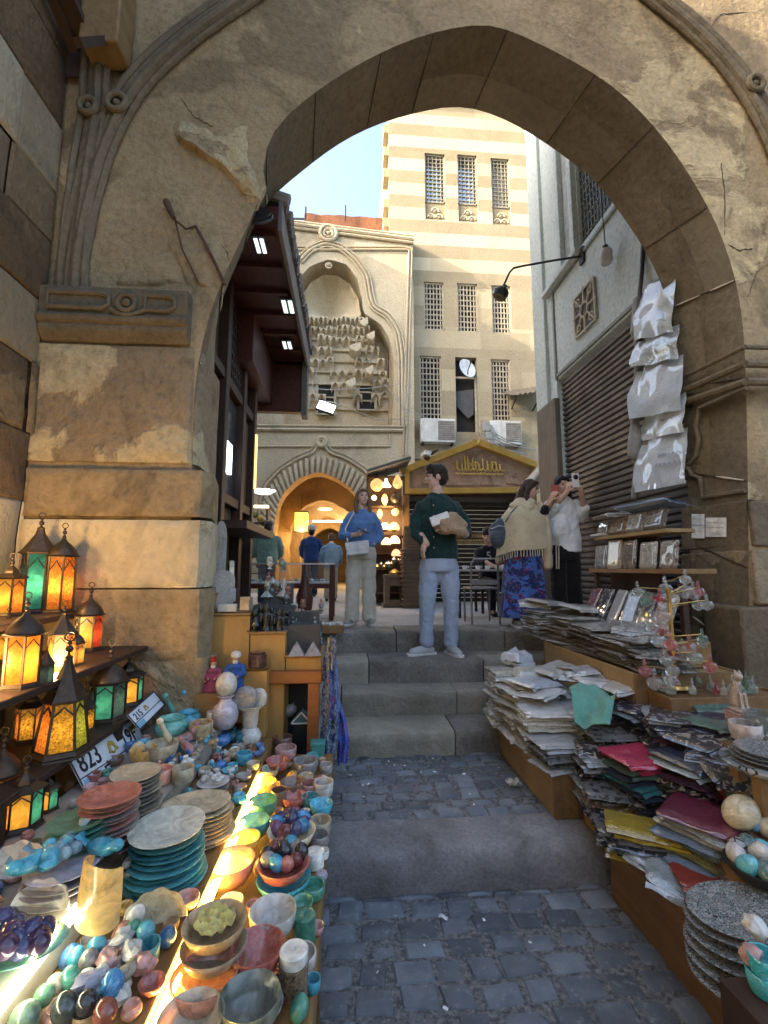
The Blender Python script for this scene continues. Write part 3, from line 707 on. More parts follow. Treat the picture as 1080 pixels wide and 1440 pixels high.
# air conditioners
def aircon(px0,px1,py0,py1,label,fanleft):
    a=at(px0,py1,YT-.5); c=at(px1,py0,YT-.5); w,h=c.x-a.x,c.z-a.z
    t=T('air_conditioner',label,'air conditioner',(a.x+w/2,YT-.5,a.z),0,'air conditioners under the tower windows')
    b=MB(); b.box((-w/2,0,0),(w/2,.36,h)); b.build('case',plain('aircon_white',(.62,.62,.57),.5,sc=5),t,bevel=.02)
    cx=(w*.24)*(-1 if fanleft else 1); b=MB(); b.box((cx-w*.24,-.012,h*.1),(cx+w*.24,-.002,h*.9)); b.build('fan_recess',plain('aircon_dark',(.22,.2,.17),.7),t)
    b=MB()
    for q in range(9): z=h*(.14+.09*q); b.box((cx-w*.23,-.022,z),(cx+w*.23,-.013,z+.015))
    b.build('fan_grille',plain('aircon_grey',(.33,.31,.27),.6),t)
    b=MB(); b.box((-w/2+.05,.02,-.06),(-w/2+.1,.5,-.002)); b.build('bracket',iron,t); b=MB(); b.box((w/2-.1,.02,-.06),(w/2-.05,.5,-.002)); b.build('bracket',iron,t)
aircon(592,640,589,621,'boxy white air conditioner below the left grilled window of the tower',False)
aircon(690,733,592,624,'boxy white air conditioner with loose cables at the right of the tower ledge',False)
b=MB(); r=random.Random(77)
for q in range(7):
    p0=at(r.uniform(672,695),r.uniform(590,612),YT-.55); p1=at(r.uniform(735,765),r.uniform(590,650),YT-.6); m=(p0+p1)/2+V((r.uniform(-.2,.2),-.1,r.uniform(-.6,-.1)))
    b.tube([p0,p0.lerp(m,.6)+V((0,0,-.05)),m,m.lerp(p1,.5),p1],.016,5)
tag(b.build('cable_tangle',plain('cable_grey',(.25,.25,.24),.7),None),'tangle of loose grey cables hanging from the right air conditioner','cables')
b=MB(); p=at(684,600,YT-.55); b.cbox((p.x,p.y,p.z),(.22,.1,.3)); b.cbox((p.x+.05,p.y-.02,p.z-.3),(.18,.1,.22)); tag(b.build('junction_box',plain('box_grey',(.3,.3,.29),.6),None,bevel=.01),'small grey junction box wired between the two air conditioners','box')
# corrugated awning
t=T('tin_awning','small rusty corrugated tin awning at the tower right edge','awning',at(742,545,YT-.3)); b=MB()
p0=at(722,545,YT-1.0); p1=at(770,527,YT-.0)
b.grid(lambda u,v:(p0.x+(1.3)*u, YT-1.0+1.0*v, p0.z-.25+.5*v+.25*u+.025*sin(u*50)),48,3,thick=(0,0,.012)); b.build('tin_sheet',plain('tin',(.16,.14,.11),.6,.3,sc=3),t,world=True,fixn=False)
b=MB(); b.bar((p0.x+.1,YT-1,p0.z-.25),(p0.x+.3,YT,p0.z-.3),.04); b.bar((p0.x+1,YT-1,p0.z),(p0.x+1,YT,p0.z-.35),.04); b.build('strut',iron,t,world=True)
# ---- rooftop wall behind the portal
t=T('rooftop_wall','rust red plaster wall standing on the roof behind the portal','wall',at(486,325,15.2))
a=rect(428,300,560,345,15.2); b=MB(); b.grid(lambda u,v:(a[0]+(a[1]-a[0])*u,15.2,a[2]+(a[3]-a[2]+.06*NZ.noise(V((u*9,0,0))))*v),24,4,thick=(0,.3,0)); b.build('plaster_wall',st_red,t,world=True)
b=MB(); b.bar(at(400,307,15.1),at(428,308,15.1),.05); p=at(430,300,15.1); b.bar(p+V((0,0,-.5)),p+V((0,0,.25)),.05); p=at(486,296,15.1); b.bar(p+V((0,0,-.4)),p+V((0,0,.2)),.04); b.build('rail',iron,t,world=True)
# ---- portal block
portal=T('portal_building','pale carved limestone portal with muqarnas niche above a lit gate arch','building',(at(460,800,YP).x,YP,1.03))
NX0=at(330,400,YP).x; NX1=at(582,500,YP).x; PZ=at(500,322,YP).z
nic=[(398,598),(398,520),(400,440),(412,400),(436,374),(463,364),(488,372),(503,392),(509,418),(511,440),(535,455),(549,478),(554,510),(554,598)]
gin=[(384,850),(384,745),(388,715),(400,690),(420,673),(447,662),(475,673),(498,690),(511,715),(515,745),(515,850)]
NC=[at(x,y,YP) for x,y in nic]; GC=smoothc(resample([at(x,y,YP) for x,y in gin],40),1)
zmid=at(450,606,YP).z
def boxout(x0,x1,z0,z1,C):
    def f(p):
        d=p-C; t=1e9
        if d.x<-1e-6: t=min(t,(x0-C.x)/d.x)
        if d.x>1e-6: t=min(t,(x1-C.x)/d.x)
        if d.z<-1e-6: t=min(t,(z0-C.z)/d.z)
        if d.z>1e-6: t=min(t,(z1-C.z)/d.z)
        return C+d*t
    return f
NCr=resample(NC,60)
b=MB(); C=at(465,520,YP)
# close ring by lower edge as well
ring=NCr+resample([NCr[-1],NCr[0]],10)[1:]
def fixcorners(curve,out,x0,x1,z0,z1,C):
    """insert curve samples aimed at the box corners so the ring fills them"""
    res=[]
    for i in range(len(curve)-1):
        p,q=curve[i],curve[i+1]; res.append(p); po,qo=out(p),out(q)
        for cx,cz in ((x0,z0),(x0,z1),(x1,z0),(x1,z1)):
            e=1e-4
            a1=atan2(p.z-C.z,p.x-C.x); a2=atan2(q.z-C.z,q.x-C.x); ac=atan2(cz-C.z,cx-C.x)
            d=(a2-a1+pi)%(2*pi)-pi; dc=(ac-a1+pi)%(2*pi)-pi
            if abs(d)>1e-6 and 0<dc/d<1: res.append(p.lerp(q,dc/d))
    res.append(curve[-1]); return res
o1=boxout(NX0,NX1,zmid,PZ,C); ring=fixcorners(ring,o1,NX0,NX1,zmid,PZ,C)
facering(b,ring,YP,.012,8,o1)
C2=at(450,760,YP); o2=boxout(NX0,NX1,1.0,zmid,C2); g2=fixcorners(GC,o2,NX0,NX1,1.0,zmid,C2)
facering(b,g2,YP,.012,8,o2)
b.add([(NX1,YP,1),(NX1,YP,PZ),(NX1,YT,PZ),(NX1,YT,1),(NX0,YP,PZ),(NX0,YT+1.2,PZ),(NX1,YT+1.2,PZ)],[(0,1,2,3),(1,4,5,6)])
b.build('wall',st_port,portal,world=True,fixn=False)
# niche interior: back wall, reveal, conch
b=MB(); n=len(NCr); vs=NCr+[V((p.x,YP+.9,p.z)) for p in NCr]; b.add(vs,[(i,i+1,n+i+1,n+i) for i in range(n-1)])
b.add([V((p.x,YP+.9,p.z)) for p in NCr],[tuple(range(n))])
b.build('niche',st_port,portal,world=True,fixn=False)
b=MB(); c=at(464,440,YP); R1=at(508,440,YP).x-c.x
def conch(u,v):
    a=pi*u; ph=v*pi/2; rr=R1*(1-.035*abs(sin(u*pi*7))*sin(ph))
    hz=(c.z if False else 0)
    x=rr*cos(a)*(cos(ph)*0+sin(ph)*1) if False else rr*cos(a)*sin(max(ph,.03))
    z=rr*1.35*sin(a)*sin(max(ph,.03)); y=.95*R1*cos(ph)*(.25+.75*sin(a)*.9+.1)
    return (c.x+x,YP+.02+max(0,y),c.z+z)
b.grid(conch,42,14); b.build('conch',st_port,portal,world=True,fixn=False)
b=MB(); p=at(462,372,YP); b.torus((p.x,YP+.05,p.z),.09,.03,12,6,'y'); b.ball((p.x,YP+.02,p.z),.05,8,6); b.build('boss',st_port,portal,world=True)
# muqarnas tiers
b=MB(); r=random.Random(21)
tiers=[(446,457,416,512,15,.05),(457,469,412,520,14,.13),(469,482,410,528,13,.22),(482,496,408,534,13,.31),(496,510,406,542,13,.40),(510,526,404,546,12,.50),(526,542,404,550,12,.58),(542,560,404,550,11,.66)]
for ti,(ya,yb,xa,xb,nn,dep) in enumerate(tiers):
    zl0,zl1=at(xa,yb,YP).z,at(xa,ya,YP).z; xl0,xl1=at(xa,yb,YP).x,at(xb,yb,YP).x; bk=YP+dep+.15
    b.add([(xl0,bk,zl0-.02),(xl1,bk,zl0-.02),(xl1,bk,zl1+.02),(xl0,bk,zl1+.02),(xl1,YP+.92,zl0-.02),(xl0,YP+.92,zl0-.02)],[(0,1,2,3),(0,5,4,1)],.45)
    for i in range(nn):
        px0=xa+(xb-xa)*i/nn; px1=xa+(xb-xa)*(i+1)/nn
        if ti>=2 and (ti in(3,4) and i in(6,7,8) or (ti in(5,6) and i in(3,4,9)) or (ti==7 and i in (4,5,8)) or r.random()<.24): continue
        p=at(px0,yb,YP); q_=at(px1,ya,YP); w=q_.x-p.x; hh=(q_.z-p.z)*r.uniform(.85,1.2); Y0=YP+dep+r.uniform(-.04,.05)
        def cell(u,v):
            s=abs(2*u-1); top=1-.55*s**1.6
            sc=max(0,1-s**2)**.5; return (p.x+w*u,Y0+.16*(1-v)+.17*sc*(1-v*.75)-.02,p.z+hh*(v*top if v<1 else top))
        b.grid(cell,8,5,r.uniform(.35,.75))
        # pendant foot & front web above the arch of the cell
        vs=[];us=[k_/8 for k_ in range(9)]
        for u in us: vs.append((p.x+w*u,Y0-.03,p.z+hh*(1-.55*abs(2*u-1)**1.6)))
        for u in us: vs.append((p.x+w*u,Y0-.03,p.z+hh*1.04))
        for u in us: vs.append((p.x+w*u,Y0+.14,p.z+hh*1.04))
        b.add(vs,[(j,j+1,9+j+1,9+j) for j in range(8)]+[(9+j,9+j+1,18+j+1,18+j) for j in range(8)],r.uniform(.4,.8))
        b.add([(p.x-.03,Y0-.04,p.z+hh*.45),(p.x+.03,Y0-.04,p.z+hh*.45),(p.x,Y0+.06,p.z+hh*.15),(p.x-.03,Y0+.15,p.z+hh*.45),(p.x+.03,Y0+.15,p.z+hh*.45)],[(0,1,2),(1,4,2),(4,3,2),(3,0,2),(0,3,4,1)],.5)
b.build('muqarnas',st_port,portal,world=True,fixn=False)
for (px,py,s_) in ((512,455,.22),(522,474,.2),(500,490,.3),(520,522,.2),(494,540,.25)):  # broken ledges of the muqarnas
    p=at(px,py,YP+.05); b=MB(); b.prism([(p.x-s_*.7,p.z+.05),(p.x+s_*.5,p.z+.2),(p.x+s_*.6,p.z-.02),(p.x+s_*.1,p.z-.14),(p.x-s_*.5,p.z-.06)],YP-.02,YP+.55,tint=.6); b.build('broken_ledge',st_port,portal,world=True,bevel=.02)
for (x0,y0,x1,y1,nm) in ((447,505,471,584,1),(504,535,528,578,2)):
    w=rect(x0,y0,x1,y1,YP+.72); b=MB()
    b.prism([(w[0],w[2]),(w[1],w[2]),(w[1],w[3]-.3),((w[0]+w[1])/2,w[3]),(w[0],w[3]-.3)],YP+.72,YP+.76); o=b.build('niche_window',dark_in,portal,world=True)
    b=MB()
    for x in (w[0],w[1]): b.box((x-.04,YP+.68,w[2]),(x+.04,YP+.75,w[3]-.3))
    for f in (.0,.3,.58): z=w[2]+(w[3]-w[2])*f; b.box((w[0],YP+.69,z),(w[1],YP+.74,z+.05))
    b.build('frame',stone_grille,o,world=True)
# mouldings on the portal
def pmould(pts,rad,name='string_course',off=.03,n=40,sm=1):
    P=smoothc(resample([at(x,y,YP) for x,y in pts],n),sm); b=MB()
    for o_,rr in rad:
        Q=[]
        for i,p in enumerate(P):
            d=(P[min(i+1,n)]-P[max(i-1,0)]).normalized(); Q.append(p+V((-d.z,-off,d.x))*1.0*V((o_,1,o_)).length*0+V((-d.z*o_,-off,d.x*o_)))
        b.tube(Q,rr,6)
    b.build(name,st_port,portal,world=True)
pmould([(405,316),(582,338)],[(0,.06),(-.13,.045),(.1,.045)],'cornice',.05,20,0)
pmould([(390,352),(575,352),(573,420),(566,640)],[(0,.035),(.1,.025)],'frame_moulding',.03,60,0)
pmould([(421,368),(436,352),(458,343),(480,349),(500,366),(516,388),(521,420),(526,434),(545,444),(560,466),(565,500),(566,600)],[(0,.045),(.11,.03),(-.1,.03)],'niche_moulding',.04,60)
pmould([(340,604),(566,606)],[(0,.05),(.12,.03)],'string_course',.05,20,0)
pmould([(340,628),(548,628),(548,612)],[(0,.03)],'string_course',.03,40,0)
pmould([(366,760),(366,705),(374,682),(395,660),(420,645),(440,637),(452,620),(463,637),(486,645),(510,660),(532,684),(538,706),(538,740)],[(0,.04),(.1,.022)],'gate_moulding',.04,80)
for (px,py,rr) in ((462,330,.26),(452,622,.13)):
    b=MB(); p=at(px,py,YP); b.torus((p.x,YP-.07,p.z),rr,.06,22,8,'y'); b.torus((p.x,YP-.07,p.z),rr*.55,.04,18,8,'y'); b.ball((p.x,YP-.06,p.z),rr*.25,8,6); b.build('carved_knot',st_port,portal,world=True)
# fluted voussoir band round the gate arch
b=MB(); G=resample(GC,40); ctr=at(450,735,YP); r=random.Random(5)
OUT=smoothc(resample([at(x,y,YP) for x,y in [(366,850),(366,745),(370,705),(391,668),(420,650),(449,640),(482,650),(510,668),(532,704),(534,745),(534,850)]],56),1); IN=resample(GC,56)
for i in range(13,43):
    a,c=IN[i],IN[i+1]; A,C_=OUT[i],OUT[i+1]; t=.14
    for s0,s1 in ((.06,.94),):
        p0=a.lerp(c,.5); p1=A.lerp(C_,.5); w0=(c-a).length*.34; 
        b.tube([p0+V((0,-.05,0)),p0.lerp(p1,.5)+V((0,-.09,0)),p1+V((0,-.05,0))],[w0*.8,w0*1.1,w0*.95],8,r.uniform(.35,.75))
b.build('fluted_voussoirs',st_port,portal,world=True)
# ---- lit vaulted passage behind the gate arch
st_warm=stone('vault_stone',(.42,.30,.15),(.26,.17,.08),stain=(.1,.05,.02),bump=.6,scale=1.5)
vault=T('vaulted_passage','warm lit vaulted passage seen through the gate arch','passage',(at(450,800,16).x,17,1.04))
b=MB(); n=len(GC)
def vsec(Y,s):
    return [V((ctr.x+(p.x-ctr.x)*s+.06*NZ.noise(V((p.x*2,Y,p.z*2))),Y,1.0+(p.z-1.0)*s+.06*NZ.noise(V((p.z*2,Y,3))))) for p in GC]
secs=[(YP,1)]+[(YP+.6,1.0)]+[(YP+.61,1.1)]+[(YP+1+q,1.12) for q in range(0,12,1)]
vs=[];fs=[]
for Y,s_ in secs: vs+=vsec(Y,s_)
for j in range(len(secs)-1): fs+=[(j*n+i,j*n+i+1,(j+1)*n+i+1,(j+1)*n+i) for i in range(n-1)]
b.add(vs,fs); e=vsec(secs[-1][0],1.12); b.add(e,[tuple(range(n))],.1)
b.build('vault',st_warm,vault,world=True,fixn=False)
for Y,s0,s1 in ((15.6,.86,1.14),(18.2,.78,1.14),(21.,.72,1.14)):
    b=MB(); A=vsec(Y,s1); I=vsec(Y,s0); A2=[p+V((0,.5,0)) for p in A]; I2=[p+V((0,.5,0)) for p in I]
    b.add(I+A+I2,[(i,i+1,n+i+1,n+i) for i in range(n-1)]+[(i,2*n+i,2*n+i+1,i+1) for i in range(n-1)],.6); b.build('transverse_arch',st_warm,vault,world=True,fixn=False)
def lampobj(name,p,e,col,size=.06):
    l=bpy.data.lights.new(name,'POINT'); l.energy=e; l.color=col; l.shadow_soft_size=size; o=bpy.data.objects.new(name,l); COL.objects.link(o); o.location=p; return o
WARM=(1,.62,.25)
p=at(424,734,15.2); t=T('box_lantern','glowing yellow box lantern at the left inside the gate arch','lantern',p)
b=MB(); b.cbox((0,0,0),(.42,.3,.62)); b.build('shade',glow('lantern_yellow',(1,.5,.06),.8),t,bevel=.02)
b=MB(); b.bar((0,0,.31),(0,0,.9),.02); b.cbox((0,0,.33),(.46,.34,.04)); b.cbox((0,0,-.33),(.46,.34,.04)); b.build('frame',iron,t)
lampobj('vault_light',(ctr.x-.7,15.0,2.9),30,WARM,.15); lampobj('vault_light',(ctr.x+.6,17.2,3.2),42,WARM,.15); lampobj('vault_light',(ctr.x,19.9,3.0),20,WARM,.15)
b=MB(); a=rect(435,745,520,748,21.5); p=at(440,733,17.5); q_=at(510,733,17.5); b.bar(p,q_,.05); tag(b.build('strip_light',glow('white_light',(.9,.95,1),5),None),'thin white strip light deep inside the gate passage','light')
b=MB(); r=random.Random(15)
ph=at(457,716,17.4); b.ball((0,0,0),(.28,.28,.05),14,6); o=b.build('ceiling_lamp',glow('dim_yellow',(1,.7,.25),1.2),None); o.location=ph; tag(o,'flat round yellow ceiling lamp inside the gate passage','lamp')
# flood lamp shining from the niche window
p=at(459,572,YP-.15); t=T('flood_lamp','bright rectangular flood lamp under the niche window of the portal','lamp',p)
b=MB(); b.x=M.Rotation(R(18),4,'Y')@M.Rotation(R(-25),4,'X'); b.cbox((0,0,0),(.5,.02,.30)); b.build('lens',glow('flood_white',(.8,.9,1),4.5),t)
b=MB(); b.x=M.Rotation(R(18),4,'Y')@M.Rotation(R(-25),4,'X'); b.cbox((0,.06,0),(.56,.1,.36)); b.build('housing',iron,t,bevel=.01)
# cables sagging across the portal
b=MB()
for pts in ([(430,545),(460,548),(520,546),(560,540)],[(430,560),(470,566),(530,590),(590,590)],[(540,540),(570,575),(600,588)],[(452,500),(440,540),(430,590)]):
    b.tube([at(x,y,YP-.2) for x,y in pts],.012,5)
tag(b.build('overhead_cables',plain('cable_pale',(.35,.34,.3),.8),None),'thin pale cables strung across the portal face below the muqarnas','cables')
# ================================================================ white building on the right
XW=at(964,600,3.56).x
st_white=stone('pale_plaster',(.50,.58,.60),(.42,.49,.51),stain=(.4,.41,.39),stain_at=.68,bump=.2,pits=False,tintamt=.2)
wb=T('white_building','pale plastered building with a brown roller shutter on the right of the plaza','building',(XW,5,1.04))
def wy(px,py): return atx(px,py,XW)
sh0=wy(783,535); YS1=sh0.y; ZS=sh0.z; YE=wy(757,500).y
w1a=wy(813,300); w1b=wy(880,300); zb_=wy(813,352).z
def wallx(mb,y0,y1,z0,z1,t=.5): mb.add([(XW,y0,z0),(XW,y1,z0),(XW,y1,z1),(XW,y0,z1)],[(0,1,2,3)],t)
b=MB(); wallx(b,3.56,YE,ZS,zb_); wallx(b,YS1,YE,1.0,ZS); wallx(b,w1a.y,YE,zb_,10.5); wallx(b,3.56,w1b.y,zb_,10.5); wallx(b,w1b.y,w1a.y,zb_+2.2,10.5)
b.add([(XW,YE,1),(XW+4,YE,1),(XW+4,YE,10.5),(XW,YE,10.5)],[(0,1,2,3)])
for (a,c,d,e) in ((3.56,YS1,1.0,ZS),(w1b.y,w1a.y,zb_,zb_+2.2)):
    x2=XW+.14; b.add([(XW,a,d),(XW,c,d),(XW,c,e),(XW,a,e),(x2,a,d),(x2,c,d),(x2,c,e),(x2,a,e)],[(1,5,6,2),(2,6,7,3)])
b.build('wall',st_white,wb,world=True,fixn=False)
b=MB(); y0=wy(772,500).y; b.box((XW-.05,y0,1.04+3.0),(XW+.05,YE+.03,10.5)); b.build('pilaster',st_white,wb,world=True,bevel=.01)
b=MB(); b.box((XW-.06,YS1-.02,1.04),(XW+.02,YE+.02,1.04+3.0)); b.build('corner_post',wood('grey_timber',(.17,.14,.11),(.1,.085,.07),'z'),wb,world=True,bevel=.01)
b=MB(); r=random.Random(3); n=int((ZS-1.04)/.072)
for i in range(n):
    z=1.04+i*.072; vs=[];prof=[(XW+.10,z),(XW+.065,z+.012),(XW+.06,z+.04),(XW+.085,z+.062),(XW+.10,z+.068),(XW+.10,z+.072)]
    for y in (3.56,YS1): vs+=[(x,y,zz) for x,zz in prof]
    b.add(vs,[(j,j+1,6+j+1,6+j) for j in range(5)],r.uniform(.35,.65))
b.build('roller_shutter',plain('shutter_brown',(.125,.115,.108),.55,.25,sc=3),wb,world=True,fixn=False)
b=MB(); 
for (p,q) in ((wy(778,412),wy(905,268)),(wy(783,530),wy(905,430))): b.bar(V((XW-.01,p.y,p.z)),V((XW-.01,3.56,p.z)),.03,.04)
b.bar((XW-.01,YS1-.02,ZS),(XW-.01,YS1-.02,wy(778,412).z),.03,.04)
b.build('string_moulding',plain('moulding_grey',(.2,.23,.23),.8),wb,world=True)
o=MB(); o.add([(XW+.13,w1b.y,zb_),(XW+.13,w1a.y,zb_),(XW+.13,w1a.y,zb_+2.2),(XW+.13,w1b.y,zb_+2.2)],[(0,1,2,3)]); win=o.build('window',plain('dark_pane',(.07,.09,.10),.3),wb,world=True,fixn=False)
b=MB()
for i in range(14): y=w1b.y+(w1a.y-w1b.y)*i/13; b.bar((XW+.05,y,zb_),(XW+.05,y,zb_+2.2),.016)
for i in range(20): z=zb_+2.2*i/19; b.bar((XW+.05,w1b.y,z),(XW+.05,w1a.y,z),.016)
b.build('window_grille',plain('grille_grey',(.12,.14,.14),.7),win,world=True)
b=MB(); ya,yb=wy(790,300).y,wy(806,300).y
b.box((XW-.07,w1a.y+.02,zb_-.02),(XW-.002,w1a.y+.12,zb_+2.3)); b.box((XW-.07,yb+.25,zb_-.02),(XW-.002,yb+.35,zb_+2.3)); b.box((XW-.1,w1a.y-.05,zb_-.1),(XW-.002,YE-.4,zb_-.03)); b.box((XW-.09,w1b.y,zb_+1.0),(XW-.002,YE-.35,zb_+1.12)) if False else None
b.build('window_frame',st_white,wb,world=True,bevel=.008)
b=MB(); b.box((XW+.0,w1a.y+.14,zb_+.1),(XW-.006,yb+.23,zb_+2.0)); b.build('blind_panel',plain('panel_grey',(.3,.33,.32),.8),wb,world=True)
# carved vent
v0=wy(838,405); v1=wy(811,450); c=V((XW,(v0.y+v1.y)/2,(v0.z+v1.z)/2-.06)); hy=abs(v0.y-v1.y)/2; hz=.26
b=MB(); b.box((XW-.012,c.y-hy,c.z-hz),(XW-.002,c.y+hy,c.z+hz)); vo=b.build('vent',plain('vent_dark',(.1,.105,.1),.9),wb,world=True)
b=MB()
for s_ in (-1,1): b.box((XW-.035,c.y+s_*hy-.012,c.z-hz),(XW-.013,c.y+s_*hy+.012,c.z+hz)); b.box((XW-.034,c.y-hy,c.z+s_*hz-.012),(XW-.014,c.y+hy,c.z+s_*hz+.012))
b.torus((XW-.025,c.y,c.z),.09,.016,16,6,'x')
for k_ in range(8):
    a=k_*pi/4; b.bar((XW-.025,c.y+.1*cos(a),c.z+.1*sin(a)),(XW-.025,c.y+hy*.95*cos(a)*1.2,c.z+hz*.95*sin(a)*1.2) if k_%2==0 else (XW-.025,c.y+hy*cos(a)*1.35,c.z+hz*sin(a)*1.35),.022)
for (sy,sz) in ((1,1),(1,-1),(-1,1),(-1,-1)): b.torus((XW-.025,c.y+sy*hy*.62,c.z+sz*hz*.64),.045,.012,12,5,'x')
b.build('vent_tracery',plain('vent_stone',(.36,.35,.3),.9),vo,world=True)
# conduit
# street lamp arm
p=wy(820,360); t=T('street_lamp','black street lamp on a long bent arm fixed to the white building','street lamp',(XW,p.y,p.z))
q_=at(716,384,p.y); e=at(708,402,p.y); blk=plain('black_metal',(.02,.02,.02),.5,.3)
b=MB(); mid=at(735,374,p.y); b.tube([p,at(780,366,p.y),mid,at(722,377,p.y),q_,e],.013,6); b.build('arm',blk,t,world=True)
b=MB(); b.box((XW-.03,p.y-.05,p.z-.1),(XW,p.y+.05,p.z+.1)); b.build('wall_plate',blk,t,world=True)
b=MB(); d=at(706,410,p.y); b.x=M.Translation(d)@M.Rotation(R(25),4,'Y'); b.lathe([(0,.09),(.03,.085),(.04,.04),(.085,.0),(.09,-.03),(.075,-.075),(.08,-.08),(.06,-.085),(0,-.07)],16); b.build('lamp_head',blk,t,world=True)
p=wy(851,358); p=V((XW-.25,p.y-.1,p.z)); p=at(852,358,4.35); t=T('hanging_bulb','frosted white jar lamp hanging on a cord before the white wall','lamp',p)
b=MB(); b.lathe([(0,-.11),(.05,-.108),(.066,-.08),(.068,.02),(.058,.05),(.03,.065),(0,.066)],16); b.build('jar',plain('frosted',(.42,.45,.46),.25,var=.05),t)
b=MB(); b.lathe([(.03,.066),(.03,.1),(.012,.11),(0,.11)],12); b.tube([(0,0,.1),(-.01,0,.5),(0,0,.95),(.03,0,1.6)],.006,5); b.build('cord',blk,t)
# canvas flap beside the corner post
p=at(752,668,6.6); t=T('canvas_flap','folded off white canvas flap hanging by the corner post of the white building','canvas',p)
b=MB(); A,B_2,C_=at(772,636,6.5),at(728,690,6.7),at(772,682,6.5)
b.grid(lambda u,v:A.lerp(B_2.lerp(C_,u),v)+V((0,.05*sin(u*9+v*2),.02*sin(u*7))),12,10,thick=(0,.01,0)); b.build('canvas',cloth('canvas_white',(.6,.58,.52)),t,world=True)
b=MB(); A=at(768,612,6.5); b.limb([A,at(760,640,6.5),at(764,668,6.5)],[.05,.08,.06],8); b.build('roll',cloth('canvas_white',(.6,.58,.52)),t,world=True)
# ================================================================ shop on the left with the dark red canopy
XS=-1.3
red_dk=wood('red_timber',(.10,.032,.022),(.055,.018,.014),'y',.5)
shop=T('shop_house','dark timber shop front with lit window behind the left pier','shop',(XS,5,1.04))
b=MB(); b.box((XS-2.5,3.6,1.0),(XS,5.85,10.4)); b.build('wall',st_side,shop,world=True)  # upper part raised out of view to shade the white building
b=MB(); 
for y in (3.75,4.35,5.1,5.7): b.box((XS,y,1.04),(XS+.10,y+.12,4.6))
b.box((XS+.0,3.65,2.35),(XS+.08,5.7,2.45)); b.box((XS,3.65,3.55),(XS+.08,5.7,3.65)); b.build('timber_frame',wd_dk,shop,world=True,bevel=.008)
b=MB(); b.box((XS+.005,4.62,2.70),(XS+.04,4.9,3.02)); b.build('lit_window',glow('window_white',(.75,.85,1),1.6,sc=3),shop,world=True)
b=MB(); b.box((XS+.005,4.48,2.47),(XS+.02,5.08,3.5)); b.build('window',plain('shop_pane',(.06,.06,.065),.15,var=.5,sc=5),shop,world=True)
b=MB()
for i in range(9): b.bar((XS+.05,4.48+.6*i/8,3.66),(XS+.05,4.48+.6*i/8,4.5),.02); b.bar((XS+.05,4.47,3.66+.84*i/8),(XS+.05,5.1,3.66+.84*i/8),.02)
b.build('lattice',wd_dk,shop,world=True)
b=MB(); b.box((XS+.105,5.73,2.7),(XS+.12,5.8,3.4)); b.build('light_strip',glow('strip_yellow',(1,.62,.18),.6),shop,world=True)
b=MB(); b.box((XS+.005,5.3,2.47),(XS+.02,5.8,3.5)); b.build('door_panel',wood('mid_timber',(.16,.09,.04),(.09,.05,.025),'z'),shop,world=True)
b=MB(); b.box((XS+.02,4.0,2.05),(XS+.42,5.4,2.12)); b.build('shelf',wd_dk,shop,world=True)
cano=T('shop_canopy','dark red timber canopy overhanging the shop front left of the alley','canopy',(-1,5,4.6))
XC=atz(385,275,4.65).x; b=MB(); ye=at(432,500,6.3).y; zc=4.62
b.box((XS-.2,3.56,zc),(XC,6.3,zc+.12)); b.build('soffit',red_dk,cano,world=True)
b=MB(); 
for i in range(7): y=3.7+.42*i; b=MB(); b.box((XS,y,zc-.045),(XC-.05,y+.06,zc-.002)); b.build('rafter',red_dk,cano,world=True)
b=MB(); b.box((XC,3.56,zc-.1),(XC+.035,6.4,zc+.2)); b.build('fascia',plain('fascia_grey',(.13,.12,.115),.7),cano,world=True,bevel=.006)
b=MB(); r=random.Random(2)
for i in range(30): y=3.58+.095*i; b.tube([(XC+.075+r.uniform(-.015,.015),y,zc+.2),(XC-.6,y,zc+.42)],.048,6,r.uniform(.2,.9))
b.build('roof_tiles',plain('tile_grey',(.16,.15,.15),.8),cano,world=True)
zb2=at(425,582,6.3).z; b=MB(); b.box((XS-.3,6.22,zb2),(XC-.02,6.34,zc-.003)); b.build('end_panel',red_dk,cano,world=True,bevel=.01)
b=MB(); b.box((XC-.06,6.18,zb2-.06),(XC+.02,6.38,zc)); b.build('corner_post',plain('fascia_grey',(.13,.12,.115),.7),cano,world=True,bevel=.006)
b=MB(); b.box((XS-.3,4.9,zb2+.1),(XS+.22,6.22,zc-.05)); b.build('bay_box',red_dk,cano,world=True,bevel=.01)
for i,(px,py,w,hh,lab) in enumerate(((366,345,.09,.2,'split white lamp panel under the near end of the canopy'),(405,431,.12,.26,'white lamp panel with a green stripe under the middle of the canopy'),(404,485,.11,.2,'small white lamp panel under the far end of the canopy'))):
    p=atz(px,py,zc-.06); t=T('soffit_lamp',lab,'lamp',(p.x,p.y,zc-.055)); g=glow('panel_white',(.8,.9,.92),.4)
    b=MB(); b.cbox((0,0,0),(w+.03,hh+.03,.012)); b.build('frame',blk,t)
    for s_ in (-1,1): b=MB(); b.cbox((s_*w*.29,0,-.012),(w*.36,hh*.9,.008)); b.build('lens',g,t)
    b=MB(); b.cbox((0,0,-.013),(w*.14,hh*.9,.006)); b.build('stripe',plain('stripe_green',(.12,.35,.06),.5) if i==1 else blk,t)
p=atz(359,304,4.5); t=T('round_fan','black round fan hung at the near end of the canopy','fan',p)
b=MB(); b.x=M.Rotation(R(60),4,'X'); b.torus((0,0,0),.13,.014,24,6); b.torus((0,0,0),.07,.006,18,5); b.torus((0,0,0),.1,.006,18,5)
for k_ in range(8): b.bar((0,0,-.012),(.13*cos(k_*pi/4),.13*sin(k_*pi/4),-.012),.006)
b.build('guard',blk,t)
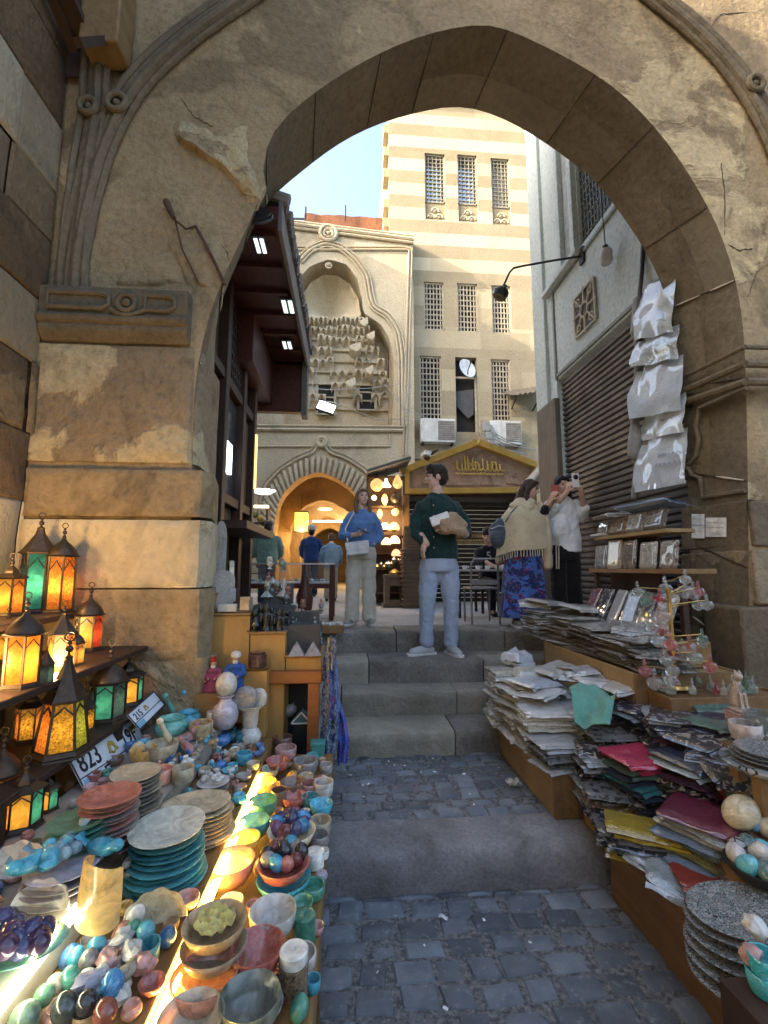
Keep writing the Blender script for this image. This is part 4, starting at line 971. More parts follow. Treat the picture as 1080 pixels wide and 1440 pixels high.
b=MB(); b.x=M.Rotation(R(60),4,'X'); b.lathe([(0,-.01),(.03,-.008),(.04,.05),(0,.07)],12); b.lathe([(0,.02),(.125,.02),(.125,.03),(0,.03)],20); b.build('motor',blk,t)
# white globe lamp and yellow lit goods by the shop corner
p=at(371,690,7.2); t=T('wall_lamp','white flower shaped wall lamp left of the gate arch','lamp',p)
b=MB(); b.lathe([(.02,-.06),(.1,-.05),(.17,.0),(.15,.012),(.08,-.02),(0,-.03)],16,lob=(6,.15)); b.build('shade',glow('lamp_white',(.85,.92,1),1.0),t)
b=MB(); b.bar((0,0,0),(-.4,.05,.12),.02); b.build('arm',blk,t)
t=T('goods_rack','tall rack of yellow trinkets under a strip light by the shop corner','rack',at(355,800,8.9)); r=random.Random(41)
a=at(340,712,8.9); c=at(374,800,8.9); b=MB(); b.box((a.x,8.9,c.z-.1),(a.x+.03,9.2,a.z)); b.box((c.x-.03,8.9,c.z-.1),(c.x,9.2,a.z)); 
for i in range(5): z=c.z-.1+(a.z-c.z+.1)*i/4; b.box((a.x,8.9,z),(c.x,9.2,z+.02))
b.build('shelves',wd_dk,t,world=True)
b=MB(); b.box((a.x,8.85,a.z-.03),(c.x+.02,8.89,a.z+.02)); b.build('strip_light',glow('strip_warmwhite',(1,.8,.5),1.2),t,world=True)
for i in range(46):
    x=r.uniform(a.x+.03,c.x-.03); z=a.z-.07-r.random()*(a.z-c.z-.0); b=MB(); b.ball((x,8.9+r.random()*.15,z),(r.uniform(.03,.06),.04,r.uniform(.04,.07)),7,5)
    b.build('trinket',plain('trinket_yellow',(.5,.36,.05),.4) if i<24 else (plain('trinket_green',(.1,.13,.04),.5) if i<36 else plain('trinket_brown',(.2,.1,.05),.5)),t,world=True)
# ================================================================ kiosk with the gabled sign
YK=9.0
kio=T('market_kiosk','brown market kiosk under a yellow gable with a carved sign board','kiosk',(at(660,860,YK).x,YK,1.04))
yel=wood('yellow_timber',(.47,.31,.06),(.34,.21,.045),'x',.55)
def k3(px,py,Y=YK): return at(px,py,Y)
A,L_,R_=k3(670,624),k3(571,662),k3(752,656); BL,BR=k3(571,692),k3(752,690)
b=MB()
def plank(p,q,w,th,y,mat=None): b.bar(V((p.x,y,p.z)),V((q.x,y,q.z)),th,w)
plank(A+V((-.02,0,0)),L_+V((-.12,0,-.04)),.13,.14,YK-.06); plank(A+V((.02,0,.002)),R_+V((.12,0,-.04)),.13,.146,YK-.062); plank(BL+V((-.05,0,0)),BR+V((.05,0,0)),.11,.12,YK-.055)
plank(L_,BL,.11,.11,YK-.05); plank(R_,BR,.11,.112,YK-.05)
b.build('gable_frame',yel,kio,world=True,bevel=.006)
b=MB(); b.prism([(BL.x,BL.z),(BR.x,BR.z),(R_.x,R_.z),(A.x,A.z),(L_.x,L_.z)],YK,YK+.06); sb=b.build('sign_board',stone('sign_stone',(.46,.32,.24),(.33,.22,.155),bump=.5,stain=(.12,.08,.06),scale=3),kio,world=True)
gold=plain('gold_letter',(.62,.44,.12),.45,.3)
b=MB(); r=random.Random(19)
x0=k3(642,650).x; x1=k3(706,650).x; zl=k3(670,662).z
x=x0
while x<x1:   # carved calligraphy: tall strokes, loops and dots on a base line
    hh=r.choice((.2,.26,.3,.14)); w=r.uniform(.05,.11)
    b.tube([(x,YK-.02,zl+hh),(x+.01,YK-.02,zl+.04),(x+w*.6,YK-.02,zl-.01),(x+w,YK-.02,zl+.03)],.016,5)
    if r.random()<.5: b.torus((x+w*.5,YK-.02,zl+.08+r.random()*.08),.03,.011,10,5,'y')
    if r.random()<.6: b.ball((x+w*.4,YK-.02,zl-.05),.016,6,4)
    x+=w
b.tube([(x0-.03+.02*i,YK-.02,zl-.075+.012*sin(i*1.7)) for i in range(int((x1-x0)/.02)+4)],.014,5)
b.build('gold_lettering',gold,sb,world=True)
b=MB()
for (xa,xb,y) in ((594,610,679),(625,668,681),(676,700,681),(712,740,679)): b.box((k3(xa,y).x,YK-.03,k3(xa,y).z-.02),(k3(xb,y).x,YK-.002,k3(xa,y).z+.03))
for (xa,y) in ((612,664),(650,672),(690,670),(724,668),(600,672),(738,672)): p=k3(xa,y); b.torus((p.x,YK-.015,p.z),.035,.014,10,5,'y')
b.build('carved_relief',stone('sign_stone',(.46,.32,.24),(.33,.22,.155),bump=.5,stain=(.12,.08,.06),scale=3),sb,world=True)
for px in (571,749):
    b=MB(); p=k3(px,690); b.box((p.x-.05,YK-.06,1.04),(p.x+.06,YK+.06,p.z)); b.build('post',wood('post_timber',(.25,.13,.035),(.15,.075,.02),'z'),kio,world=True,bevel=.006)
b=MB(); a=k3(578,697); c=k3(746,697); zs=a.z
for i in range(int((zs-1.04)/.09)): z=1.04+.09*i; b.box((a.x,YK+.3,z),(c.x,YK+.34,z+.075),rnd.uniform(.3,.7))
b.build('back_shutter',plain('kiosk_dark',(.03,.025,.02),.9,spec=.1),kio,world=True,bevel=.005)
b=MB(); b.box((BL.x,YK+.062,zs),(BR.x,YK+1.6,zs+.1)); b.box((BL.x,YK+.36,1.04),(BL.x+.06,YK+1.6,zs)); b.box((BR.x-.06,YK+.36,1.04),(BR.x,YK+1.6,zs)); b.build('cabin',wd_dk,kio,world=True)
b=MB(); p=k3(516,668,8.6); q_=k3(574,650,8.6); b.bar(V((p.x,8.7,p.z)),V((q_.x,8.7,q_.z)),1.0,.05); b.build('side_roof',plain('fascia_grey',(.13,.12,.115),.7),kio,world=True)
b=MB(); r=random.Random(6); zf=k3(660,770).z   # pierced brass frieze low on the back wall
for i in range(26):
    p=k3(640+i*4,752); b.torus((p.x,YK+.285,p.z),.045,.012,10,5,'y'); b.torus((p.x,YK+.285,p.z-.12),.045,.012,10,5,'y')
b.build('pierced_frieze',plain('brass_dull',(.22,.15,.06),.5,.5),kio,world=True)
t=T('stuffed_bundle','white and brown bundle perched on the left slope of the kiosk gable','bundle',k3(600,640,YK-.05)); b=MB(); b.ball((0,0,-.01),(.13,.1,.1),12,8,ns=.5,seed=3); b.build('cloth',cloth('canvas_white',(.6,.58,.52)),t)
b=MB(); b.ball((.0,-.06,-.07),(.07,.06,.06),10,6,ns=.3); b.limb([(.08,0,.02),(.2,0,.1),(.24,0,.12)],[.04,.03,.02],8); b.build('strap',cloth('brown_bag',(.1,.06,.035)),t)
brass=plain('brass',(.42,.29,.10),.35,.8,sc=10)
# brass plates hung on the shutter
for i,(px,py,rr,lab) in enumerate(((587,734,.16,'large round engraved brass plate hung on the kiosk shutter'),(602,730,.06,'small brass plate right of the large engraved plate'),(582,752,.085,'middling brass plate hung below the large engraved plate'),(591,751,.05,'smallest brass plate in the second row on the kiosk shutter'),(584,764,.065,'lowest brass plate hung on the kiosk shutter'),(600,741,.045,'tiny brass disc between the larger plates on the shutter'))):
    p=k3(px,py,YK+.24); b=MB(); b.x=M.Rotation(R(90),4,'X'); b.lathe([(0,.0),(rr*.45,.002),(rr*.5,.012),(rr*.75,.01),(rr*.8,.018),(rr,.02),(rr,.012),(rr*.5,-.008),(0,-.01)],24); o=b.build('brass_plate',brass if i!=0 else plain('silver_brass',(.5,.44,.33),.4,.6,sc=30)); o.location=p; tag(o,lab,'plate','brass plates on the kiosk shutter')
# lamp stall left of the post
rack=T('lamp_rack','timber rack hung with lamps on the left side of the kiosk','rack',k3(545,860,8.6)); b=MB()
a=k3(517,668,8.5); c=k3(568,668,8.5)
for x in (a.x,c.x): b.box((x-.02,8.5,1.04),(x+.02,8.55,a.z)); 
for py in (670,712,753,778,800,835): z=k3(540,py,8.5).z; b.box((a.x,8.5,z-.015),(c.x,8.85,z+.01))
b.box((a.x,8.86,1.04),(c.x,8.9,a.z)); b.build('shelves',wood('mid_timber',(.16,.09,.04),(.09,.05,.025),'z'),rack,world=True)
def hanglamp(px,py,s,kind,label,g):
    p=k3(px,py,8.42); t=T('hanging_lamp',label,'lamp',p,0,'lamps hung on the kiosk rack')
    pr={'globe':[(0,-1),(.5,-.88),(.92,-.4),(1,0),(.9,.45),(.5,.85),(.25,1.0),(0,1.0)],'cone':[(0,-.9),(1.1,-.9),(1.15,-.75),(.55,0),(.3,.7),(.2,1.2),(0,1.2)],'egg':[(0,-1.2),(.55,-1),(.95,-.4),(.85,.3),(.45,1.1),(.2,1.6),(0,1.6)],'drop':[(0,-1.4),(.35,-1.1),(.7,-.3),(.6,.4),(.2,1.2),(0,1.4)]}[kind]
    b=MB(); b.lathe([(r_*s,z*s) for r_,z in pr],16); b.build('shade',g,t)
    b=MB(); b.tube([(0,0,s*1.0),(0,0,s*2+.1)],.006,5); b.lathe([(.35*s,s*1.0),(.3*s,s*1.25),(0,s*1.3)],10); b.build('fitting',iron,t)
gb=glow('pierced_brass',(.55,.36,.13),.5,(.12,.07,.02),60); gw=glow('milk_glass',(.9,.75,.5),.9,sc=20); gy=glow('yellow_glass',(1,.6,.08),1.6,sc=25); gr=glow('mosaic_red',(.6,.12,.03),.8,(.8,.6,.3),70); gd=plain('dark_brass',(.1,.07,.04),.4,.6)
for a in ((530,682,.125,'globe',gb,'round pierced brass lamp hung leftmost on the kiosk rack'),(543,679,.085,'cone',gw,'white cone lamp hung second from left on the kiosk rack'),(559,679,.10,'egg',gb,'tall egg shaped brass lamp hung beside the kiosk post'),(541,702,.085,'drop',gy,'yellow teardrop lamp hung in the second row of the kiosk rack'),(556,701,.095,'globe',gd,'dark round brass lamp hung below the egg shaped lamp'),(526,700,.05,'globe',gw,'small white bulb hung below the leftmost brass lamp'),(556,720,.075,'globe',gb,'small pierced brass ball lamp below the dark brass lamp'),(534,722,.07,'drop',gy,'small yellow drop lamp hung above the mosaic lamps')):
    hanglamp(a[0],a[1],a[2],a[3],a[5],a[4])
for i,(px,py,s,g,lab) in enumerate(((541,741,.095,gr,'red and white mosaic dome lamp on the left of the upper rack shelf'),(554,741,.10,gy,'yellow mosaic dome lamp on the right of the upper rack shelf'),(543,762,.095,gr,'red mosaic dome lamp on the left of the second rack shelf'),(555,760,.105,glow('mosaic_peach',(.9,.5,.25),.8,sc=60),'peach mosaic dome lamp on the right of the second rack shelf'),(557,778,.09,glow('mosaic_rose',(.8,.3,.15),.6,sc=60),'rosy dome lamp over the silver trinkets on the rack'))):
    p=k3(px,py,8.46); t=T('dome_lamp',lab,'lamp',p,0,'dome lamps on the kiosk rack'); b=MB(); b.lathe([(s*.9,-s*.6),(s,-s*.2),(s*.8,s*.4),(s*.4,s*.8),(0,s*.9)],16); b.build('shade',g,t); b=MB(); b.lathe([(s*.5,-s*.9),(s*.3,-s*.7),(s*.9,-s*.6),(0,-s*.55)],14); b.build('base',brass,t)
silver=plain('silver',(.5,.48,.45),.3,.75,sc=12)
r=random.Random(61)
for i in range(12):
    p=k3(530+i*3.4+r.uniform(-1,1),r.choice((787,793,797)),8.46-r.random()*.1); s=r.uniform(.035,.06); b=MB()
    b.lathe([(s*.7,-s),(s*.4,-s*.7),(s,0),(s*.6,s*.6),(s*.3,s*.8),(s*.35,s*1.1),(0,s*1.2)],12); o=b.build('metal_pot',silver if i%3 else brass); o.location=p; tag(o,'small silver or brass pot on the middle rack shelf','pot','small metal pots on the kiosk rack')
lampobj('lamp_rack_light',k3(545,725,8.3),9,(1,.7,.4),.1)
# crates beside the kiosk
cr=wood('crate_brown',(.19,.125,.07),(.12,.08,.045),'x')
p=at(555,858,8.2); t=T('wooden_stool','brown box stool with an open dark side before the lamp rack','stool',(p.x,8.2,1.04)); b=MB()
b.box((-.2,-.2,.5),(.2,.2,.56)); b.box((-.19,-.19,0),(-.1,.19,.5)); b.box((.1,-.19,0),(.19,.19,.5)); b.box((-.1,-.185,.36),(.1,.185,.5)); b.box((-.1,-.185,0),(.1,.185,.12)); b.box((-.22,-.22,0),(.22,.22,.06)); b.build('body',cr,t,bevel=.008)
b=MB(); b.lathe([(.1,.562),(.11,.6),(.04,.65),(0,.66)],14); b.build('brass_knob',brass,t)
for (x0,n,wd,lab) in ((572,13,.36,'flat'),(592,9,.3,'slim')):
    for i in range(n):
        p=at(x0+8,860,8.0); b=MB(); b.box((-wd/2,-.2,0),(wd/2,.2,.05)); b.box((-wd/2-.02,-.22,.05),(wd/2+.02,.22,.075))
        o=b.build('wooden_tray',cr,bevel=.006); o.location=(p.x+rnd.uniform(-.01,.01),8.0+(0 if lab=='flat' else .5),1.04+i*.078); o.rotation_euler=(0,0,rnd.uniform(-.05,.05)); tag(o,'%s brown wooden tray, %s of its stack beside the kiosk post'%(lab,ORD[n-1-i] if i<n-1 else 'topmost'),'tray','wooden trays stacked by the kiosk')
p=at(582,800,8.1); t=T('louvred_board','brown louvred panel standing on the wooden trays left of the standing man','panel',(p.x,8.15,1.04+13*.078)); b=MB(); b.box((-.17,-.02,0),(.17,.02,.42))
for i in range(7): b.box((-.14,-.04,.03+.055*i),(.14,-.02,.065+.055*i))
b.build('louvres',cr,t,bevel=.004)
# glass counter on the plaza
YG=6.0; a=at(372,792,YG); c=at(470,792,YG); zt=1.76
gc=T('glass_counter','glass topped jewellery counter on dark red legs beside the shop','counter',((a.x+c.x)/2,YG,1.04)); x0,x1=a.x-.45,c.x
maho=wood('mahogany',(.11,.035,.018),(.06,.02,.012),'z',.4)
b=MB()
for (x,y) in ((x1-.06,YG),(x0,YG),(x1-.06,YG+.5),(x0,YG+.5),(x1-.42,YG)): b.box((x,y,1.04),(x+.06,y+.06,zt))
b.box((x0,YG+.01,zt-.31),(x1-.002,YG+.05,zt-.25)); b.box((x0,YG+.01,zt-.3),(x0+.03,YG+.5,zt-.26)); b.box((x0,YG+.5,zt-.31),(x1-.002,YG+.545,zt-.25)); b.build('legs',maho,gc,world=True,bevel=.006)
b=MB(); b.box((x1-.44,YG-.02,1.2),(x1-.30,YG+.1,zt-.26)); b.lathe([(.05,0),(.1,.1),(.11,.25),(.06,.4),(.05,.5)],12,c=(x1-.37,YG-.02,1.1)); b.build('turned_leg',maho,gc,world=True)
b=MB(); b.box((x0+.01,YG+.02,zt-.25),(x1-.02,YG+.53,zt-.235)); b.build('tray',plain('tray_grey',(.4,.42,.42),.6),gc,world=True)
b=MB(); b.box((x0,YG,zt),(x1,YG+.56,zt+.012)); b.build('glass_top',glassm('counter_glass',(.5,.58,.6),.04,.4),gc,world=True)
b=MB(); b.box((x0,YG-.006,zt-.24),(x1-.065,YG,zt)); b.build('glass_front',glassm('counter_glass2',(.45,.52,.54),.04,.22),gc,world=True)
b=MB(); b.box((x0,YG-.012,zt-.004),(x1+.004,YG-.007,zt+.016)); b.build('steel_edge',plain('steel',(.55,.55,.55),.35,.7),gc,world=True)
r=random.Random(8)
for i in range(16):
    b=MB(); b.ball((0,0,0),(r.uniform(.015,.04),.02,r.uniform(.012,.03)),8,5,ns=.3,seed=i); o=b.build('trinket',silver if i%2 else plain('turquoise_bit',(.08,.3,.33),.4)); o.location=(x0+.1+(x1-x0-.2)*i/16,YG+.1+r.random()*.3,zt-.21); tag(o,'tiny %s trinket lying inside the glass counter'%('silver' if i%2 else 'turquoise'),'trinket','trinkets inside the glass counter')
# cafe chair and table right of the man
p=at(682,880,5.5); t=T('metal_chair','bare grey metal chair seen from behind at the edge of the top step','chair',(p.x,5.45,1.04)); st=plain('chair_grey',(.2,.19,.18),.45,.6)
b=MB(); b.tube([(-.17,0,0),(-.17,.02,.42),(-.165,.0,.72),(-.13,-.005,.78),(.13,-.005,.78),(.165,0,.72),(.17,.02,.42),(.17,0,0)],.013,7); b.bar((-.165,.01,.5),(.165,.01,.5),.02,.06); b.build('back_frame',st,t)
for s_ in (-1,1): b=MB(); b.tube([(s_*.16,.38,0),(s_*.165,.36,.42)],.013,7); b.build('leg',st,t)
b=MB(); b.cbox((0,.19,.425),(.36,.4,.025)); b.build('seat',st,t,bevel=.01)
p=at(672,800,6.6); t=T('cafe_table','small tray table with a pale top behind the standing man','table',(p.x,6.4,1.04)); b=MB(); b.cbox((0,0,.64),(.85,.5,.03)); b.build('top',plain('table_pale',(.45,.43,.4),.5),t,bevel=.006)
for (x,y) in ((-.38,-.2),(.38,-.2),(-.38,.2),(.38,.2)): b=MB(); b.bar((x,y,0),(x,y,.63),.03); b.build('leg',iron,t)
for i,(x,y) in enumerate(((-.1,-.15),(.05,-.1),(.17,-.18),(.3,-.1),(-.28,-.12))):
    b=MB(); b.lathe([(.02,0),(.03,.005),(.036,.05),(.033,.05),(.025,.01),(0,.008)],12); b.torus((.045,0,.03),.014,.004,8,4,'y'); o=b.build('white_cup',plain('porcelain',(.7,.7,.67),.25,var=.05)); o.location=(t.location.x+x,t.location.y+y,1.04+.656); tag(o,'white porcelain cup on the pale tray table','cup','cups on the tray table')
# ================================================================ left stall: tables
wo=wood('stall_wood',(.26,.15,.055),(.16,.085,.03),'y',.5)
wox=wood('stall_wood_x',(.30,.17,.06),(.20,.11,.04),'x',.5)
tb=T('stall_table','long stepped stall table covered with onyx wares left of the path','table',(-.7,1.7,0))
Z1,Z2,Z3,Z4=.56,.67,.78,.93
b=MB(); b.box((-.50,.55,Z1-.03),(-.085,3.02,Z1)); b.box((-.098,.55,Z1-.14),(-.08,3.02,Z1-.004)); b.build('front_shelf',wo,tb,world=True,bevel=.005)
b=MB(); b.box((-.76,.55,Z2-.03),(-.455,3.0,Z2)); b.box((-.471,.55,Z1+.004),(-.455,3.0,Z2-.032)); b.build('middle_shelf',wo,tb,world=True,bevel=.005)
b=MB(); b.box((-1.16,.55,Z3-.02),(-.74,2.95,Z3)); b.box((-.756,.55,Z2+.004),(-.742,2.95,Z3-.022)); b.build('upper_shelf',plain('shelf_stone',(.32,.28,.22),.4),tb,world=True,bevel=.005)
for (x,y) in ((-.12,.7),(-.12,1.9),(-.12,2.95),(-1.1,.7),(-1.1,2.9)): b=MB(); b.box((x-.03,y-.03,0),(x+.03,y+.03,Z1-.034)); b.build('leg',wo,tb,world=True)
b=MB(); b.box((-.30,.55,0),(-.27,3.0,Z1-.035)); b.build('back_board',wd_dk,tb,world=True)
yled=glow('led_yellow',(1,.70,.14),12,(1,.62,.10)); wled=glow('led_white',(1,.86,.5),5,(.85,.95,.8))
b=MB(); b.tube([(-.441,.7,Z2-.035),(-.441,2.55,Z2-.035)],.013,8); tag(b.build('led_tube',yled),'long yellow light tube under the middle shelf of the stall','light tube')
b=MB(); b.tube([(-.722,.6,Z3+.008),(-.722,1.42,Z3+.008)],.014,8); tag(b.build('led_tube',wled),'white light tube along the upper shelf at the near left corner','light tube')
rk=T('lantern_rack','dark timber rack carrying the lit lanterns against the left wall','rack',(-1.5,1.8,0))
b=MB(); b.box((-1.5,.7,Z4-.03),(-1.14,2.93,Z4)); b.box((-1.72,.7,1.21),(-1.2,2.93,1.24)); b.box((-2.0,.7,1.42),(-1.55,2.94,1.45)); b.build('shelf',wd_dk,rk,world=True,bevel=.005)
for y in (.8,1.7,2.5): 
    b=MB(); b.box((-1.19,y,0),(-1.145,y+.05,Z4-.034)); b.build('leg',wd_dk,rk,world=True)
    b=MB(); b.box((-1.5,y,0),(-1.455,y+.05,1.206)); b.build('leg',wd_dk,rk,world=True)
b=MB(); b.lathe([(.045,0),(.05,.08),(.035,.1),(.05,.14),(.042,.3),(.05,.34),(.0,.34)],14,c=(-1.17,1.62,.6)); b.build('turned_post',wood('post_red',(.17,.06,.02),(.1,.035,.012),'z',.4),rk,world=True)
# ---------------- wares
def span(p): return (p-CAM).dot(fwd)/FP
PR={'bowl':[(.42,0),(.5,.02),(.8,.28),(1,.72),(.985,.76),(.93,.74),(.74,.34),(.35,.12),(0,.1)],
 'deep':[(.6,0),(.7,.03),(.92,.5),(1,1.05),(.98,1.1),(.92,1.06),(.84,.5),(.55,.15),(0,.12)],
 'cup':[(.72,0),(.85,.05),(.97,.5),(1,1.25),(.96,1.3),(.87,1.27),(.82,.3),(0,.22)],
 'plate':[(.55,0),(.6,.015),(.98,.12),(1,.15),(.97,.155),(.6,.06),(0,.05)],
 'vase':[(.5,0),(.62,.06),(.9,.6),(1,1.2),(.85,1.9),(.5,2.3),(.42,2.6),(.65,2.85),(.6,2.9),(.35,2.6),(0,2.55)],
 'flute':[(.6,0),(.72,.1),(.85,.55),(.6,1.0),(.45,1.15),(.55,1.4),(.6,2.4),(.95,2.7),(1,2.78),(.92,2.78),(.5,2.4),(0,2.3)],
 'pot':[(.5,0),(.6,.04),(1,.5),(.97,.85),(.7,1.1),(.78,1.25),(.7,1.25),(.6,1.05),(0,.9)],
 'candle':[(.9,0),(1,.05),(1,2.0),(.93,2.06),(.25,2.02),(.12,1.95),(0,1.95)],
 'jar':[(.7,0),(.8,.05),(1,.6),(.85,1.0),(.5,1.12),(.2,1.2),(.28,1.36),(.15,1.5),(0,1.52)]}
HT={'bowl':.76,'deep':1.1,'cup':1.3,'plate':.155,'vase':2.9,'flute':2.78,'pot':1.25,'candle':2.06,'jar':1.5}
_pm={}
def unit(kind,n=26,wob=.0):
    if kind not in _pm:
        b=MB(); b.lathe(PR[kind],n); 
        b.v=[v*(1+.022*NZ.noise(v*1.6)) for v in b.v]
        _pm[kind]=b.mesh(kind,'all')
        _pm[kind].set_sharp_from_angle(angle=R(50))
    return _pm[kind]
OCC=[]
def ware(kind,name,px,py,Z,rpx,mat,label,cat,group=None,tilt=None,sy=1,sz=1,at_top=True,loc=None,r=None):
    if loc is None:
        p=atz(px,py,Z); s=rpx*span(p)
        if at_top:
            for _ in range(3): p=atz(px,py,Z+HT[kind]*s*sz); s=rpx*span(p)
        loc=V((p.x,p.y,Z)); 
    else: s=r
    o=bpy.data.objects.new(name,unit(kind)); COL.objects.link(o)
    if not o.data.materials: o.data.materials.append(None)
    o.material_slots[0].link='OBJECT'; o.material_slots[0].material=mat
    o.location=loc; o.scale=(s,s*sy,s*sz); o.rotation_euler=tilt or (0,0,rnd.uniform(0,6)); tag(o,label,cat,group); OCC.append((o.location.x,o.location.y,s*max(1,sy)))
    return o
teal=onyx((.05,.30,.33)); dteal=onyx((.03,.20,.23)); green=onyx((.05,.24,.15)); lgreen=onyx((.12,.42,.33)); redo=onyx((.48,.11,.07)); coral=onyx((.58,.25,.15)); pink=onyx((.50,.26,.22))
beige=onyx((.45,.38,.24)); cream=onyx((.62,.52,.32)); white=onyx((.66,.62,.53)); grey=onyx((.27,.25,.22)); olive=onyx((.26,.24,.12)); brown=onyx((.17,.09,.05)); dkgreen=onyx((.10,.11,.08)); amber=onyx((.70,.38,.06)); yello=onyx((.72,.52,.08)); blue=onyx((.02,.15,.40)); turq=onyx((.03,.36,.48)); navy=onyx((.02,.03,.13)); black=onyx((.02,.022,.02)); tan=onyx((.40,.27,.12)); rose=onyx((.46,.2,.16)); purple=onyx((.12,.04,.13)); lilac=onyx((.42,.38,.42))
def stackp(px,pyt,pyb,Z,rpx,mats,cname,where,sy=1,grow=0.12,top=None):
    """a stack of plates between the pixel rows of its top and base"""
    p0=atz(px,pyb,Z); s=rpx*span(p0); 
    lo_,hi_=Z,Z+.6
    for _ in range(30):
        m=(lo_+hi_)/2; q=CAM+(V((p0.x,p0.y,m))-CAM); d=V((p0.x,p0.y,m))-CAM; yy=720-FP*d.dot(upv)/d.dot(fwd)
        if yy>pyt: lo_=m
        else: hi_=m
    H=lo_-Z; th=max(.0145,s*.11); n=max(3,min(15,int(H/th))); th=H/n
    for i in range(n):
        f=1+grow*(1-i/(n-1)); k_=n-1-i; m=mats[i%len(mats)]
        lab='%s plate, %s from the bottom of its stack %s'%(cname,ORD[i] if i else 'first',where) if i<n-1 else 'topmost %s plate of the stack %s'%(cname,where)
        ware('plate','onyx_plate',0,0,0,0,m,lab,'plate','plates stacked on the left stall',loc=(p0.x+rnd.uniform(-.006,.006),p0.y+rnd.uniform(-.006,.006),Z+i*th),r=s*f,sy=sy,sz=th/(s*f*.11)*.62,tilt=(rnd.uniform(-.02,.02),rnd.uniform(-.02,.02),rnd.uniform(0,.3)))
    return V((p0.x,p0.y,Z+H)),s
tp,s1=stackp(232,1172,1238,Z2,47,[teal,dteal],'teal','below the tilted lid',grow=.16)
ware('plate','onyx_plate',0,0,0,0,onyx((.5,.52,.42)),'pale green white plate lying tilted on the big teal stack','plate',loc=tp+V((0,0,.008)),r=s1*1.08,tilt=(.05,-.03,.3))
stackp(276,1128,1180,Z2,47,[beige,cream],'wide beige','behind the teal one',sy=.8)
stackp(186,1084,1150,Z3,33,[beige,grey],'speckled grey','behind the coral topped one')
stackp(150,1122,1192,Z3,37,[pink,grey,rose],'dusty pink','under the coral plate')
p=atz(150,1116,Z3+.16); ware('plate','onyx_plate',155,1116,Z3+.175,40,redo,'shiny coral red plate capping the dusty pink stack','plate')
stackp(106,1152,1216,Z3,37,[green,lgreen],'sea green','left of the pink')
tp,s1=stackp(88,1214,1252,Z3,47,[grey,lilac],'pale grey','under carved fish')
r=random.Random(71)
for i in range(6):   # carved fish and hippos lying on the grey stack
    b=MB(); b.ball((0,0,.02),(.05,.024,.024),12,8,ns=.3,seed=i); b.ball((.05,0,.03),(.02,.018,.018),8,6); b.tube([(-.045,0,.02),(-.07,0,.03),(-.085,0,.045)],[.014,.01,.02],6,flat=.4)
    o=b.build('fish_carving',turq if i%2 else onyx((.2,.33,.36))); o.location=tp+V((r.uniform(-.09,.09),r.uniform(-.05,.05),.004+.012*(i//3))); o.rotation_euler=(0,0,r.uniform(0,6)); tag(o,'small %s carved fish heaped on the pale grey plate stack'%('turquoise' if i%2 else 'grey blue'),'carving','carved fish on the grey plate stack')
# --- lower front tier
B=ware
G1='onyx bowls along the yellow light tube'
for i in range(3):
    p=atz(303,1282,Z1+.2); s=46*span(p)
    B('bowl','onyx_bowl',0,0,0,0,[tan,beige,tan][i],['lowest','middle','topmost'][i]+' tan bowl of the three nested beside the yellow tube','bowl',G1,loc=(p.x,p.y,Z1+.012+.055*i),r=s*(1-.02*i),sz=.85,tilt=(0,0,i))
p=atz(303,1276,Z1+.2)
b=MB(); b.grid(lambda u,v:(.058*v*cos(u*2*pi),.055*v*sin(u*2*pi),.022*NZ.noise(V((v*cos(u*2*pi)*3.5,v*sin(u*2*pi)*3.5,2)))+.01*NZ.noise(V((v*cos(u*2*pi)*9,v*sin(u*2*pi)*9,5)))-.035),26,8,thick=(0,0,.003)); o=b.build('crumpled_wrap',cloth('wrap_yellow',(.6,.5,.16),rough=.4)); o.location=p+V((0,0,.005)); tag(o,'crumpled yellow wrapping inside the topmost tan bowl','wrapping')
for a in ((288,1368,46,coral,'deep','wide coral orange bowl in the lower left front row',.7),(268,1428,46,cream,'deep','pale cream bowl nearest to the viewer below the coral bowl',.8),(352,1398,43,dkgreen,'deep','dark grey green bowl standing in a pale bowl at the front',.9),(362,1328,38,redo,'bowl','red onyx bowl behind the dark grey green bowl',1.3),(384,1278,33,white,'deep','white veined marble bowl right of the tan bowls',.9),(324,1208,34,coral,'deep','orange bowl glowing beside the yellow tube',.75),(346,1176,20,yello,'deep','small yellow lit bowl behind the glowing orange bowl',1),(358,1152,21,teal,'deep','small teal bowl on the light tube row',.9),(370,1124,20,green,'deep','small green bowl on the light tube row',.9),(374,1098,15,amber,'deep','small amber bowl on the light tube row',.9),(378,1080,14,olive,'deep','small olive bowl on the light tube row',.8),(391,1068,17,redo,'deep','small scarlet bowl at the far end of the light tube row',.7)):
    B(a[4],'onyx_bowl',a[0],a[1],Z1+.035,a[2],a[3],a[5],'bowl',G1,sz=a[6])
for a in ((352,1398,46,grey,'pale grey bowl holding the dark grey green bowl'),(362,1340,41,rose,'red bowl under the red onyx bowl'),(288,1380,47,coral,'second coral bowl under the wide coral orange bowl')):
    q=atz(a[0],a[1],Z1+.06); B('bowl','onyx_bowl',0,0,0,0,a[3],a[4],'bowl',G1,loc=(q.x,q.y,Z1+.002),r=a[2]*span(q),sz=.6)
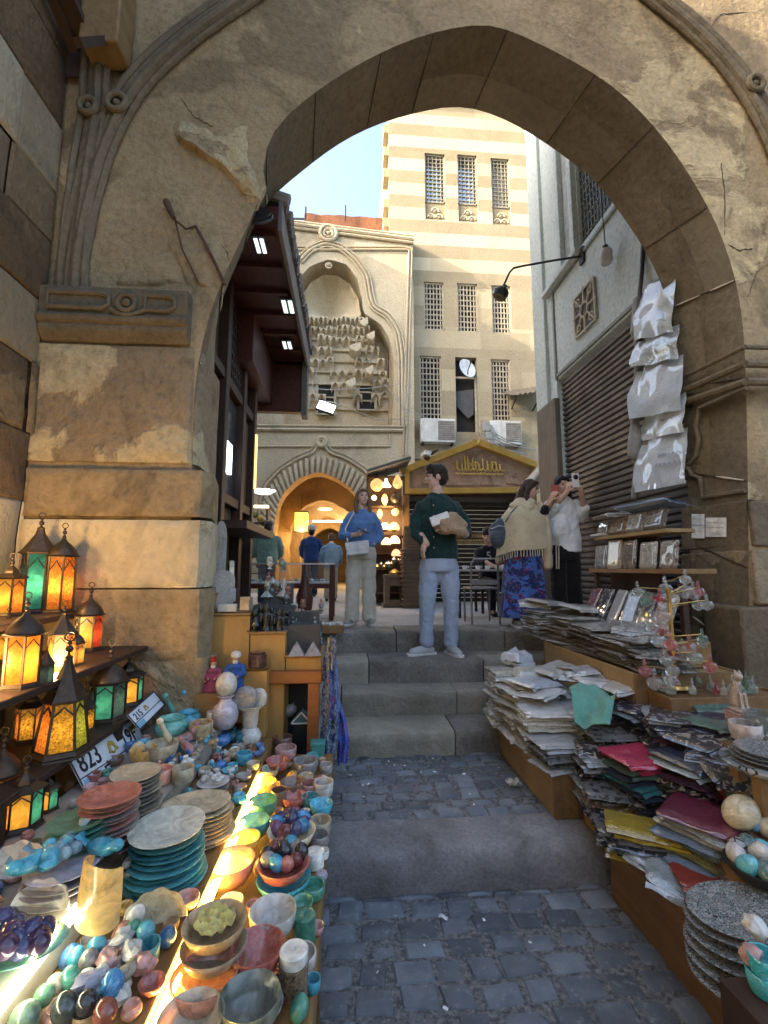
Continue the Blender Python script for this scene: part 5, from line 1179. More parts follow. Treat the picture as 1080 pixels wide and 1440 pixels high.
def eggs(px,py,Z,n,rp,spread,mats,name,label,group,seed,el=1.25,two=True):
    r=random.Random(seed); c=atz(px,py,Z); s=rp*span(c); R0=spread*span(c)
    for i in range(n):
        ring=0 if i==0 else 1; a=i*2*pi/max(1,n-1)*1.0; rr=0 if i==0 else R0*r.uniform(.55,.8); zz=Z+s*(.9 if i==0 else r.uniform(.1,.5))
        b=MB(); b.ball((0,0,0),(s,s,s*el),14,9,ns=.04,seed=i); mi=i%len(mats)
        o=b.build(name,mats[mi][0]); o.location=(c.x+rr*cos(a),c.y+rr*sin(a),zz); o.rotation_euler=(r.uniform(-1,1),r.uniform(-1,1),0); tag(o,label%mats[mi][1],'egg',group)
sh=lambda c:onyx(c,.12)
Bm=[(sh((.015,.02,.09)),'navy'),(sh((.02,.25,.5)),'bright blue'),(sh((.10,.03,.11)),'purple'),(sh((.12,.015,.02)),'dark red')]
B('bowl','onyx_bowl',410,1166,Z1+.03,34,cream,'cream bowl heaped with blue and purple eggs','bowl',sz=.9)
eggs(410,1160,Z1+.075,11,9.5,30,Bm,'polished_egg','shiny %s egg heaped in the cream bowl','eggs in the cream bowl',3)
B('bowl','onyx_bowl',399,1232,Z1+.0,38,turq,'turquoise bowl under the red bowl of eggs','bowl',sz=.75)
B('bowl','onyx_bowl',399,1212,Z1+.05,36,redo,'red bowl heaped with mixed eggs above the turquoise bowl','bowl',sz=.8)
Bm2=[(sh((.02,.015,.02)),'black'),(sh((.35,.33,.30)),'grey'),(sh((.02,.33,.5)),'turquoise'),(sh((.42,.13,.10)),'pink'),(sh((.16,.02,.02)),'dark red')]
eggs(399,1204,Z1+.095,11,10,32,Bm2,'polished_egg','shiny %s egg heaped in the red bowl','eggs in the red bowl',4)
# right edge: candles, cups
ce=[(443,1196,13,'candle',white,'plain cream candle at the right edge beside the egg bowls',.75),(440,1243,17,'cup',green,'green candle cup at the right edge below the cream candle',.7),(428,1285,16,'candle',green,'tall green candle at the right edge of the stall',1.0),(424,1338,21,'cup',white,'white candle cup behind the patterned tin',.8),(440,1375,11,'cup',turq,'small turquoise cup at the very edge beside the patterned tin',1.1),(455,1098,14,'cup',white,'white candle cup at the far right edge',1.0),(452,1128,16,'deep',turq,'turquoise bowl below the far white candle cup',.9),(450,1152,16,'cup',beige,'beige cup at the right edge above the speckled cup',.9),(448,1172,15,'cup',grey,'speckled grey cup between beige cup and cream candle',.9),(452,1222,9,'jar',lilac,'tiny pale stopper jar at the right edge',1),(430,1068,17,'cup',grey,'grey brown cup in the far right row',.8),(412,1098,18,'deep',brown,'dark brown bowl in the right row',.9),(414,1118,18,'deep',redo,'rust red bowl below the dark brown bowl',.7),(436,1100,13,'cup',rose,'rose cup between brown bowl and white candle cup',.9),(436,1118,12,'cup',teal,'small teal cup right of the rust red bowl',.9),(418,1138,18,'jar',white,'white lidded sugar jar behind the cream egg bowl',.8),(402,1050,15,'cup',pink,'pinkish cup behind the scarlet bowl',.8),(398,1035,13,'cup',brown,'brown cup at the far end of the stall',.9),(446,1300,10,'deep',pink,'small pink bowl at the edge beside the tall green candle',1),(392,1110,11,'cup',brown,'small brown cup behind the green bowl',1.6),(455,1195,8,'cup',white,'tiny white cup at the extreme right edge',1)]
for a in ce: B(a[3],'candle_cup' if a[3]=='cup' else {'candle':'candle','deep':'onyx_bowl','jar':'lidded_jar'}[a[3]],a[0],a[1],Z1+.002,a[2],a[4],a[5],{'cup':'cup','candle':'candle','deep':'bowl','jar':'jar'}[a[3]],'candles and cups at the right edge of the stall',sz=a[6])
p=atz(412,1400,Z1); t=T('patterned_tin','brown patterned tin holder with a white candle roll on top','candle holder',(p.x,p.y,Z1)); s=21*span(p)
b=MB(); b.lathe([(s*.95,0),(s,s*.1),(s,s*2.0),(s*.9,s*2.05),(0,s*2.05)],22); b.build('tin',cloth('pattern_tin',(.3,.2,.1),(.02,.015,.01),sc=130,rough=.5),t)
b=MB(); b.lathe([(s*.93,s*2.06),(s*.97,s*2.12),(s*.97,s*2.75),(s*.85,s*2.85),(s*.22,s*2.83),(s*.16,s*2.7),(0,s*2.7)],22); b.build('candle_roll',white,t)
# middle shelf: mortars, pots, vases
mm=[(242,1008,22,'pot',lgreen,'mint green mortar with a pestle at the back of the stall'),(266,1000,17,'pot',turq,'turquoise mortar with a pestle right of the mint mortar'),(228,1044,22,'deep',cream,'pale yellow mortar with an upright pestle'),(202,1052,18,'deep',amber,'orange yellow mortar left of the pale yellow mortar'),(310,1030,15,'pot',blue,'bright blue little pot in the middle of the stall'),(345,1022,14,'jar',dteal,'dark teal lidded jar beside the white flute vase'),(330,1022,12,'jar',teal,'teal lidded jar left of the dark teal jar'),(343,1058,11,'cup',turq,'small turquoise cup among the trinkets'),(290,985,21,'deep',beige,'beige bowl behind the bright blue pot'),(258,1078,15,'cup',cream,'squat yellow cup beside the bowl of pebbles'),(228,1080,15,'cup',coral,'coral cup beside the squat yellow cup'),(283,1015,16,'cup',tan,'tan cup behind the blue pot'),(402,988,15,'pot',grey,'dark patterned pot right of the lit candle holder'),(300,1000,9,'candle',white,'thin white candle left of the lilac vase')]
for a in mm: B(a[3],{'pot':'mortar' if a[0]<300 else 'small_pot','deep':'mortar','jar':'lidded_jar','cup':'onyx_cup','candle':'candle'}[a[3]],a[0],a[1],(Z3 if atz(a[0],a[1],Z2+.08).x<-.74 else Z2)+.002,a[2],a[4],a[5],{'pot':'pot','deep':'mortar','jar':'jar','cup':'cup','candle':'candle'}[a[3]],'pots and mortars of the stall')
for (px,py,m,lab) in ((236,985,lgreen,'mint green pestle leaning in the mint mortar'),(262,980,turq,'turquoise pestle leaning in the turquoise mortar'),(229,1022,cream,'pale yellow pestle standing in the yellow mortar')):
    q=atz(px,py,Z3+.15); b=MB(); b.lathe([(.014,-.08),(.018,-.06),(.01,-.02),(.012,.02),(.018,.03),(.014,.045),(0,.05)],12); o=b.build('pestle',m); o.location=q; o.rotation_euler=(.3,-.35,0); tag(o,lab,'pestle')
ov=B('vase','stone_vase',318,976,Z3 if atz(318,976,Z2+.2).x<-.74 else Z2,18,lilac,'lilac grey stone vase topped with a white egg','vase',sz=.85)
of=B('flute','stone_vase',353,990,Z2,19,white,'white flute vase standing on a round foot','vase',sz=.95)
for (px,py,rx,m,lab,rot) in ((317,962,15,white,'large white egg standing on the lilac vase',0),(350,972,17,grey,'grey oval dish leaning on the white flute vase',.9),(362,963,13,white,'white oval dish leaning behind the grey oval dish',.3)):
    hv=ov if rot==0 else of; s=rx*span(hv.location); q=hv.location+V((0,0,(2.9*.85 if rot==0 else 2.78*.95)*hv.scale.x+s*(.95 if rot==0 else .55)))+(V((0,0,0)) if rot==0 else V(((px-356)*.006,(px-356)*.004,0))); b=MB(); b.ball((0,0,0),(s,s*(1 if rot==0 else .35),s*1.15),16,10); o=b.build('stone_egg' if rot==0 else 'oval_dish',m); o.location=q; o.rotation_euler=(0,rot,0); tag(o,lab,'egg' if rot==0 else 'dish')
# pebble bowl and loose carvings
stackp(298,1098,1112,Z2,22,[white,grey],'small white','under white pebbles')
r=random.Random(55)
for i in range(13):
    q=atz(282+r.uniform(0,34),1090+r.uniform(-8,7),Z2+.06); b=MB(); b.ball((0,0,0),(.014,.011,.01),9,6,ns=.3,seed=i); o=b.build('pebble',white); o.location=q; tag(o,'small white pebble heaped on the small white plates','pebble','white pebbles on the small plates')
cs=[(pink,'pink'),(white,'white'),(turq,'turquoise'),(brown,'brown'),(blue,'blue'),(rose,'red'),(grey,'grey'),(tan,'tan')]
for i in range(74):   # little animals among the pots
    px=r.uniform(255,352); py=r.uniform(1030,1110) if px>282 else r.uniform(1040,1085)
    if i>=44: px=r.uniform(205,300); py=r.uniform(985,1085)
    q=atz(px,py,Z2); q=atz(px,py,Z3) if q.x<-.75 else q; s=r.uniform(.012,.02); m=cs[r.randrange(8)]
    b=MB(); b.ball((0,0,s),(s*1.3,s*.75,s*.8),9,6,ns=.2,seed=i); b.ball((s*1.1,0,s*1.9),(s*.55,s*.5,s*.55),8,5); b.ball((-s*1.2,0,s*1.3),(s*.5,s*.2,s*.2),6,4)
    for a,c in ((-.6,-.4),(.6,-.4),(-.6,.4),(.6,.4)): b.tube([(a*s,c*s,s*.6),(a*s,c*s,0)],s*.2,5)
    o=b.build('animal_carving',m[0]); o.location=q; o.rotation_euler=(0,0,r.uniform(0,6)); tag(o,'tiny %s stone animal among the pots of the stall'%m[1],'carving','tiny stone animals among the pots')
# red carvings beside the yellow mortar
for i,(px,py) in enumerate(((255,1048),(270,1040),(262,1060))):
    q=atz(px,py,Z3); b=MB(); b.limb([(-.04,0,.02),(0,0,.03),(.04,0,.045)],[.02,.024,.016],8); b.ball((.055,0,.06),.017,8,6); o=b.build('red_carving',rose); o.location=q; o.rotation_euler=(0,0,.5+i); tag(o,'lying dusty red animal carving right of the yellow mortar','carving','red carvings by the yellow mortar')
# lower-left: shells, grapes, alabaster
def shell(px,py,Z,w,h,mat,name,label,rot,cat='dish'):
    q=atz(px,py,Z); s=w*span(q); b=MB(); 
    b.grid(lambda u,v:(s*(v**.8)*cos(pi*(u*.9+.05)),-.0+s*.35*(v**2)*(-1),s*h*(v**.8)*sin(pi*(u*.9+.05))+.003*sin(u*30)*v),30,8,thick=(0,.008,0)); o=b.build(name,mat); o.location=q; o.rotation_euler=rot; tag(o,label,cat); return o
trans_y=glow('lit_onyx',(.85,.42,.08),.35,(.6,.25,.04),14)
q=atz(140,1290,Z3); b=MB(); b.grid(lambda u,v:(.062*cos(pi*(.1+u*1.1))*(1-.35*v**2),.05*sin(pi*(.1+u*1.1)),.15*v+.02*sin(u*4)*v),24,12,thick=(.006,.004,0)); o=b.build('honey_block',onyx((.7,.42,.1))); o.location=q; o.rotation_euler=(0,-.15,2.4); tag(o,'honey yellow curved onyx block standing open by the white tube','ornament')
shell(220,1300,Z2,42,1,beige,'fan_dish','beige fan shaped leaf dish before the teal stack',(-.4,0,.15))
shell(62,1282,Z3,44,.85,white,'alabaster_dish','veined alabaster dish leaning below the grey stack',(-.5,0,-.2))
shell(22,1235,Z3+.02,40,1.1,white,'alabaster_dish','plain alabaster dish leaning at the left edge of the stall',(-.4,0,.3))
B('plate','green_platter',36,1328,Z3+.01,52,lgreen,'pale green oval platter holding dark grapes','platter',sy=.8)
gr=[(sh((.02,.02,.10)),'navy'),(sh((.05,.015,.06)),'dark purple')]
r=random.Random(91)
for i in range(12):
    q=atz(20+r.uniform(-22,42),1318+r.uniform(-34,16),Z3+.04+r.random()*.03); b=MB(); b.ball((0,0,0),.026,14,9); o=b.build('stone_ball',gr[i%2][0]); o.location=q; tag(o,'glossy %s stone ball on the green oval platter'%gr[i%2][1],'ball','stone balls on the green platter')
loose=[(158,1384,17,sh((.02,.22,.45)),'bright blue stone egg in the heap of fruit at the front'),(92,1418,20,sh((.01,.02,.015)),'large black green stone fruit at the front left'),(122,1412,17,sh((.015,.015,.015)),'black stone ball right of the black green fruit'),(98,1376,15,sh((.04,.32,.2)),'bright green stone egg in the heap of fruit'),(148,1425,18,sh((.24,.05,.02)),'brown red stone fruit at the bottom of the heap'),(35,1432,22,sh((.12,.2,.13)),'grey green stone pear at the lower left corner'),(62,1400,15,sh((.12,.34,.16)),'mid green stone egg left of the bright green egg'),(107,1345,12,turq,'turquoise ball on top of the fruit heap'),(136,1330,13,turq,'turquoise stone spoon head behind the fruit heap'),(125,1350,14,grey,'taupe stone ball beside the turquoise ball'),(77,1385,14,cream,'lime cream stone pear in the fruit heap'),(205,1310,14,teal,'teal stone oval under the fan dish'),(188,1305,11,green,'green stone disc left of the teal oval'),(200,1355,16,rose,'red brown half shell right of the heap'),(186,1340,16,white,'white quartz wing stone in the heap'),(170,1320,14,white,'milky quartz stone behind the wing stone'),(150,1350,16,pink,'pale pink quartz stone in the heap centre'),(128,1380,20,lilac,'large grey quartz stone left of the blue egg'),(140,1370,14,white,'chipped white quartz stone above the grey quartz'),(180,1365,13,beige,'beige quartz stone right of the blue egg')]
for i,(px,py,rp,m,lab) in enumerate(loose):
    q=atz(px,py,Z2+.045); s=rp*span(q)*.9; b=MB(); q_='quartz' in lab or 'shell' in lab
    b.ball((0,0,0),(s*(1.3 if q_ else 1),s*(.8 if q_ else 1),s*(.8 if q_ else 1.1)),14,10,ns=.55 if q_ else .05,seed=i*1.7); o=b.build('quartz_stone' if q_ else 'stone_fruit',m); o.location=q; o.rotation_euler=(r.uniform(-.5,.5),r.uniform(-.5,.5),r.uniform(0,6)); tag(o,lab,'stone')
for i,(px,py) in enumerate(((160,1362),(178,1335),(150,1335),(168,1400),(110,1395),(135,1400))):
    q=atz(px,py,Z2+.02); b=MB(); b.ball((0,0,0),(.03,.022,.02),10,7,ns=.6,seed=i+9); o=b.build('quartz_stone',[white,pink,lilac][i%3]); o.location=q; tag(o,'small pale quartz chip under the fruit heap','stone','quartz chips under the fruit heap')
# dark vase and grey bundle between the stacks
B('flute','dark_vase',157,1210,Z3-.0,15,plain('bronze_dark',(.05,.035,.02),.4,.5),'small dark bronze vase with a flared rim between the stacks','vase',sz=.8)
q=atz(195,1235,Z2+.03); 
for i in range(9):
    b=MB(); b.ball((0,0,0),(.014,.014,.012),8,6,ns=.4,seed=i); o=b.build('grape_bead',grey); o.location=q+V((r.uniform(-.035,.05),r.uniform(-.04,.02),.012+r.random()*.05)); tag(o,'small grey stone grape bead before the teal stack','bead','grey grape beads by the teal stack')
# lit candle holder, little houses at the far end
q=atz(384,1004,Z1+.11); t=T('candle_holder','glowing peach glass candle holder at the far end of the stall','candle holder',q)
b=MB(); b.lathe([(.022,0),(.026,.01),(.034,.12),(.031,.12),(.022,.02),(0,.015)],16); b.build('glass',glow('peach_glow',(1,.55,.3),1.3,(.8,.3,.12),40),t)
b=MB(); b.lathe([(.05,-.11),(.05,-.1),(.015,-.09),(.015,-.02),(.03,0),(0,0)],14); b.build('foot',iron,t)
q=atz(424,1040,Z1); t=T('house_lantern','small black house shaped lantern with a white trimmed gable','lantern',(q.x,q.y,Z1)); b=MB()
b.box((-.055,-.05,0),(.055,.05,.12)); b.build('body',blk,t,bevel=.004); b=MB(); b.prism([(-.065,.122),(.065,.122),(0,.19)],-.055,.055); rf=b.build('roof',plain('roof_teal',(.06,.12,.12),.5),t); b=MB()
for p_,q2 in (((-.066,-.058,.122),(.066,-.058,.122)),((-.066,-.058,.122),(0,-.058,.192)),((.066,-.058,.122),(0,-.058,.192))): b.bar(p_,q2,.008)
b.build('trim',plain('trim_white',(.6,.6,.58),.6),rf)
q=atz(447,1062,Z1); b=MB(); b.box((-.04,-.035,0),(.04,.035,.06)); b.box((-.045,-.04,.06),(.045,.04,.085)); o=b.build('teal_box',plain('teal_paint',(.05,.22,.21),.5),bevel=.005); o.location=(q.x,q.y,Z1); tag(o,'little lidded teal box at the far right corner of the stall','box')
# ---------------- number plates on the plank before the lanterns
pk=T('sloping_plank','worn wooden plank carrying the number plates under the lanterns','plank',(-1.16,1.9,.93)); b=MB()
A=atx(96,1108,-1.17); C_=atx(236,978,-1.17); b.bar(A,C_,.03,.05,up=(.35,0,1)); b.build('plank',wo,pk,world=True,bevel=.006)
def textmesh(s,size,mat,parent,mtx,name='lettering'):
    cu=bpy.data.curves.new('t','FONT'); cu.body=s; cu.size=size; cu.extrude=.0008; cu.offset=size*.012; ob=bpy.data.objects.new('t',cu); COL.objects.link(ob)
    dg=bpy.context.evaluated_depsgraph_get(); me=bpy.data.meshes.new_from_object(ob.evaluated_get(dg)); bpy.data.objects.remove(ob); bpy.data.curves.remove(cu)
    me.name=name; me.transform(mtx); me.materials.clear(); me.materials.append(mat); o=bpy.data.objects.new(name,me); COL.objects.link(o); o.parent=parent; return o
ink=plain('plate_ink',(.02,.022,.03),.6); plw=plain('plate_white',(.62,.64,.66),.4,var=.1,sc=14)
def nplate(pxl,pyl,pxr,pyr,label,txt):
    a=atx(pxl,pyl,-1.075); c=atx(pxr,pyr,-1.075); ux=(c-a).normalized(); n=V((.75,-.75,.55)); n=(n-ux*n.dot(ux)).normalized(); uy=n.cross(ux); L=(c-a).length; Hh=L*.33
    t=T('number_plate',label,'number plate',a); mt=M.Translation(V((0,0,0)))@M((ux,uy,n)).transposed().to_4x4()
    b=MB(); b.x=mt; b.box((0,0,0),(L,Hh,.004)); b.build('sheet',plw,t,bevel=.002)
    b=MB(); b.x=mt
    for (x0,y0,x1,y1) in ((.0,.0,L,.008),(0,Hh-.008,L,Hh),(0,.009,.008,Hh-.009),(L-.008,.009,L,Hh-.009),(.009,Hh*.36,L-.009,Hh*.36+.005)): b.box((x0,y0,.0045),(x1,y1,.0062))
    b.build('border',ink,t)
    for s,fx,fy,sz in txt: textmesh(s,Hh*sz,ink,t,mt@M.Translation(V((L*fx,Hh*fy,.005))),'number')
    b=MB(); b.x=mt; b.torus((L*.5,Hh*.62,.005),Hh*.13,Hh*.03,14,5); b.tube([(L*.44,Hh*.52,.006),(L*.5,Hh*.72,.006),(L*.56,Hh*.52,.006)],Hh*.03,5); b.build('gold_emblem',plain('emblem_gold',(.4,.28,.06),.5),t)
    b=MB(); b.x=mt; b.box((L*.03,Hh*.06,.0045),(L*.26,Hh*.32,.0055)); b.build('blue_field',plain('plate_blue',(.2,.45,.6),.5),t)
nplate(122,1122,212,1056,'white number plate reading 823 leaning on the plank below the lanterns',[('823',.06,.46,.56),('19F',.66,.46,.52),('EG',.3,.06,.4)])
nplate(196,1028,232,992,'dusty second number plate behind the plate reading 823',[('215',.1,.46,.5)])
# ---------------- lanterns
def pane(name,c,c2,sc,em=.12):
    k=NT(name); q=k.co('obj'); f=k.noise(q,sc,3,.6,.5); col=k.mix(k.ramp(f,[(.35,0),(.65,1)]),c,c2)
    tr=k.n('ShaderNodeBsdfTranslucent'); k.l(col,tr.inputs[0]); k.l(col,k.b.inputs['Emission Color']); k.base(dk(c,.3)); k.set(Emission_Strength=em,Roughness=.15)
    mx=k.n('ShaderNodeMixShader'); mx.inputs[0].default_value=.75; k.l(k.b.outputs[0],mx.inputs[1]); k.l(tr.outputs[0],mx.inputs[2]); k.l(mx.outputs[0],k.o.inputs[0]); return k.m
def lantern(px,py,Z,rpx,hb,panes,label,dome='onion',n=6,ring=True,rot=0,flare=1.0,tall=1,loc=None):
    p=atz(px,py,Z) if loc is None else V(loc); s=rpx*span(p); H=hb*s; p.z=Z4+.001 if .92<p.z<.98 else (Z3+.001 if p.z<.8 else p.z); s*=.92; H=hb*s; t=T('lit_lantern',label,'lantern',p,rot,'lit lanterns on the left rack'); fm=plain('lantern_metal',(.06,.042,.028),.45,.7,sc=30)
    def ringp(r_,z): return [V((r_*cos(2*pi*k_/n),r_*sin(2*pi*k_/n),z)) for k_ in range(n)]
    z0=s*.22; z1=z0+H; rb,rt=s*.78,s*.78*flare
    b=MB(); b.lathe([(s*.98,0),(s*.9,s*.06),(s*.92,s*.1),(s*.82,z0),(0,z0)],n); b.build('base',fm,t,smooth=False)
    A,Bp=ringp(rb,z0),ringp(rt,z1); b=MB()
    for k_ in range(n): b.bar(A[k_],Bp[k_],s*.09); b.bar(A[k_],A[(k_+1)%n],s*.07); b.bar(Bp[k_],Bp[(k_+1)%n],s*.09)
    for k_ in range(n):   # pierced arch at the top of each side
        a,c=Bp[k_],Bp[(k_+1)%n]; a2,c2=A[k_].lerp(a,.72),A[(k_+1)%n].lerp(c,.72); m=a.lerp(c,.5); b.tube([a2,a2.lerp(c2,.2).lerp(m,.45),m.lerp((A[k_]+A[(k_+1)%n])/2,.08),c2.lerp(a2,.2).lerp(m,.45),c2],s*.035,5)
    b.build('frame',fm,t)
    A,Bp=ringp(rb*.97,z0),ringp(rt*.97,z1)
    for k_ in range(n):
        b=MB(); b.add([A[k_],A[(k_+1)%n],Bp[(k_+1)%n],Bp[k_]],[(0,1,2,3)]); b.build('glass_pane',panes[k_%len(panes)],t,fixn=False)
    b=MB()
    if dome=='onion': pr=[(1.05,0),(1.1,.06),(.95,.1),(.92,.2),(.8,.45),(.5,.75),(.22,.95),(.1,1.15),(.14,1.22),(.05,1.35),(0,1.5)]
    elif dome=='cone': pr=[(1.1,0),(1.12,.05),(.9,.25),(.55,.7),(.28,1.1),(.2,1.35),(.24,1.42),(.08,1.5),(0,1.7)]
    else: pr=[(1.1,0),(1.14,.05),(1.0,.12),(.7,.25),(.5,.3),(.45,.45),(.3,.6),(.12,.75),(.1,.9),(0,.95)]
    b.lathe([(rt*r_*1.08,z1+z*s) for r_,z in pr],n if dome!='onion' else 14); dm=b.build('dome',fm,t,smooth=dome=='onion')
    zt_=z1+pr[-1][1]*s; b=MB(); b.ball((0,0,zt_),s*.13,10,6); b.ball((0,0,zt_+s*.2),s*.08,8,5)
    if ring: b.torus((0,0,zt_+s*.42),s*.16,s*.03,16,6,'y')
    else: b.lathe([(s*.06,zt_+s*.2),(s*.05,zt_+s*.5),(0,zt_+s*.6)],8)
    b.build('finial',fm,t)
    b=MB(); b.ball((0,0,z0+H*.38),s*.16,8,6); b.build('bulb',glow('bulb',(1,.75,.4),6),t); lampobj('lantern_bulb_light',(p.x,p.y,p.z+z0+H*.42),2.6*s*s*(H/s)**.6*8,(1,.72,.36),s*.1); return t
gA=pane('glass_amber',(1,.42,.07),(.7,.2,.03),60); gY=pane('glass_yellow',(1,.62,.10),(.8,.35,.05),30); gYp=pane('glass_pattern',(.9,.5,.06),(.2,.09,.01),110); gG=pane('glass_teal',(.08,.5,.38),(.04,.25,.2),30); gO=pane('glass_orange',(1,.34,.05),(.4,.08,.01),110); gW=pane('glass_cream',(1,.82,.45),(1,.65,.25),20,.2); gD=pane('glass_dark',(.06,.10,.11),(.02,.035,.04),60,.03); gB=pane('glass_bluegrey',(.10,.2,.22),(.05,.1,.11),60,.05); gR=pane('glass_red',(.8,.10,.04),(.4,.04,.02),60); gGp=pane('glass_greenpattern',(.45,.5,.06),(.08,.12,.02),110)
lantern(86,1052,.955,45,1.55,[gGp,gYp,gYp,gO,gYp,gGp],'large tapered lantern with patterned amber panes at the front of the rack','cone',flare=.72,rot=.5,loc=None)
lantern(150,1012,.935,31,1.6,[gD,gG,gB],'dark lantern with a teal pane beside the number plates','onion',rot=.2)
lantern(178,990,.935,27,1.35,[gA,gY,gG],'lantern with an orange pane right of the dark teal lantern','flat',rot=.6)
lantern(222,965,.965,20,1.7,[gY,gG,gY],'slim lantern with bulging yellow panes nearest the pier','onion',rot=.35,ring=False)
lantern(28,966,1.24,31,2.3,[gA,gY,gG,gA],'big amber lantern with one teal pane at the left edge of the rack','onion',rot=.1)
lantern(84,940,1.24,22,2.1,[gY,gW,gA],'narrow yellow lantern right of the big amber lantern','cone',rot=.4)
lantern(122,915,1.24,24,2.0,[gW,gY,gR],'bright cream lantern in the middle of the rack','onion',rot=.3)
lantern(160,902,1.24,24,2.1,[gY,gG,gR,gY],'lantern with red and teal panes under a pointed dome','onion',rot=.15,ring=False)
lantern(12,850,1.45,25,2.1,[gY,gA],'bright yellow lantern on the top shelf at the left edge','flat',rot=.2,loc=(lambda p:(p.x,min(p.y,2.82),1.45))(atx(12,850,-1.8)))
lantern(48,850,1.45,28,3.0,[gG,gD],'tall dark teal lantern on the top shelf','cone',rot=.5,loc=(lambda p:(p.x,min(p.y,2.82),1.45))(atx(48,850,-1.8)))
lantern(92,848,1.45,25,3.2,[gA,gO],'tall orange arched lantern on the top shelf beside the pier','onion',rot=.1,loc=(-1.66,2.80,1.45))
lantern(30,1160,.79,32,1.5,[gA,gY,gG],'low lantern with yellow and green panes under the rack','flat',rot=.45)
lantern(-5,1150,.79,34,1.7,[gO],'round orange patterned lantern cut by the left edge','onion',rot=.2)
lantern(104,935,1.24,15,1.9,[gA,gY],'small amber lantern squeezed before the bright cream lantern','onion',rot=.3)
lantern(6,930,1.24,18,2.0,[gY,gA],'narrow amber lantern at the far left behind the big one','cone',rot=.1)
lantern(118,1026,.935,17,1.7,[gD,gYp],'small dark patterned lantern beside the large tapered lantern','cone',rot=.2)
lantern(40,1040,.935,24,1.9,[gO,gYp,gA],'round orange patterned lantern left of the large tapered lantern','flat',rot=.35)
lantern(66,1135,.79,18,1.5,[gY,gG],'little low lantern with a green pane beside the turned post','flat',rot=.15)
lantern(62,962,1.24,14,1.9,[gD,gB],'small black pierced lantern before the narrow yellow lantern','cone',rot=.3)
# small wares crowding the gaps
r=random.Random(202); fk=[('bowl','bowl'),('cup','cup'),('pot','pot'),('deep','bowl'),('jar','lidded jar'),('egg','egg'),('egg','egg'),('cup','cup')]
fm_=[(teal,'teal'),(green,'green'),(redo,'red'),(coral,'coral'),(cream,'cream'),(white,'white'),(grey,'grey'),(brown,'brown'),(turq,'turquoise'),(pink,'pink'),(tan,'tan'),(amber,'amber'),(blue,'blue'),(beige,'beige')]
n_=0
for (xa,xb,ya,yb,Z,nm,want) in ((-.72,-.47,1.0,2.85,Z2,'middle',60),(-1.10,-.79,1.25,2.85,Z3,'upper',44),(-.38,-.11,.95,2.9,Z1,'front',60)):
    got=0
    for q in range(2600):
        if got>=want: break
        s_=r.uniform(.02,.042); x,y=r.uniform(xa,xb),r.uniform(ya,yb)
        if any((x-a)**2+(y-b_)**2<(s_+c)**2*.92 for a,b_,c in OCC): continue
        if Z==Z2 and y<1.22: continue
        kd,kn=fk[r.randrange(8)]; m=fm_[r.randrange(14)]; lab='small %s %s crowding the %s shelf of the stall'%(m[1],kn,nm); g='small wares crowding the %s shelf'%nm
        if kd=='egg':
            b=MB(); b.ball((0,0,0),(s_*.8,s_*.8,s_),14,9); o=b.build('stone_egg',m[0]); o.location=(x,y,Z+s_*.8); o.rotation_euler=(r.uniform(-.7,.7),.4,0); tag(o,lab,'egg',g); OCC.append((x,y,s_))
        else: ware(kd,'small_'+{'bowl':'bowl','deep':'bowl','cup':'cup','pot':'pot','jar':'jar'}[kd],0,0,0,0,m[0],lab,kn,g,loc=(x,y,Z+.001),r=s_*.95,sz=r.uniform(.8,1.1))
        got+=1
for (x,y,z,e) in ((-1.42,1.75,1.32,6),(-1.3,2.2,1.25,4.5),(-1.25,1.3,.95,2.5),(-1.8,2.3,1.85,3.5)): lampobj('lantern_fill',(x,y,z),e,(1,.62,.24),.06)  # extra warm fill lights added near the lanterns, besides their own bulbs
# ================================================================ right stall: crates
co1=wood('crate_ply',(.33,.225,.10),(.22,.145,.06),'y',.6)
co2=wood('crate_ply_old',(.22,.125,.05),(.12,.065,.025),'y',.55)
def crate(name,label,a,c,mat,edge=.018,tilt=0):
    t=T(name,label,'crate',((a[0]+c[0])/2,(a[1]+c[1])/2,a[2])); (x0,y0,z0),(x1,y1,z1)=a,c; e=edge
    for nm,p,q in (('side_panel',(x0,y0+e,z0),(x0+e,y1-e,z1)),('side_panel',(x1-e,y0+e,z0),(x1,y1-e,z1)),('end_panel',(x0,y0,z0),(x1,y0+e,z1)),('end_panel',(x0,y1-e,z0),(x1,y1,z1)),('lid',(x0+e,y0+e,z1-.03),(x1-e,y1-e,z1-.012))):
        b=MB(); b.box(p,q); b.build(nm,mat if nm!='end_panel' else co2,t,world=True,bevel=.003)
    return t
crate('wooden_crate','ochre plywood crate on the upper setts under the white shirts',(1.23,2.80,.232),(2.05,3.96,.485),co1)
crate('wooden_crate','long worn brown crate on the lower cobbles at the right foreground',(1.385,.7,.0),(2.4,2.50,.33),co2)
crate('wooden_crate','short crate on the threshold slab between the two larger crates',(1.385,2.53,.235),(2.3,2.77,.34),co1)
crate('wooden_crate','ochre display platform under the papyrus piles beside the right pier',(1.84,2.9,.232),(2.58,4.28,1.03),co1)
crate('wooden_crate','low inner crate hidden under the dark shirt stacks',(1.74,2.0,.345),(2.55,2.66,.46),co2)
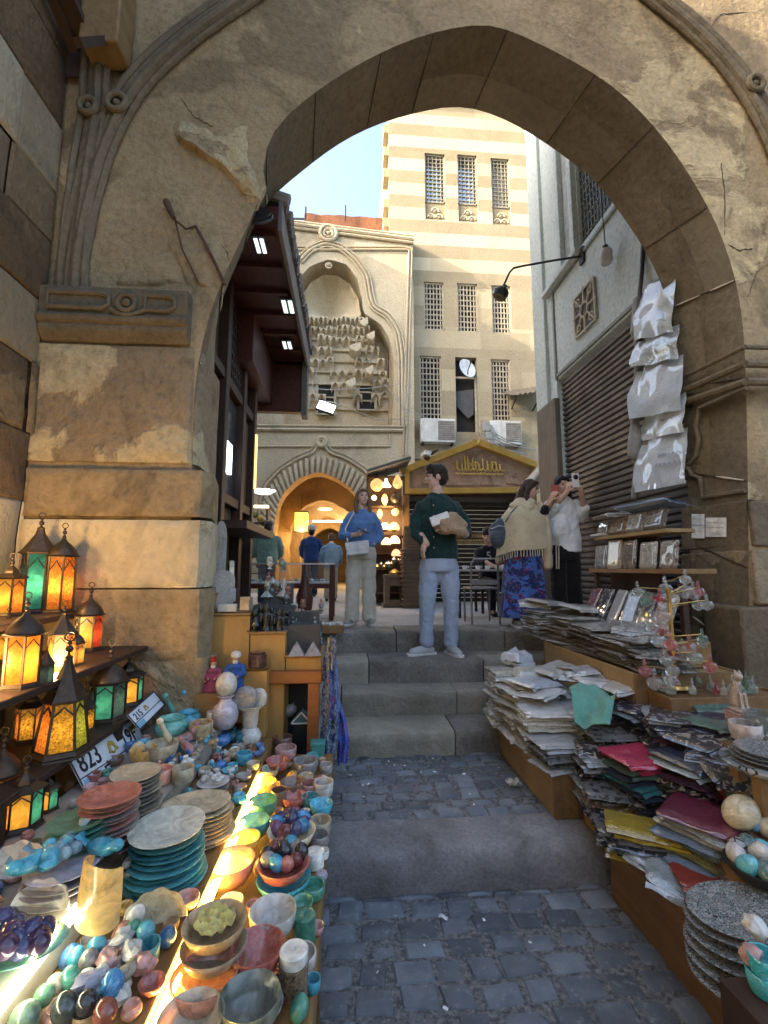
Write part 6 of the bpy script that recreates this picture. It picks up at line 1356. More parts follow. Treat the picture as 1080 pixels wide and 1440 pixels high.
# ---------------- bagged shirts
_pk=[]
def packmesh(i,flat=1.0):
    r=random.Random(100+i); b=MB(); s1,s2=r.uniform(0,9),r.uniform(0,9)
    def pt(u,v,top):
        e=min(u,1-u,v,1-v); rnd_=1-max(0,1-e/.14)**2; x=(u-.5)*(1-.05*max(0,1-min(v,1-v)/.1)**2)*(1+.025*NZ.noise(V((v*3,s1,0)))); y=(v-.5)*(1-.05*max(0,1-min(u,1-u)/.1)**2)*(1+.025*NZ.noise(V((u*3,s2,0))))
        z=.5+(.5*rnd_+.22*flat*NZ.noise(V((u*2.2+s1,v*3,1)))+.07*flat*NZ.noise(V((u*6,v*8+s2,1)))*rnd_+.0*flat*NZ.noise(V((u*19,v*19+s2,2)))*rnd_)*(1 if top else -.55)
        return (x,y,z)
    n=14
    b.grid(lambda u,v:pt(u,v,True),n,n); b.grid(lambda u,v:pt(u,v,False),n,n)
    # crumpled bag flap at one side
    b.grid(lambda u,v:((u-.5)*.98,-.5-.07*v,.45+.25*NZ.noise(V((u*4,v*3,s1)))*v-.35*v),12,3)
    return b.mesh('folded_pack','all')
for i in range(7): _pk.append(packmesh(i))
for i in range(5): _pk.append(packmesh(20+i,.25))
def pack(loc,w,d,th,rot,mat,label,group,name='shirt_pack',cat='shirt',i=None,tilt=(0,0)):
    me=_pk[(rnd.randrange(7) if name=='shirt_pack' else 7+rnd.randrange(5)) if i is None else i]; o=bpy.data.objects.new(name,me); COL.objects.link(o)
    if not me.materials: me.materials.append(None)
    o.material_slots[0].link='OBJECT'; o.material_slots[0].material=mat
    o.location=loc; o.scale=(w,d,th); o.rotation_euler=(tilt[0],tilt[1],rot); tag(o,label,cat,group); return o
W_=lambda c,p=None:wrapped(c,p)
cw=W_((.84,.85,.82)); cwb=W_((.74,.79,.86)); ccr=W_((.80,.79,.66)); cg=W_((.27,.27,.26),(.07,.07,.07)); cdk=W_((.035,.035,.05),(.3,.3,.32)); cnv=W_((.03,.04,.09)); cbk=W_((.025,.022,.025),(.35,.3,.25)); cpk=W_((.62,.03,.10)); ctl=W_((.05,.27,.28)); cgr=W_((.10,.22,.17)); cmr=W_((.20,.015,.05)); cbl=W_((.26,.36,.50)); cyl=W_((.62,.43,.04)); crd=W_((.45,.05,.03)); cor=W_((.50,.25,.07)); cbr=W_((.17,.10,.06),(.4,.3,.2)); csl=W_((.44,.5,.5)); cpu=W_((.10,.04,.10)); cgd=W_((.30,.29,.10)); clv=W_((.30,.28,.42))
NM={id(cw):'white',id(cwb):'bluish white',id(ccr):'cream',id(cg):'grey patterned',id(cdk):'charcoal',id(cnv):'navy',id(cbk):'black printed',id(cpk):'crimson pink',id(ctl):'teal',id(cgr):'dark green',id(cmr):'maroon',id(cbl):'light blue',id(cyl):'yellow',id(crd):'red',id(cor):'orange tan',id(cbr):'brown printed',id(csl):'silver grey',id(cpu):'plum',id(cgd):'olive',id(clv):'lavender'}
def pstack(x,y,z0,z1,w,d,rot,mats,where,th=.030,jit=.028,lean=(0,0),name='shirt_pack',cat='shirt'):
    y+=.12 if z0>.48 and z0<.49 else (.06 if 2.4<y<2.75 else 0)
    n=max(1,int(round((z1-z0)/th))); th=(z1-z0)/n
    for i in range(n):
        m=mats[min(len(mats)-1,n-1-i)] if n-1-i<len(mats) else mats[rnd.randrange(len(mats))]
        col=NM.get(id(m),'plain'); f=i/max(1,n-1)
        lab='%s %s %s%s %s'%('topmost' if i==n-1 else (ORD[i] if i else 'lowest'), col, 'bagged shirt' if cat=='shirt' else 'papyrus', ' up the stack' if 0<i<n-1 else ' of the stack', where)
        pack((x+lean[0]*f+rnd.uniform(-jit,jit),y+lean[1]*f+rnd.uniform(-jit,jit),z0+i*th),w*rnd.uniform(.94,1.05),d*rnd.uniform(.94,1.05),th*1.12,rot+rnd.uniform(-.16,.16),m,lab,'bagged shirts on the right stall' if cat=='shirt' else 'papyrus sheets on the right stall',name,cat,tilt=(rnd.uniform(-.025,.025),rnd.uniform(-.03,.03)))
pstack(1.31,3.60,.485,.90,.34,.28,-.05,[ccr,cw,cw,ccr],'at the far crate end')
pstack(1.66,3.62,.485,.86,.32,.28,.1,[cw,cwb,cw],'at the far platform corner')
pstack(1.33,3.32,.485,.86,.34,.30,.1,[ccr,cw,cw,ccr],'nearest the stairs')
pstack(1.34,3.06,.485,.77,.33,.30,-.05,[cw,ccr,cw],'before the tall white stack')
pstack(1.70,3.36,.485,.83,.32,.30,.2,[cw,cwb,cw],'behind the green cloth')
pstack(1.66,3.02,.485,.77,.34,.32,-.15,[cwb,cw,cwb,cw],'under the green cloth')
pstack(1.33,2.80,.485,.64,.30,.24,.1,[cw,cwb,cg,cg,cdk],'at the near crate corner',.02)
pstack(1.63,2.76,.485,.70,.30,.26,-.1,[cg,cbk,cg,cdk],'beside the crimson pack',.02)
pstack(1.98,3.02,.485,.80,.30,.32,.1,[cg,cdk,csl],'by the platform',.024)
pstack(1.62,2.50,.345,.70,.34,.28,.18,[cpk,cpk,cgr,cnv,ctl,cnv,cbk,cdk,cbk],'with the crimson top')
pstack(1.95,2.60,.46,.85,.40,.32,-.35,[csl,cdk,cdk,cpu,cbk,cnv,cdk],'of dark metallic bags')
pstack(2.22,2.72,.46,.90,.36,.32,-.25,[cgr,cgd,cdk,csl,cbk],'with the green top')
pstack(1.98,2.22,.46,.74,.36,.30,-.3,[cbl,cw,cgr,crd,cmr,cdk],'with the printed blue top')
pstack(1.63,2.12,.33,.60,.32,.30,.55,[cmr,csl,cw,cbl,cbl,cgd],'with the maroon top')
pstack(1.43,2.26,.34,.49,.30,.20,-.55,[cyl,cyl,cg,cdk],'with the yellow top',.02)
pstack(1.47,2.52,.345,.52,.28,.26,-.2,[cg,cbk,cg,cbr,cdk],'at the slab edge',.018,.03)
pstack(1.42,2.36,.34,.43,.30,.22,-.35,[cg,cdk,cg],'hanging over the slab edge',.018,.03)
pstack(1.55,2.0,.33,.42,.28,.22,-.3,[crd,cgd,cdk,cbr],'below the yellow pack',.018,.02)
pstack(1.68,1.86,.33,.50,.32,.26,-.45,[cor,cor,cbr,crd,cbr,cor],'of orange tan sheets',.014,.012)
pstack(1.50,1.80,.33,.40,.30,.2,-.55,[cg,cbr,cor],'of thin printed sheets',.012,.02)
pstack(1.84,2.82,.485,.84,.34,.3,.25,[cdk,csl,cnv,cdk],'before the platform')
pstack(1.50,2.66,.345,.66,.32,.26,-.2,[cbk,csl,cg,cdk],'on the short crate')
pstack(1.80,2.40,.345,.74,.34,.3,.3,[cnv,csl,cdk,cpu,cbk],'between crimson and blue stacks')
pstack(1.82,2.02,.33,.58,.3,.3,.1,[cbr,cor,cbk],'beside the inlaid eggs')
pstack(2.08,1.95,.46,.56,.3,.3,.1,[cbk,cdk],'under the inlaid plates',.02)
pack((1.44,2.02,.335),.30,.20,.05,-.6,csl,'crumpled silver bag hanging over the long crate edge',None,tilt=(.05,.25))
pack((1.41,2.14,.345),.26,.14,.035,-.9,csl,'second silver bag folded over the crate edge behind the crumpled one',None,tilt=(.0,.25))
pack((1.46,3.62,.83),.36,.24,.10,.1,ccr,'plump cream bag leaning at the stairs above the white shirts',None,i=2)
pack((1.40,3.80,.88),.2,.2,.14,.5,cwb,'crumpled bluish white bag on the step beside the papyrus piles',None,i=4)
r=random.Random(88); cl_=[cw,cwb,csl,cdk,cdk,cbl,cgr,cpu,ctl,cnv,cbk]
for i in range(44):
    y=r.uniform(2.05,3.6); t_=r.random(); x=1.28+(.12 if y<2.65 else 0)+t_*.62; z=(.56+.16*(y-2.05)) + .12*t_+ r.uniform(0,.05)
    if (1.25<x<1.8 and 2.62<y<3.2) or (1.4<x<1.85 and 2.3<y<2.72) or (1.4<x<1.85 and 1.9<y<2.32): continue
    m=(cw if r.random()<.75 else cwb) if y>2.98 and x<1.8 else cl_[r.randrange(11)]
    pack((x,y,z+.03),r.uniform(.24,.32),r.uniform(.2,.28),.035,r.uniform(-.9,.9),m,'loose %s bagged shirt lying askew across the stacks'%NM[id(m)],'loose bagged shirts across the stacks',tilt=(r.uniform(-.16,.16),r.uniform(-.18,.1)))
# printed emblem pieces on the top shirts
def decal(px,py,Z,pts,mat,label,name='printed_patch',rot=0):
    pass
# loose green cloth draped over the white stacks
c0=at(840,955,3.0); b=MB()
A,B2,C2,D2=at(800,950,3.12),at(872,945,3.1),at(858,1030,2.66),at(808,1010,2.74)
zz=.80
def dr(u,v):
    p=(A.lerp(B2,u)).lerp(D2.lerp(C2,u),v); zb=.90-.20*max(0,v-.45)
    return (p.x,p.y,zb+.02*sin(u*6+v*3)+.008*sin(u*15-v*6)+.03*NZ.noise(V((u*4,v*4,2))))
b.grid(dr,26,26,thick=(0,0,.004)); tag(b.build('green_cloth',cloth('green_cloth',(.12,.30,.22),sc=80),fixn=False),'loose sea green cloth draped over the white shirts','cloth')
# ---------------- papyrus piles on the platform
pap=wrapped((.50,.48,.42),(.30,.28,.25)); pap2=wrapped((.66,.65,.60)); pap3=wrapped((.22,.2,.18),(.45,.42,.36)); NM[id(pap)]='grey'; NM[id(pap2)]='pale'; NM[id(pap3)]='dark printed'
K='papyrus sheet'
for (x,y,z0,z1,w,d,rot,ms,wh) in ((1.90,4.46,1.045,1.30,.30,.3,.1,[pap2,pap2,pap],'at the far left of the piles'),(2.18,4.46,1.045,1.33,.3,.3,-.1,[pap2,pap],'second from the stairs'),(2.00,4.02,1.03,1.28,.34,.34,.12,[pap,pap2,pap],'at the middle of the platform edge'),(2.02,3.62,1.03,1.25,.34,.36,-.05,[pap,pap3,pap],'near the platform front edge'),(2.03,3.24,1.03,1.22,.34,.36,.08,[pap3,pap,pap],'nearest the right pier'),(2.04,2.98,1.03,1.16,.32,.22,-.15,[pap3,pap3],'at the near platform corner'),(2.34,3.9,1.03,1.24,.28,.4,.1,[pap,pap],'behind the platform edge piles')):
    pstack(x,y,z0,z1,w,d,rot,ms,wh,.019,.025,name='papyrus_sheet',cat=K)
for (x,y,z,w,d,rot,m,lab) in ((1.95,4.45,1.35,.4,.26,.6,pap2,'loose white sheet bag lying across the far papyrus piles'),(1.85,4.5,1.33,.3,.25,-.3,pap2,'second loose white sheet bag on the far left pile'),(2.2,4.2,1.31,.4,.3,.3,pap2,'loose pale sheet bag on the middle papyrus pile'),(2.12,3.3,1.24,.34,.3,-.5,pap,'curled grey sheet bag on the near papyrus pile')): pack((x,y,z),w,d,.05,rot,m,lab,None,'sheet_bag','bag',tilt=(.1,.08))
# ---------------- shelves with framed prints
XH=2.33
sw_=T('display_shelf','two tier wooden display shelf fixed against the right pier','shelf',(2.45,3.7,1.05))
zs1,zs2=1.70,2.0
b=MB(); b.box((XH,3.03,zs1-.035),(2.58,4.3,zs1)); b.build('lower_board',wo,sw_,world=True,bevel=.004)
b=MB(); b.box((XH+.02,3.2,zs2-.03),(2.58,4.2,zs2)); b.build('upper_board',co1,sw_,world=True,bevel=.004)
b=MB(); b.box((2.55,3.6,1.04),(2.585,4.3,2.0)); b.build('back_board',wd_dk,sw_,world=True)
for y in (3.1,4.22): b=MB(); b.box((XH+.03,y,1.04),(XH+.07,y+.04,zs1-.036)); b.build('upright',wd_dk,sw_,world=True)
pr_=[wrapped((.42,.40,.36),(.2,.12,.08)),wrapped((.50,.48,.42),(.3,.3,.28)),wrapped((.26,.18,.13),(.4,.34,.25)),wrapped((.5,.42,.28)),wrapped((.3,.3,.29),(.5,.5,.48))]
y=3.1; i=0
desc=['camel print','pale print','brown framed print','grey print','tan print','white print']
while y<4.1:
    w=rnd.uniform(.19,.26); h=rnd.uniform(.20,.26)
    pack((XH+.05,y+w/2,zs1+h/2),w*.98,h,.03,pi/2,pr_[i%5],'bagged %s standing on the lower shelf, %s from the near end'%(desc[i%6],ORD[i] if i else 'first'),'bagged prints standing on the lower shelf','bagged_print','print',tilt=(R(80),0)).rotation_euler=(R(82),0,-pi/2+rnd.uniform(-.1,.1)); y+=w+.01; i+=1
y=3.25; i=0
while y<4.1:
    w=rnd.uniform(.2,.26); h=rnd.uniform(.13,.17)
    pack((XH+.10,y+w/2,zs2+h/2),w,h,.05,-pi/2,[pap3,pr_[4],pr_[2]][i%3],'bagged picture box on the upper shelf, %s from the near end'%(ORD[i] if i else 'first'),'picture boxes on the upper shelf','picture_box','box').rotation_euler=(R(72),0,-pi/2); y+=w+.01; i+=1
pack((2.44,3.5,zs2+.17),.25,.6,.06,.1,cbl,'bluish sheet bag lying on top of the picture boxes',None,'sheet_bag','bag',tilt=(0,.15)); pack((2.46,4.15,zs1+.28),.24,.26,.06,.2,pap2,'white sheet bag on the far end of the lower shelf',None,'sheet_bag','bag')
pack((2.42,4.0,zs2+.15),.25,.4,.05,-.2,pap,'grey sheet bag on the far end of the picture boxes',None,'sheet_bag','bag')
y=3.12; i=0; lm=[pr_[1],wrapped((.06,.06,.065),(.3,.3,.3)),wrapped((.10,.13,.14),(.4,.4,.4)),wrapped((.55,.54,.5)),wrapped((.05,.05,.05),(.35,.33,.3)),wrapped((.35,.12,.09),(.5,.4,.3)),pr_[1]]
while y<4.15:
    w=.2; o=pack((XH-.02,y+w/2,1.36),w,.34,.022,0,lm[i%7],'bagged print leaning below the lower shelf, %s from the near end'%(ORD[i] if i else 'first'),'bagged prints leaning under the shelf','bagged_print','print'); o.rotation_euler=(R(66),0,-pi/2+rnd.uniform(-.25,.25)); y+=.2; i+=1
b=MB(); b.box((2.2,3.05,1.03),(2.5,4.3,1.2)); b.build('ledge',wo,sw_,world=True)
# ---------------- plastic sheets hung on the pier corner
clr=wrapped((.48,.53,.56),None,9,.35); clr2=wrapped((.40,.44,.44),(.66,.7,.7),9,.4); gryw=cloth('grey_plastic',(.2,.195,.18),rough=.4)
for i,(yt,yb,xl_,xr_,m,lab) in enumerate(((402,482,897,950,clr,'topmost clear plastic sheet hung on the pier corner'),(470,520,893,955,clr2,'second clear plastic sheet hung on the pier corner'),(512,592,890,960,clr,'third clear plastic sheet hung on the pier corner'),(565,622,908,964,clr,'fourth clear plastic sheet, with dark writing, on the pier corner'),(615,694,896,968,clr,'lowest pair of white plastic sheets hung on the pier corner'))):
    b=MB(); yl,yr=3.92,3.42
    def fn(u,v):
        px=xl_+(xr_-xl_)*u+(-8*(v-.5)*(1-u)); py=yt+(yb-yt)*v-14*u+ (12*(1-v) if u<.2 else 0)
        p=at(px,py,yl+(yr-yl)*u); return p+V((-.025*sin(pi*v)-.008*sin(u*9+i)-.03*v-.025*NZ.noise(V((u*3,v*3,i))),-.04*v-.02*cos(u*11+v*5),0))
    b.grid(fn,18,14,thick=(.006,.006,0)); o=b.build('plastic_sheet',m,fixn=False); tag(o,lab,'plastic sheet','plastic sheets hung on the pier corner')
    if i in(3,4):
        ib=MB(); r=random.Random(i)
        for rowv in (.45,.62):
            u=.45
            while u<.85: w=r.uniform(.03,.07); ib.tube([V(fn(u,rowv))+V((-.012,-.012,0)),V(fn(u+w*.5,rowv-.05))+V((-.012,-.012,0)),V(fn(u+w,rowv+.02))+V((-.012,-.012,0))],.003,4); u+=w+.02
        ib.build('faint_writing',plain('faded_ink',(.25,.27,.3),.8),o)
b=MB()
for (x0,y0,x1,y1,rr) in ((896,420,893,470,.06),(895,470,902,520,.05),(898,500,892,600,.05),(893,600,890,640,.07),(897,640,892,700,.045)):
    p,q=at(x0,y0,3.95),at(x1,y1,3.95); b.limb([p,p.lerp(q,.5)+V((.015,0,0)),q],[rr*.7,rr,rr*.8],8)
tag(b.build('hanging_bundle',gryw,remesh=.02),'bundle of grey paper and plastic hanging beside the roller shutter','bundle')
b=MB(); b.tube([at(905,330,3.9),at(903,380,3.9),at(898,430,3.9),at(900,480,3.9)],.02,7); b.tube([at(912,350,3.9),at(912,400,3.9),at(915,440,3.9)],.008,6); tag(b.build('black_cable',blk),'thick black cable running down the white wall behind the plastic sheets','cable')
# ---------------- hand blown glass on a wire tree
stn=T('ornament_tree','brass wire tree stand holding glass ornaments beside the right pier','stand',(2.10,2.88,.95)); b=MB()
b.lathe([(.09,0),(.085,.02),(.02,.04),(.013,.12),(.012,.62),(0,.63)],12); b.build('stem',brass,stn)
r=random.Random(33); tips=[]
for i in range(36):
    a=r.uniform(0,2*pi); z=.06+.6*(i/36)+r.uniform(-.03,.03); L=r.uniform(.09,.25); e=V((L*cos(a),L*.6*sin(a)-.03,z+r.uniform(.0,.06)))
    b=MB(); b.tube([(0,0,z),e*.6+V((0,0,.4*z)),e],.004,5); b.build('arm',brass,stn); tips.append(e+V((2.10,2.88,.95)))
gl=[(glassm('glass_clear',(.62,.66,.64),.03,.6),'clear'),(glassm('glass_pink',(.7,.25,.25),.03,.75),'pink'),(glassm('glass_clear2',(.7,.72,.68),.03,.4),'milky'),(glassm('glass_rose',(.5,.06,.08),.03,.8),'dark red'),(glassm('glass_green',(.2,.4,.3),.03,.5),'green')]
for i,e in enumerate(tips):
    g=gl[(i*7)%5 if i%2 else r.choice((0,0,2,1))]; s=r.uniform(.03,.048); b=MB(); b.lathe([(0,-s*1.9),(s*.25,-s*1.75),(s*.8,-s*1.4),(s,-s*.8),(s*.75,-s*.2),(s*.25,.0),(s*.2,s*.3),(s*.42,s*.42),(s*.15,s*.6),(s*.28,s*.9),(0,s*1.3)],16,lob=(8,.06)); o=b.build('glass_ornament',g[0]); o.location=e; tag(o,'%s glass ornament hanging on the wire tree by the pier'%g[1],'ornament','glass ornaments on the wire tree')
for i in range(18):
    p=atz(930+r.uniform(-20,95),985+r.uniform(-32,0),.93); p=V((min(2.5,max(1.98,p.x)),2.78+r.uniform(-.08,.12),.94)); g=gl[r.randrange(5)]; s=r.uniform(.02,.03); b=MB(); b.lathe([(s*.8,0),(s,s*.3),(s*.9,s*1.6),(s*.3,s*2.3),(s*.3,s*2.8),(s*.5,s*2.9),(s*.2,s*3.2),(s*.3,s*3.8),(0,s*4.3)],14); o=b.build('perfume_bottle',g[0]); o.location=p; tag(o,'small %s glass perfume bottle at the foot of the wire tree'%g[1],'bottle','perfume bottles at the foot of the wire tree')
crate('wooden_crate','dark plinth box under the wire tree of glass ornaments',(1.92,2.68,.47),(2.7,2.895,.935),co2)
# cat statue and cups
p=at(1040,1000,2.45); b=MB(); b.limb([(0,.02,.03),(0,.015,.09),(0,0,.15)],[.032,.028,.02],10); b.ball((0,-.012,.185),(.021,.026,.022),10,7); b.limb([(-.012,-.03,.10),(-.013,-.036,.04),(-.013,-.045,.012)],[.01,.009,.01],7); b.limb([(.012,-.03,.10),(.013,-.036,.04),(.013,-.045,.012)],[.01,.009,.01],7)
for s_ in (-1,1): b.tube([(s_*.012,-.008,.2),(s_*.014,-.006,.225)],[.008,.002],6)
b.box((-.035,-.055,-.0),(.035,.05,.014)); o=b.build('cat_statue',onyx((.36,.27,.21)),remesh=.004); o.location=p; tag(o,'seated pale stone cat statue on a pink base by the right pier','statue')
b=MB(); b.box((-.045,-.06,-.06),(.045,.055,-.001)); o=b.build('statue_base',onyx((.35,.18,.15)),bevel=.004); o.location=p; tag(o,'small pinkish stone block under the cat statue','block')
b=MB(); b.box((p.x-.06,p.y-.075,.462),(p.x+.06,p.y+.07,p.z-.061)); tag(b.build('plinth',co2,bevel=.004),'narrow wooden plinth block under the pale cat statue','plinth')
for (px,py,s_,m,lab) in ((1050,1020,20,onyx((.42,.36,.32)),'pale ribbed cup with dark contents below the cat statue'),(1080,1015,26,glassm('glass_grey',(.35,.4,.4),.05,.6),'grey glass bowl cut by the right edge beside the ribbed cup')):
    q=at(px,py+20,2.3); ware('cup','stone_cup',0,0,0,0,m,lab,'cup',loc=q,r=s_*span(q),sz=.9)
b=MB(); q=at(1050,1045,2.3); b.box((q.x-.12,q.y-.08,.46),(q.x+.5,q.y+.1,q.z+.004)); tag(b.build('plinth',co2),'dark wooden plinth block under the ribbed cup at the right edge','plinth')
# inlaid plates, eggs, stones at the near right
k=NT('inlaid_pearl'); q=k.co('obj',(1,1,1)); v=k.voro(q,13,'F1',1); d=k.voro(q,13,'DISTANCE_TO_EDGE'); cc=k.mix(k.ramp(d,[(.03,0),(.06,1)]),(.02,.02,.02),k.mix(.6,k.ramp(v,[(.2,(.06,.12,.12)),(.5,(.5,.48,.44)),(.8,(.16,.13,.10))]),(.20,.21,.2))); k.base(cc); k.set(Roughness=.2,Coat_Weight=.6); inlay=k.m
p=at(1052,1262,1.62); 
for i in range(6): ware('plate','inlaid_plate',0,0,0,0,inlay,'pearl inlaid oval platter, %s of the stack at the right'%('topmost' if i==5 else (ORD[i]+' from the bottom' if i else 'lowest')),'platter','inlaid platters at the right crate edge',loc=(p.x+.0+.006*i,p.y+.012*i,.335+.028*i),r=.215-.006*i,sy=.8,sz=.8,tilt=(rnd.uniform(-.04,.04),-.05,rnd.uniform(-.2,.2)))
ware('bowl','inlaid_bowl',1072,1214,.50,46,blk,'black inlaid bowl heaped with pearl and turquoise eggs','bowl',sz=.7)
Bm3=[(sh((.5,.46,.4)),'pearl'),(sh((.05,.35,.38)),'turquoise'),(sh((.08,.16,.14)),'dark green'),(inlay,'inlaid')]
eggs(1070,1212,.565,10,13,42,Bm3,'inlaid_egg','glossy %s egg heaped in the black inlaid bowl','eggs in the black inlaid bowl',6)
for (px,py,Y,rp,m,lab,el) in ((1042,1142,1.98,21,cream,'large cream alabaster egg behind the orange tan sheets',1.2),(1063,1158,1.95,10,sh((.02,.2,.45)),'bright blue stone egg beside the cream alabaster egg',1.1),(1082,1164,1.92,14,sh((.4,.35,.25)),'beige stone egg at the right edge beside the blue egg',1.1),(1062,1304,1.5,15,white,'pale quartz lump lying on the inlaid platters',.8),(1056,1342,1.42,12,pink,'pink quartz lump before the inlaid platters',1.2)):
    q=at(px,py,Y); s=rp*span(q); b=MB(); b.ball((0,0,0),(s,s,s*el),16,10,ns=.35 if 'lump' in lab else .03,seed=px); o=b.build('quartz_lump' if 'lump' in lab else 'stone_egg',m); o.location=q; o.rotation_euler=(.4,.9 if el>1.1 else 0,.3); tag(o,lab,'stone')
p=at(1078,1385,1.40)
for i,(dz,rr) in enumerate(((0,.05),(.05,.045))): ware('cup','turquoise_cup',0,0,0,0,sh((.03,.40,.45)),'turquoise cup, %s of the pair at the right edge'%('upper' if i else 'lower'),'cup','turquoise cups at the right edge',loc=(p.x,p.y,p.z-.02+dz),r=rr,sz=.9)
b=MB(); b.box((p.x-.1,p.y-.2,.335),(p.x+.3,p.y+.06,p.z-.022)); tag(b.build('plinth',wd_dk,bevel=.004),'dark plinth board under the turquoise cups','plinth')
p=at(1066,1072,2.0); t=T('side_table','small carved wooden table topped with an inlaid disc at the right edge','table',(p.x+.06,2.0,.47)); hh=p.z-.47
b=MB(); b.lathe([(.0,hh-.02),(.18,hh-.02),(.19,hh-.005),(.185,hh+.004),(0,hh+.006)],28); b.build('inlaid_top',inlay,t)
for k_ in range(4): a=k_*pi/2+.5; b=MB(); b.bar((.11*cos(a),.11*sin(a),0),(.13*cos(a),.13*sin(a),hh-.022),.045); b.build('leg',wo,t)
for i in range(3): ware('plate','inlaid_plate',0,0,0,0,inlay,'small inlaid plate, %s of three on the side table'%['lowest','middle','topmost'][i],'plate','inlaid plates on the side table',loc=(p.x+.06,2.0,p.z+.008+.016*i),r=.15-.01*i,sz=.7)
# ================================================================ stepped stand, dolls, scarves on the left of the stairs
YS=3.16
cb=wood('ochre_board',(.42,.24,.07),(.33,.18,.05),'z',.6)
sd_=T('stepped_stand','stepped ochre plywood stand beside the left pier','stand',(-.6,3.3,.3))
def sb_(x0,x1,y,z0,dy=0):
    a=at(x0,y,YS); c=at(x1,y,YS); b=MB(); b.box((a.x,YS+dy,z0),(c.x-.002,3.56,a.z)); b.build('step_box',cb,sd_,world=True,bevel=.004); b=MB(); b.box((a.x-.004,YS+dy-.012,a.z+.001),(c.x+.004,3.56,a.z+.016)); b.build('step_top',wox,sd_,world=True,bevel=.003); return a.z+.016
q0=sb_(270,300,838,.5,.05); q1=sb_(299,352,866,.5); q2=sb_(352,402,892,.5,.002); q3=sb_(402,452,925,1.0)
a=at(395,944,3.12); c=at(453,960,3.12); tt=T('rail_table','red brown timber rail table under the near end of the stepped stand','table',(a.x,3.1,.3))
b=MB(); b.box((a.x-.1,3.10,c.z),(c.x,3.5,a.z)); b.build('rail',wood('rail_red',(.30,.11,.03),(.2,.06,.02),'x',.4),tt,world=True,bevel=.006)
b=MB(); b.box((c.x-.09,3.11,.22),(c.x-.02,3.18,c.z-.002)); b.build('leg',wood('rail_red',(.30,.11,.03),(.2,.06,.02),'x',.4),tt,world=True)
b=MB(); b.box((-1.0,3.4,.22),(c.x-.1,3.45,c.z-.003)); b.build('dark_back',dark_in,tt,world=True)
def plaque(px,pyt,pyb,w,Y,mat,label,lean=.15,round_=True,rz=0):
    p=at(px,pyb,Y); h=at(px,pyt,Y).z-p.z; b=MB(); n=10; ww=w/2
    poly=[(-ww*.85,0),(ww*.85,0),(ww,h*.5)]+[(ww*cos(a*pi/n),h*.75+h*.25*sin(a*pi/n)) for a in range(n+1)]+[(-ww,h*.5)] if round_ else [(-ww,0),(ww,0),(ww,h),(-ww,h)]
    b.prism(poly,0,.025); o=b.build('stone_plaque',mat,bevel=.006); o.location=p; o.rotation_euler=(-lean,0,rz); tag(o,label,'plaque')
plaq=stone('carved_plaque',(.46,.42,.36),(.36,.32,.27),bump=.6,scale=5,pits=True)
plaque(306,730,838,.09,3.4,plaq,'tall narrow pale stone plaque leaning by the left pier',.1,True,.2)
plaque(292,735,832,.07,3.35,plaq,'carved cream stone panel standing closest to the left pier',.05,False,.1)
plaque(313,800,858,.15,3.24,plaq,'broad round topped white stone plaque on the stepped stand',.25,True,.25)
plaque(325,785,845,.035,3.45,cream,'slim yellow edged board leaning behind the round plaque',.3,False,.3)
def box_(px,pyb,Y,d,mat,label,name,rz=0):
    p=at(px,pyb,Y); b=MB(); b.box((-d[0]/2,-d[1]/2,0),(d[0]/2,d[1]/2,d[2])); o=b.build(name,mat,bevel=.004); o.location=p; o.rotation_euler=(0,0,rz); tag(o,label,'box')
box_(320,860,3.2,(.12,.06,.05),plain('box_pale',(.45,.42,.36),.7),'flat pale box on the top step of the stand','small_box',.1)
box_(346,858,3.22,(.07,.06,.09),onyx((.3,.22,.15)),'small brown stone box with a pitched lid on the top step','small_box',-.2)
box_(326,846,3.3,(.05,.04,.09),onyx((.25,.27,.28)),'upright grey stone block behind the flat pale box','stone_block_ornament',.2)
bz=plain('black_statue',(.02,.018,.016),.35,.2,coat=.3); fg=[(onyx((.16,.22,.18)),'grey green'),(onyx((.5,.46,.4)),'cream'),(bz,'black'),(onyx((.10,.12,.12)),'dark grey'),(onyx((.3,.36,.32)),'pale green'),(onyx((.22,.09,.06)),'red brown')]
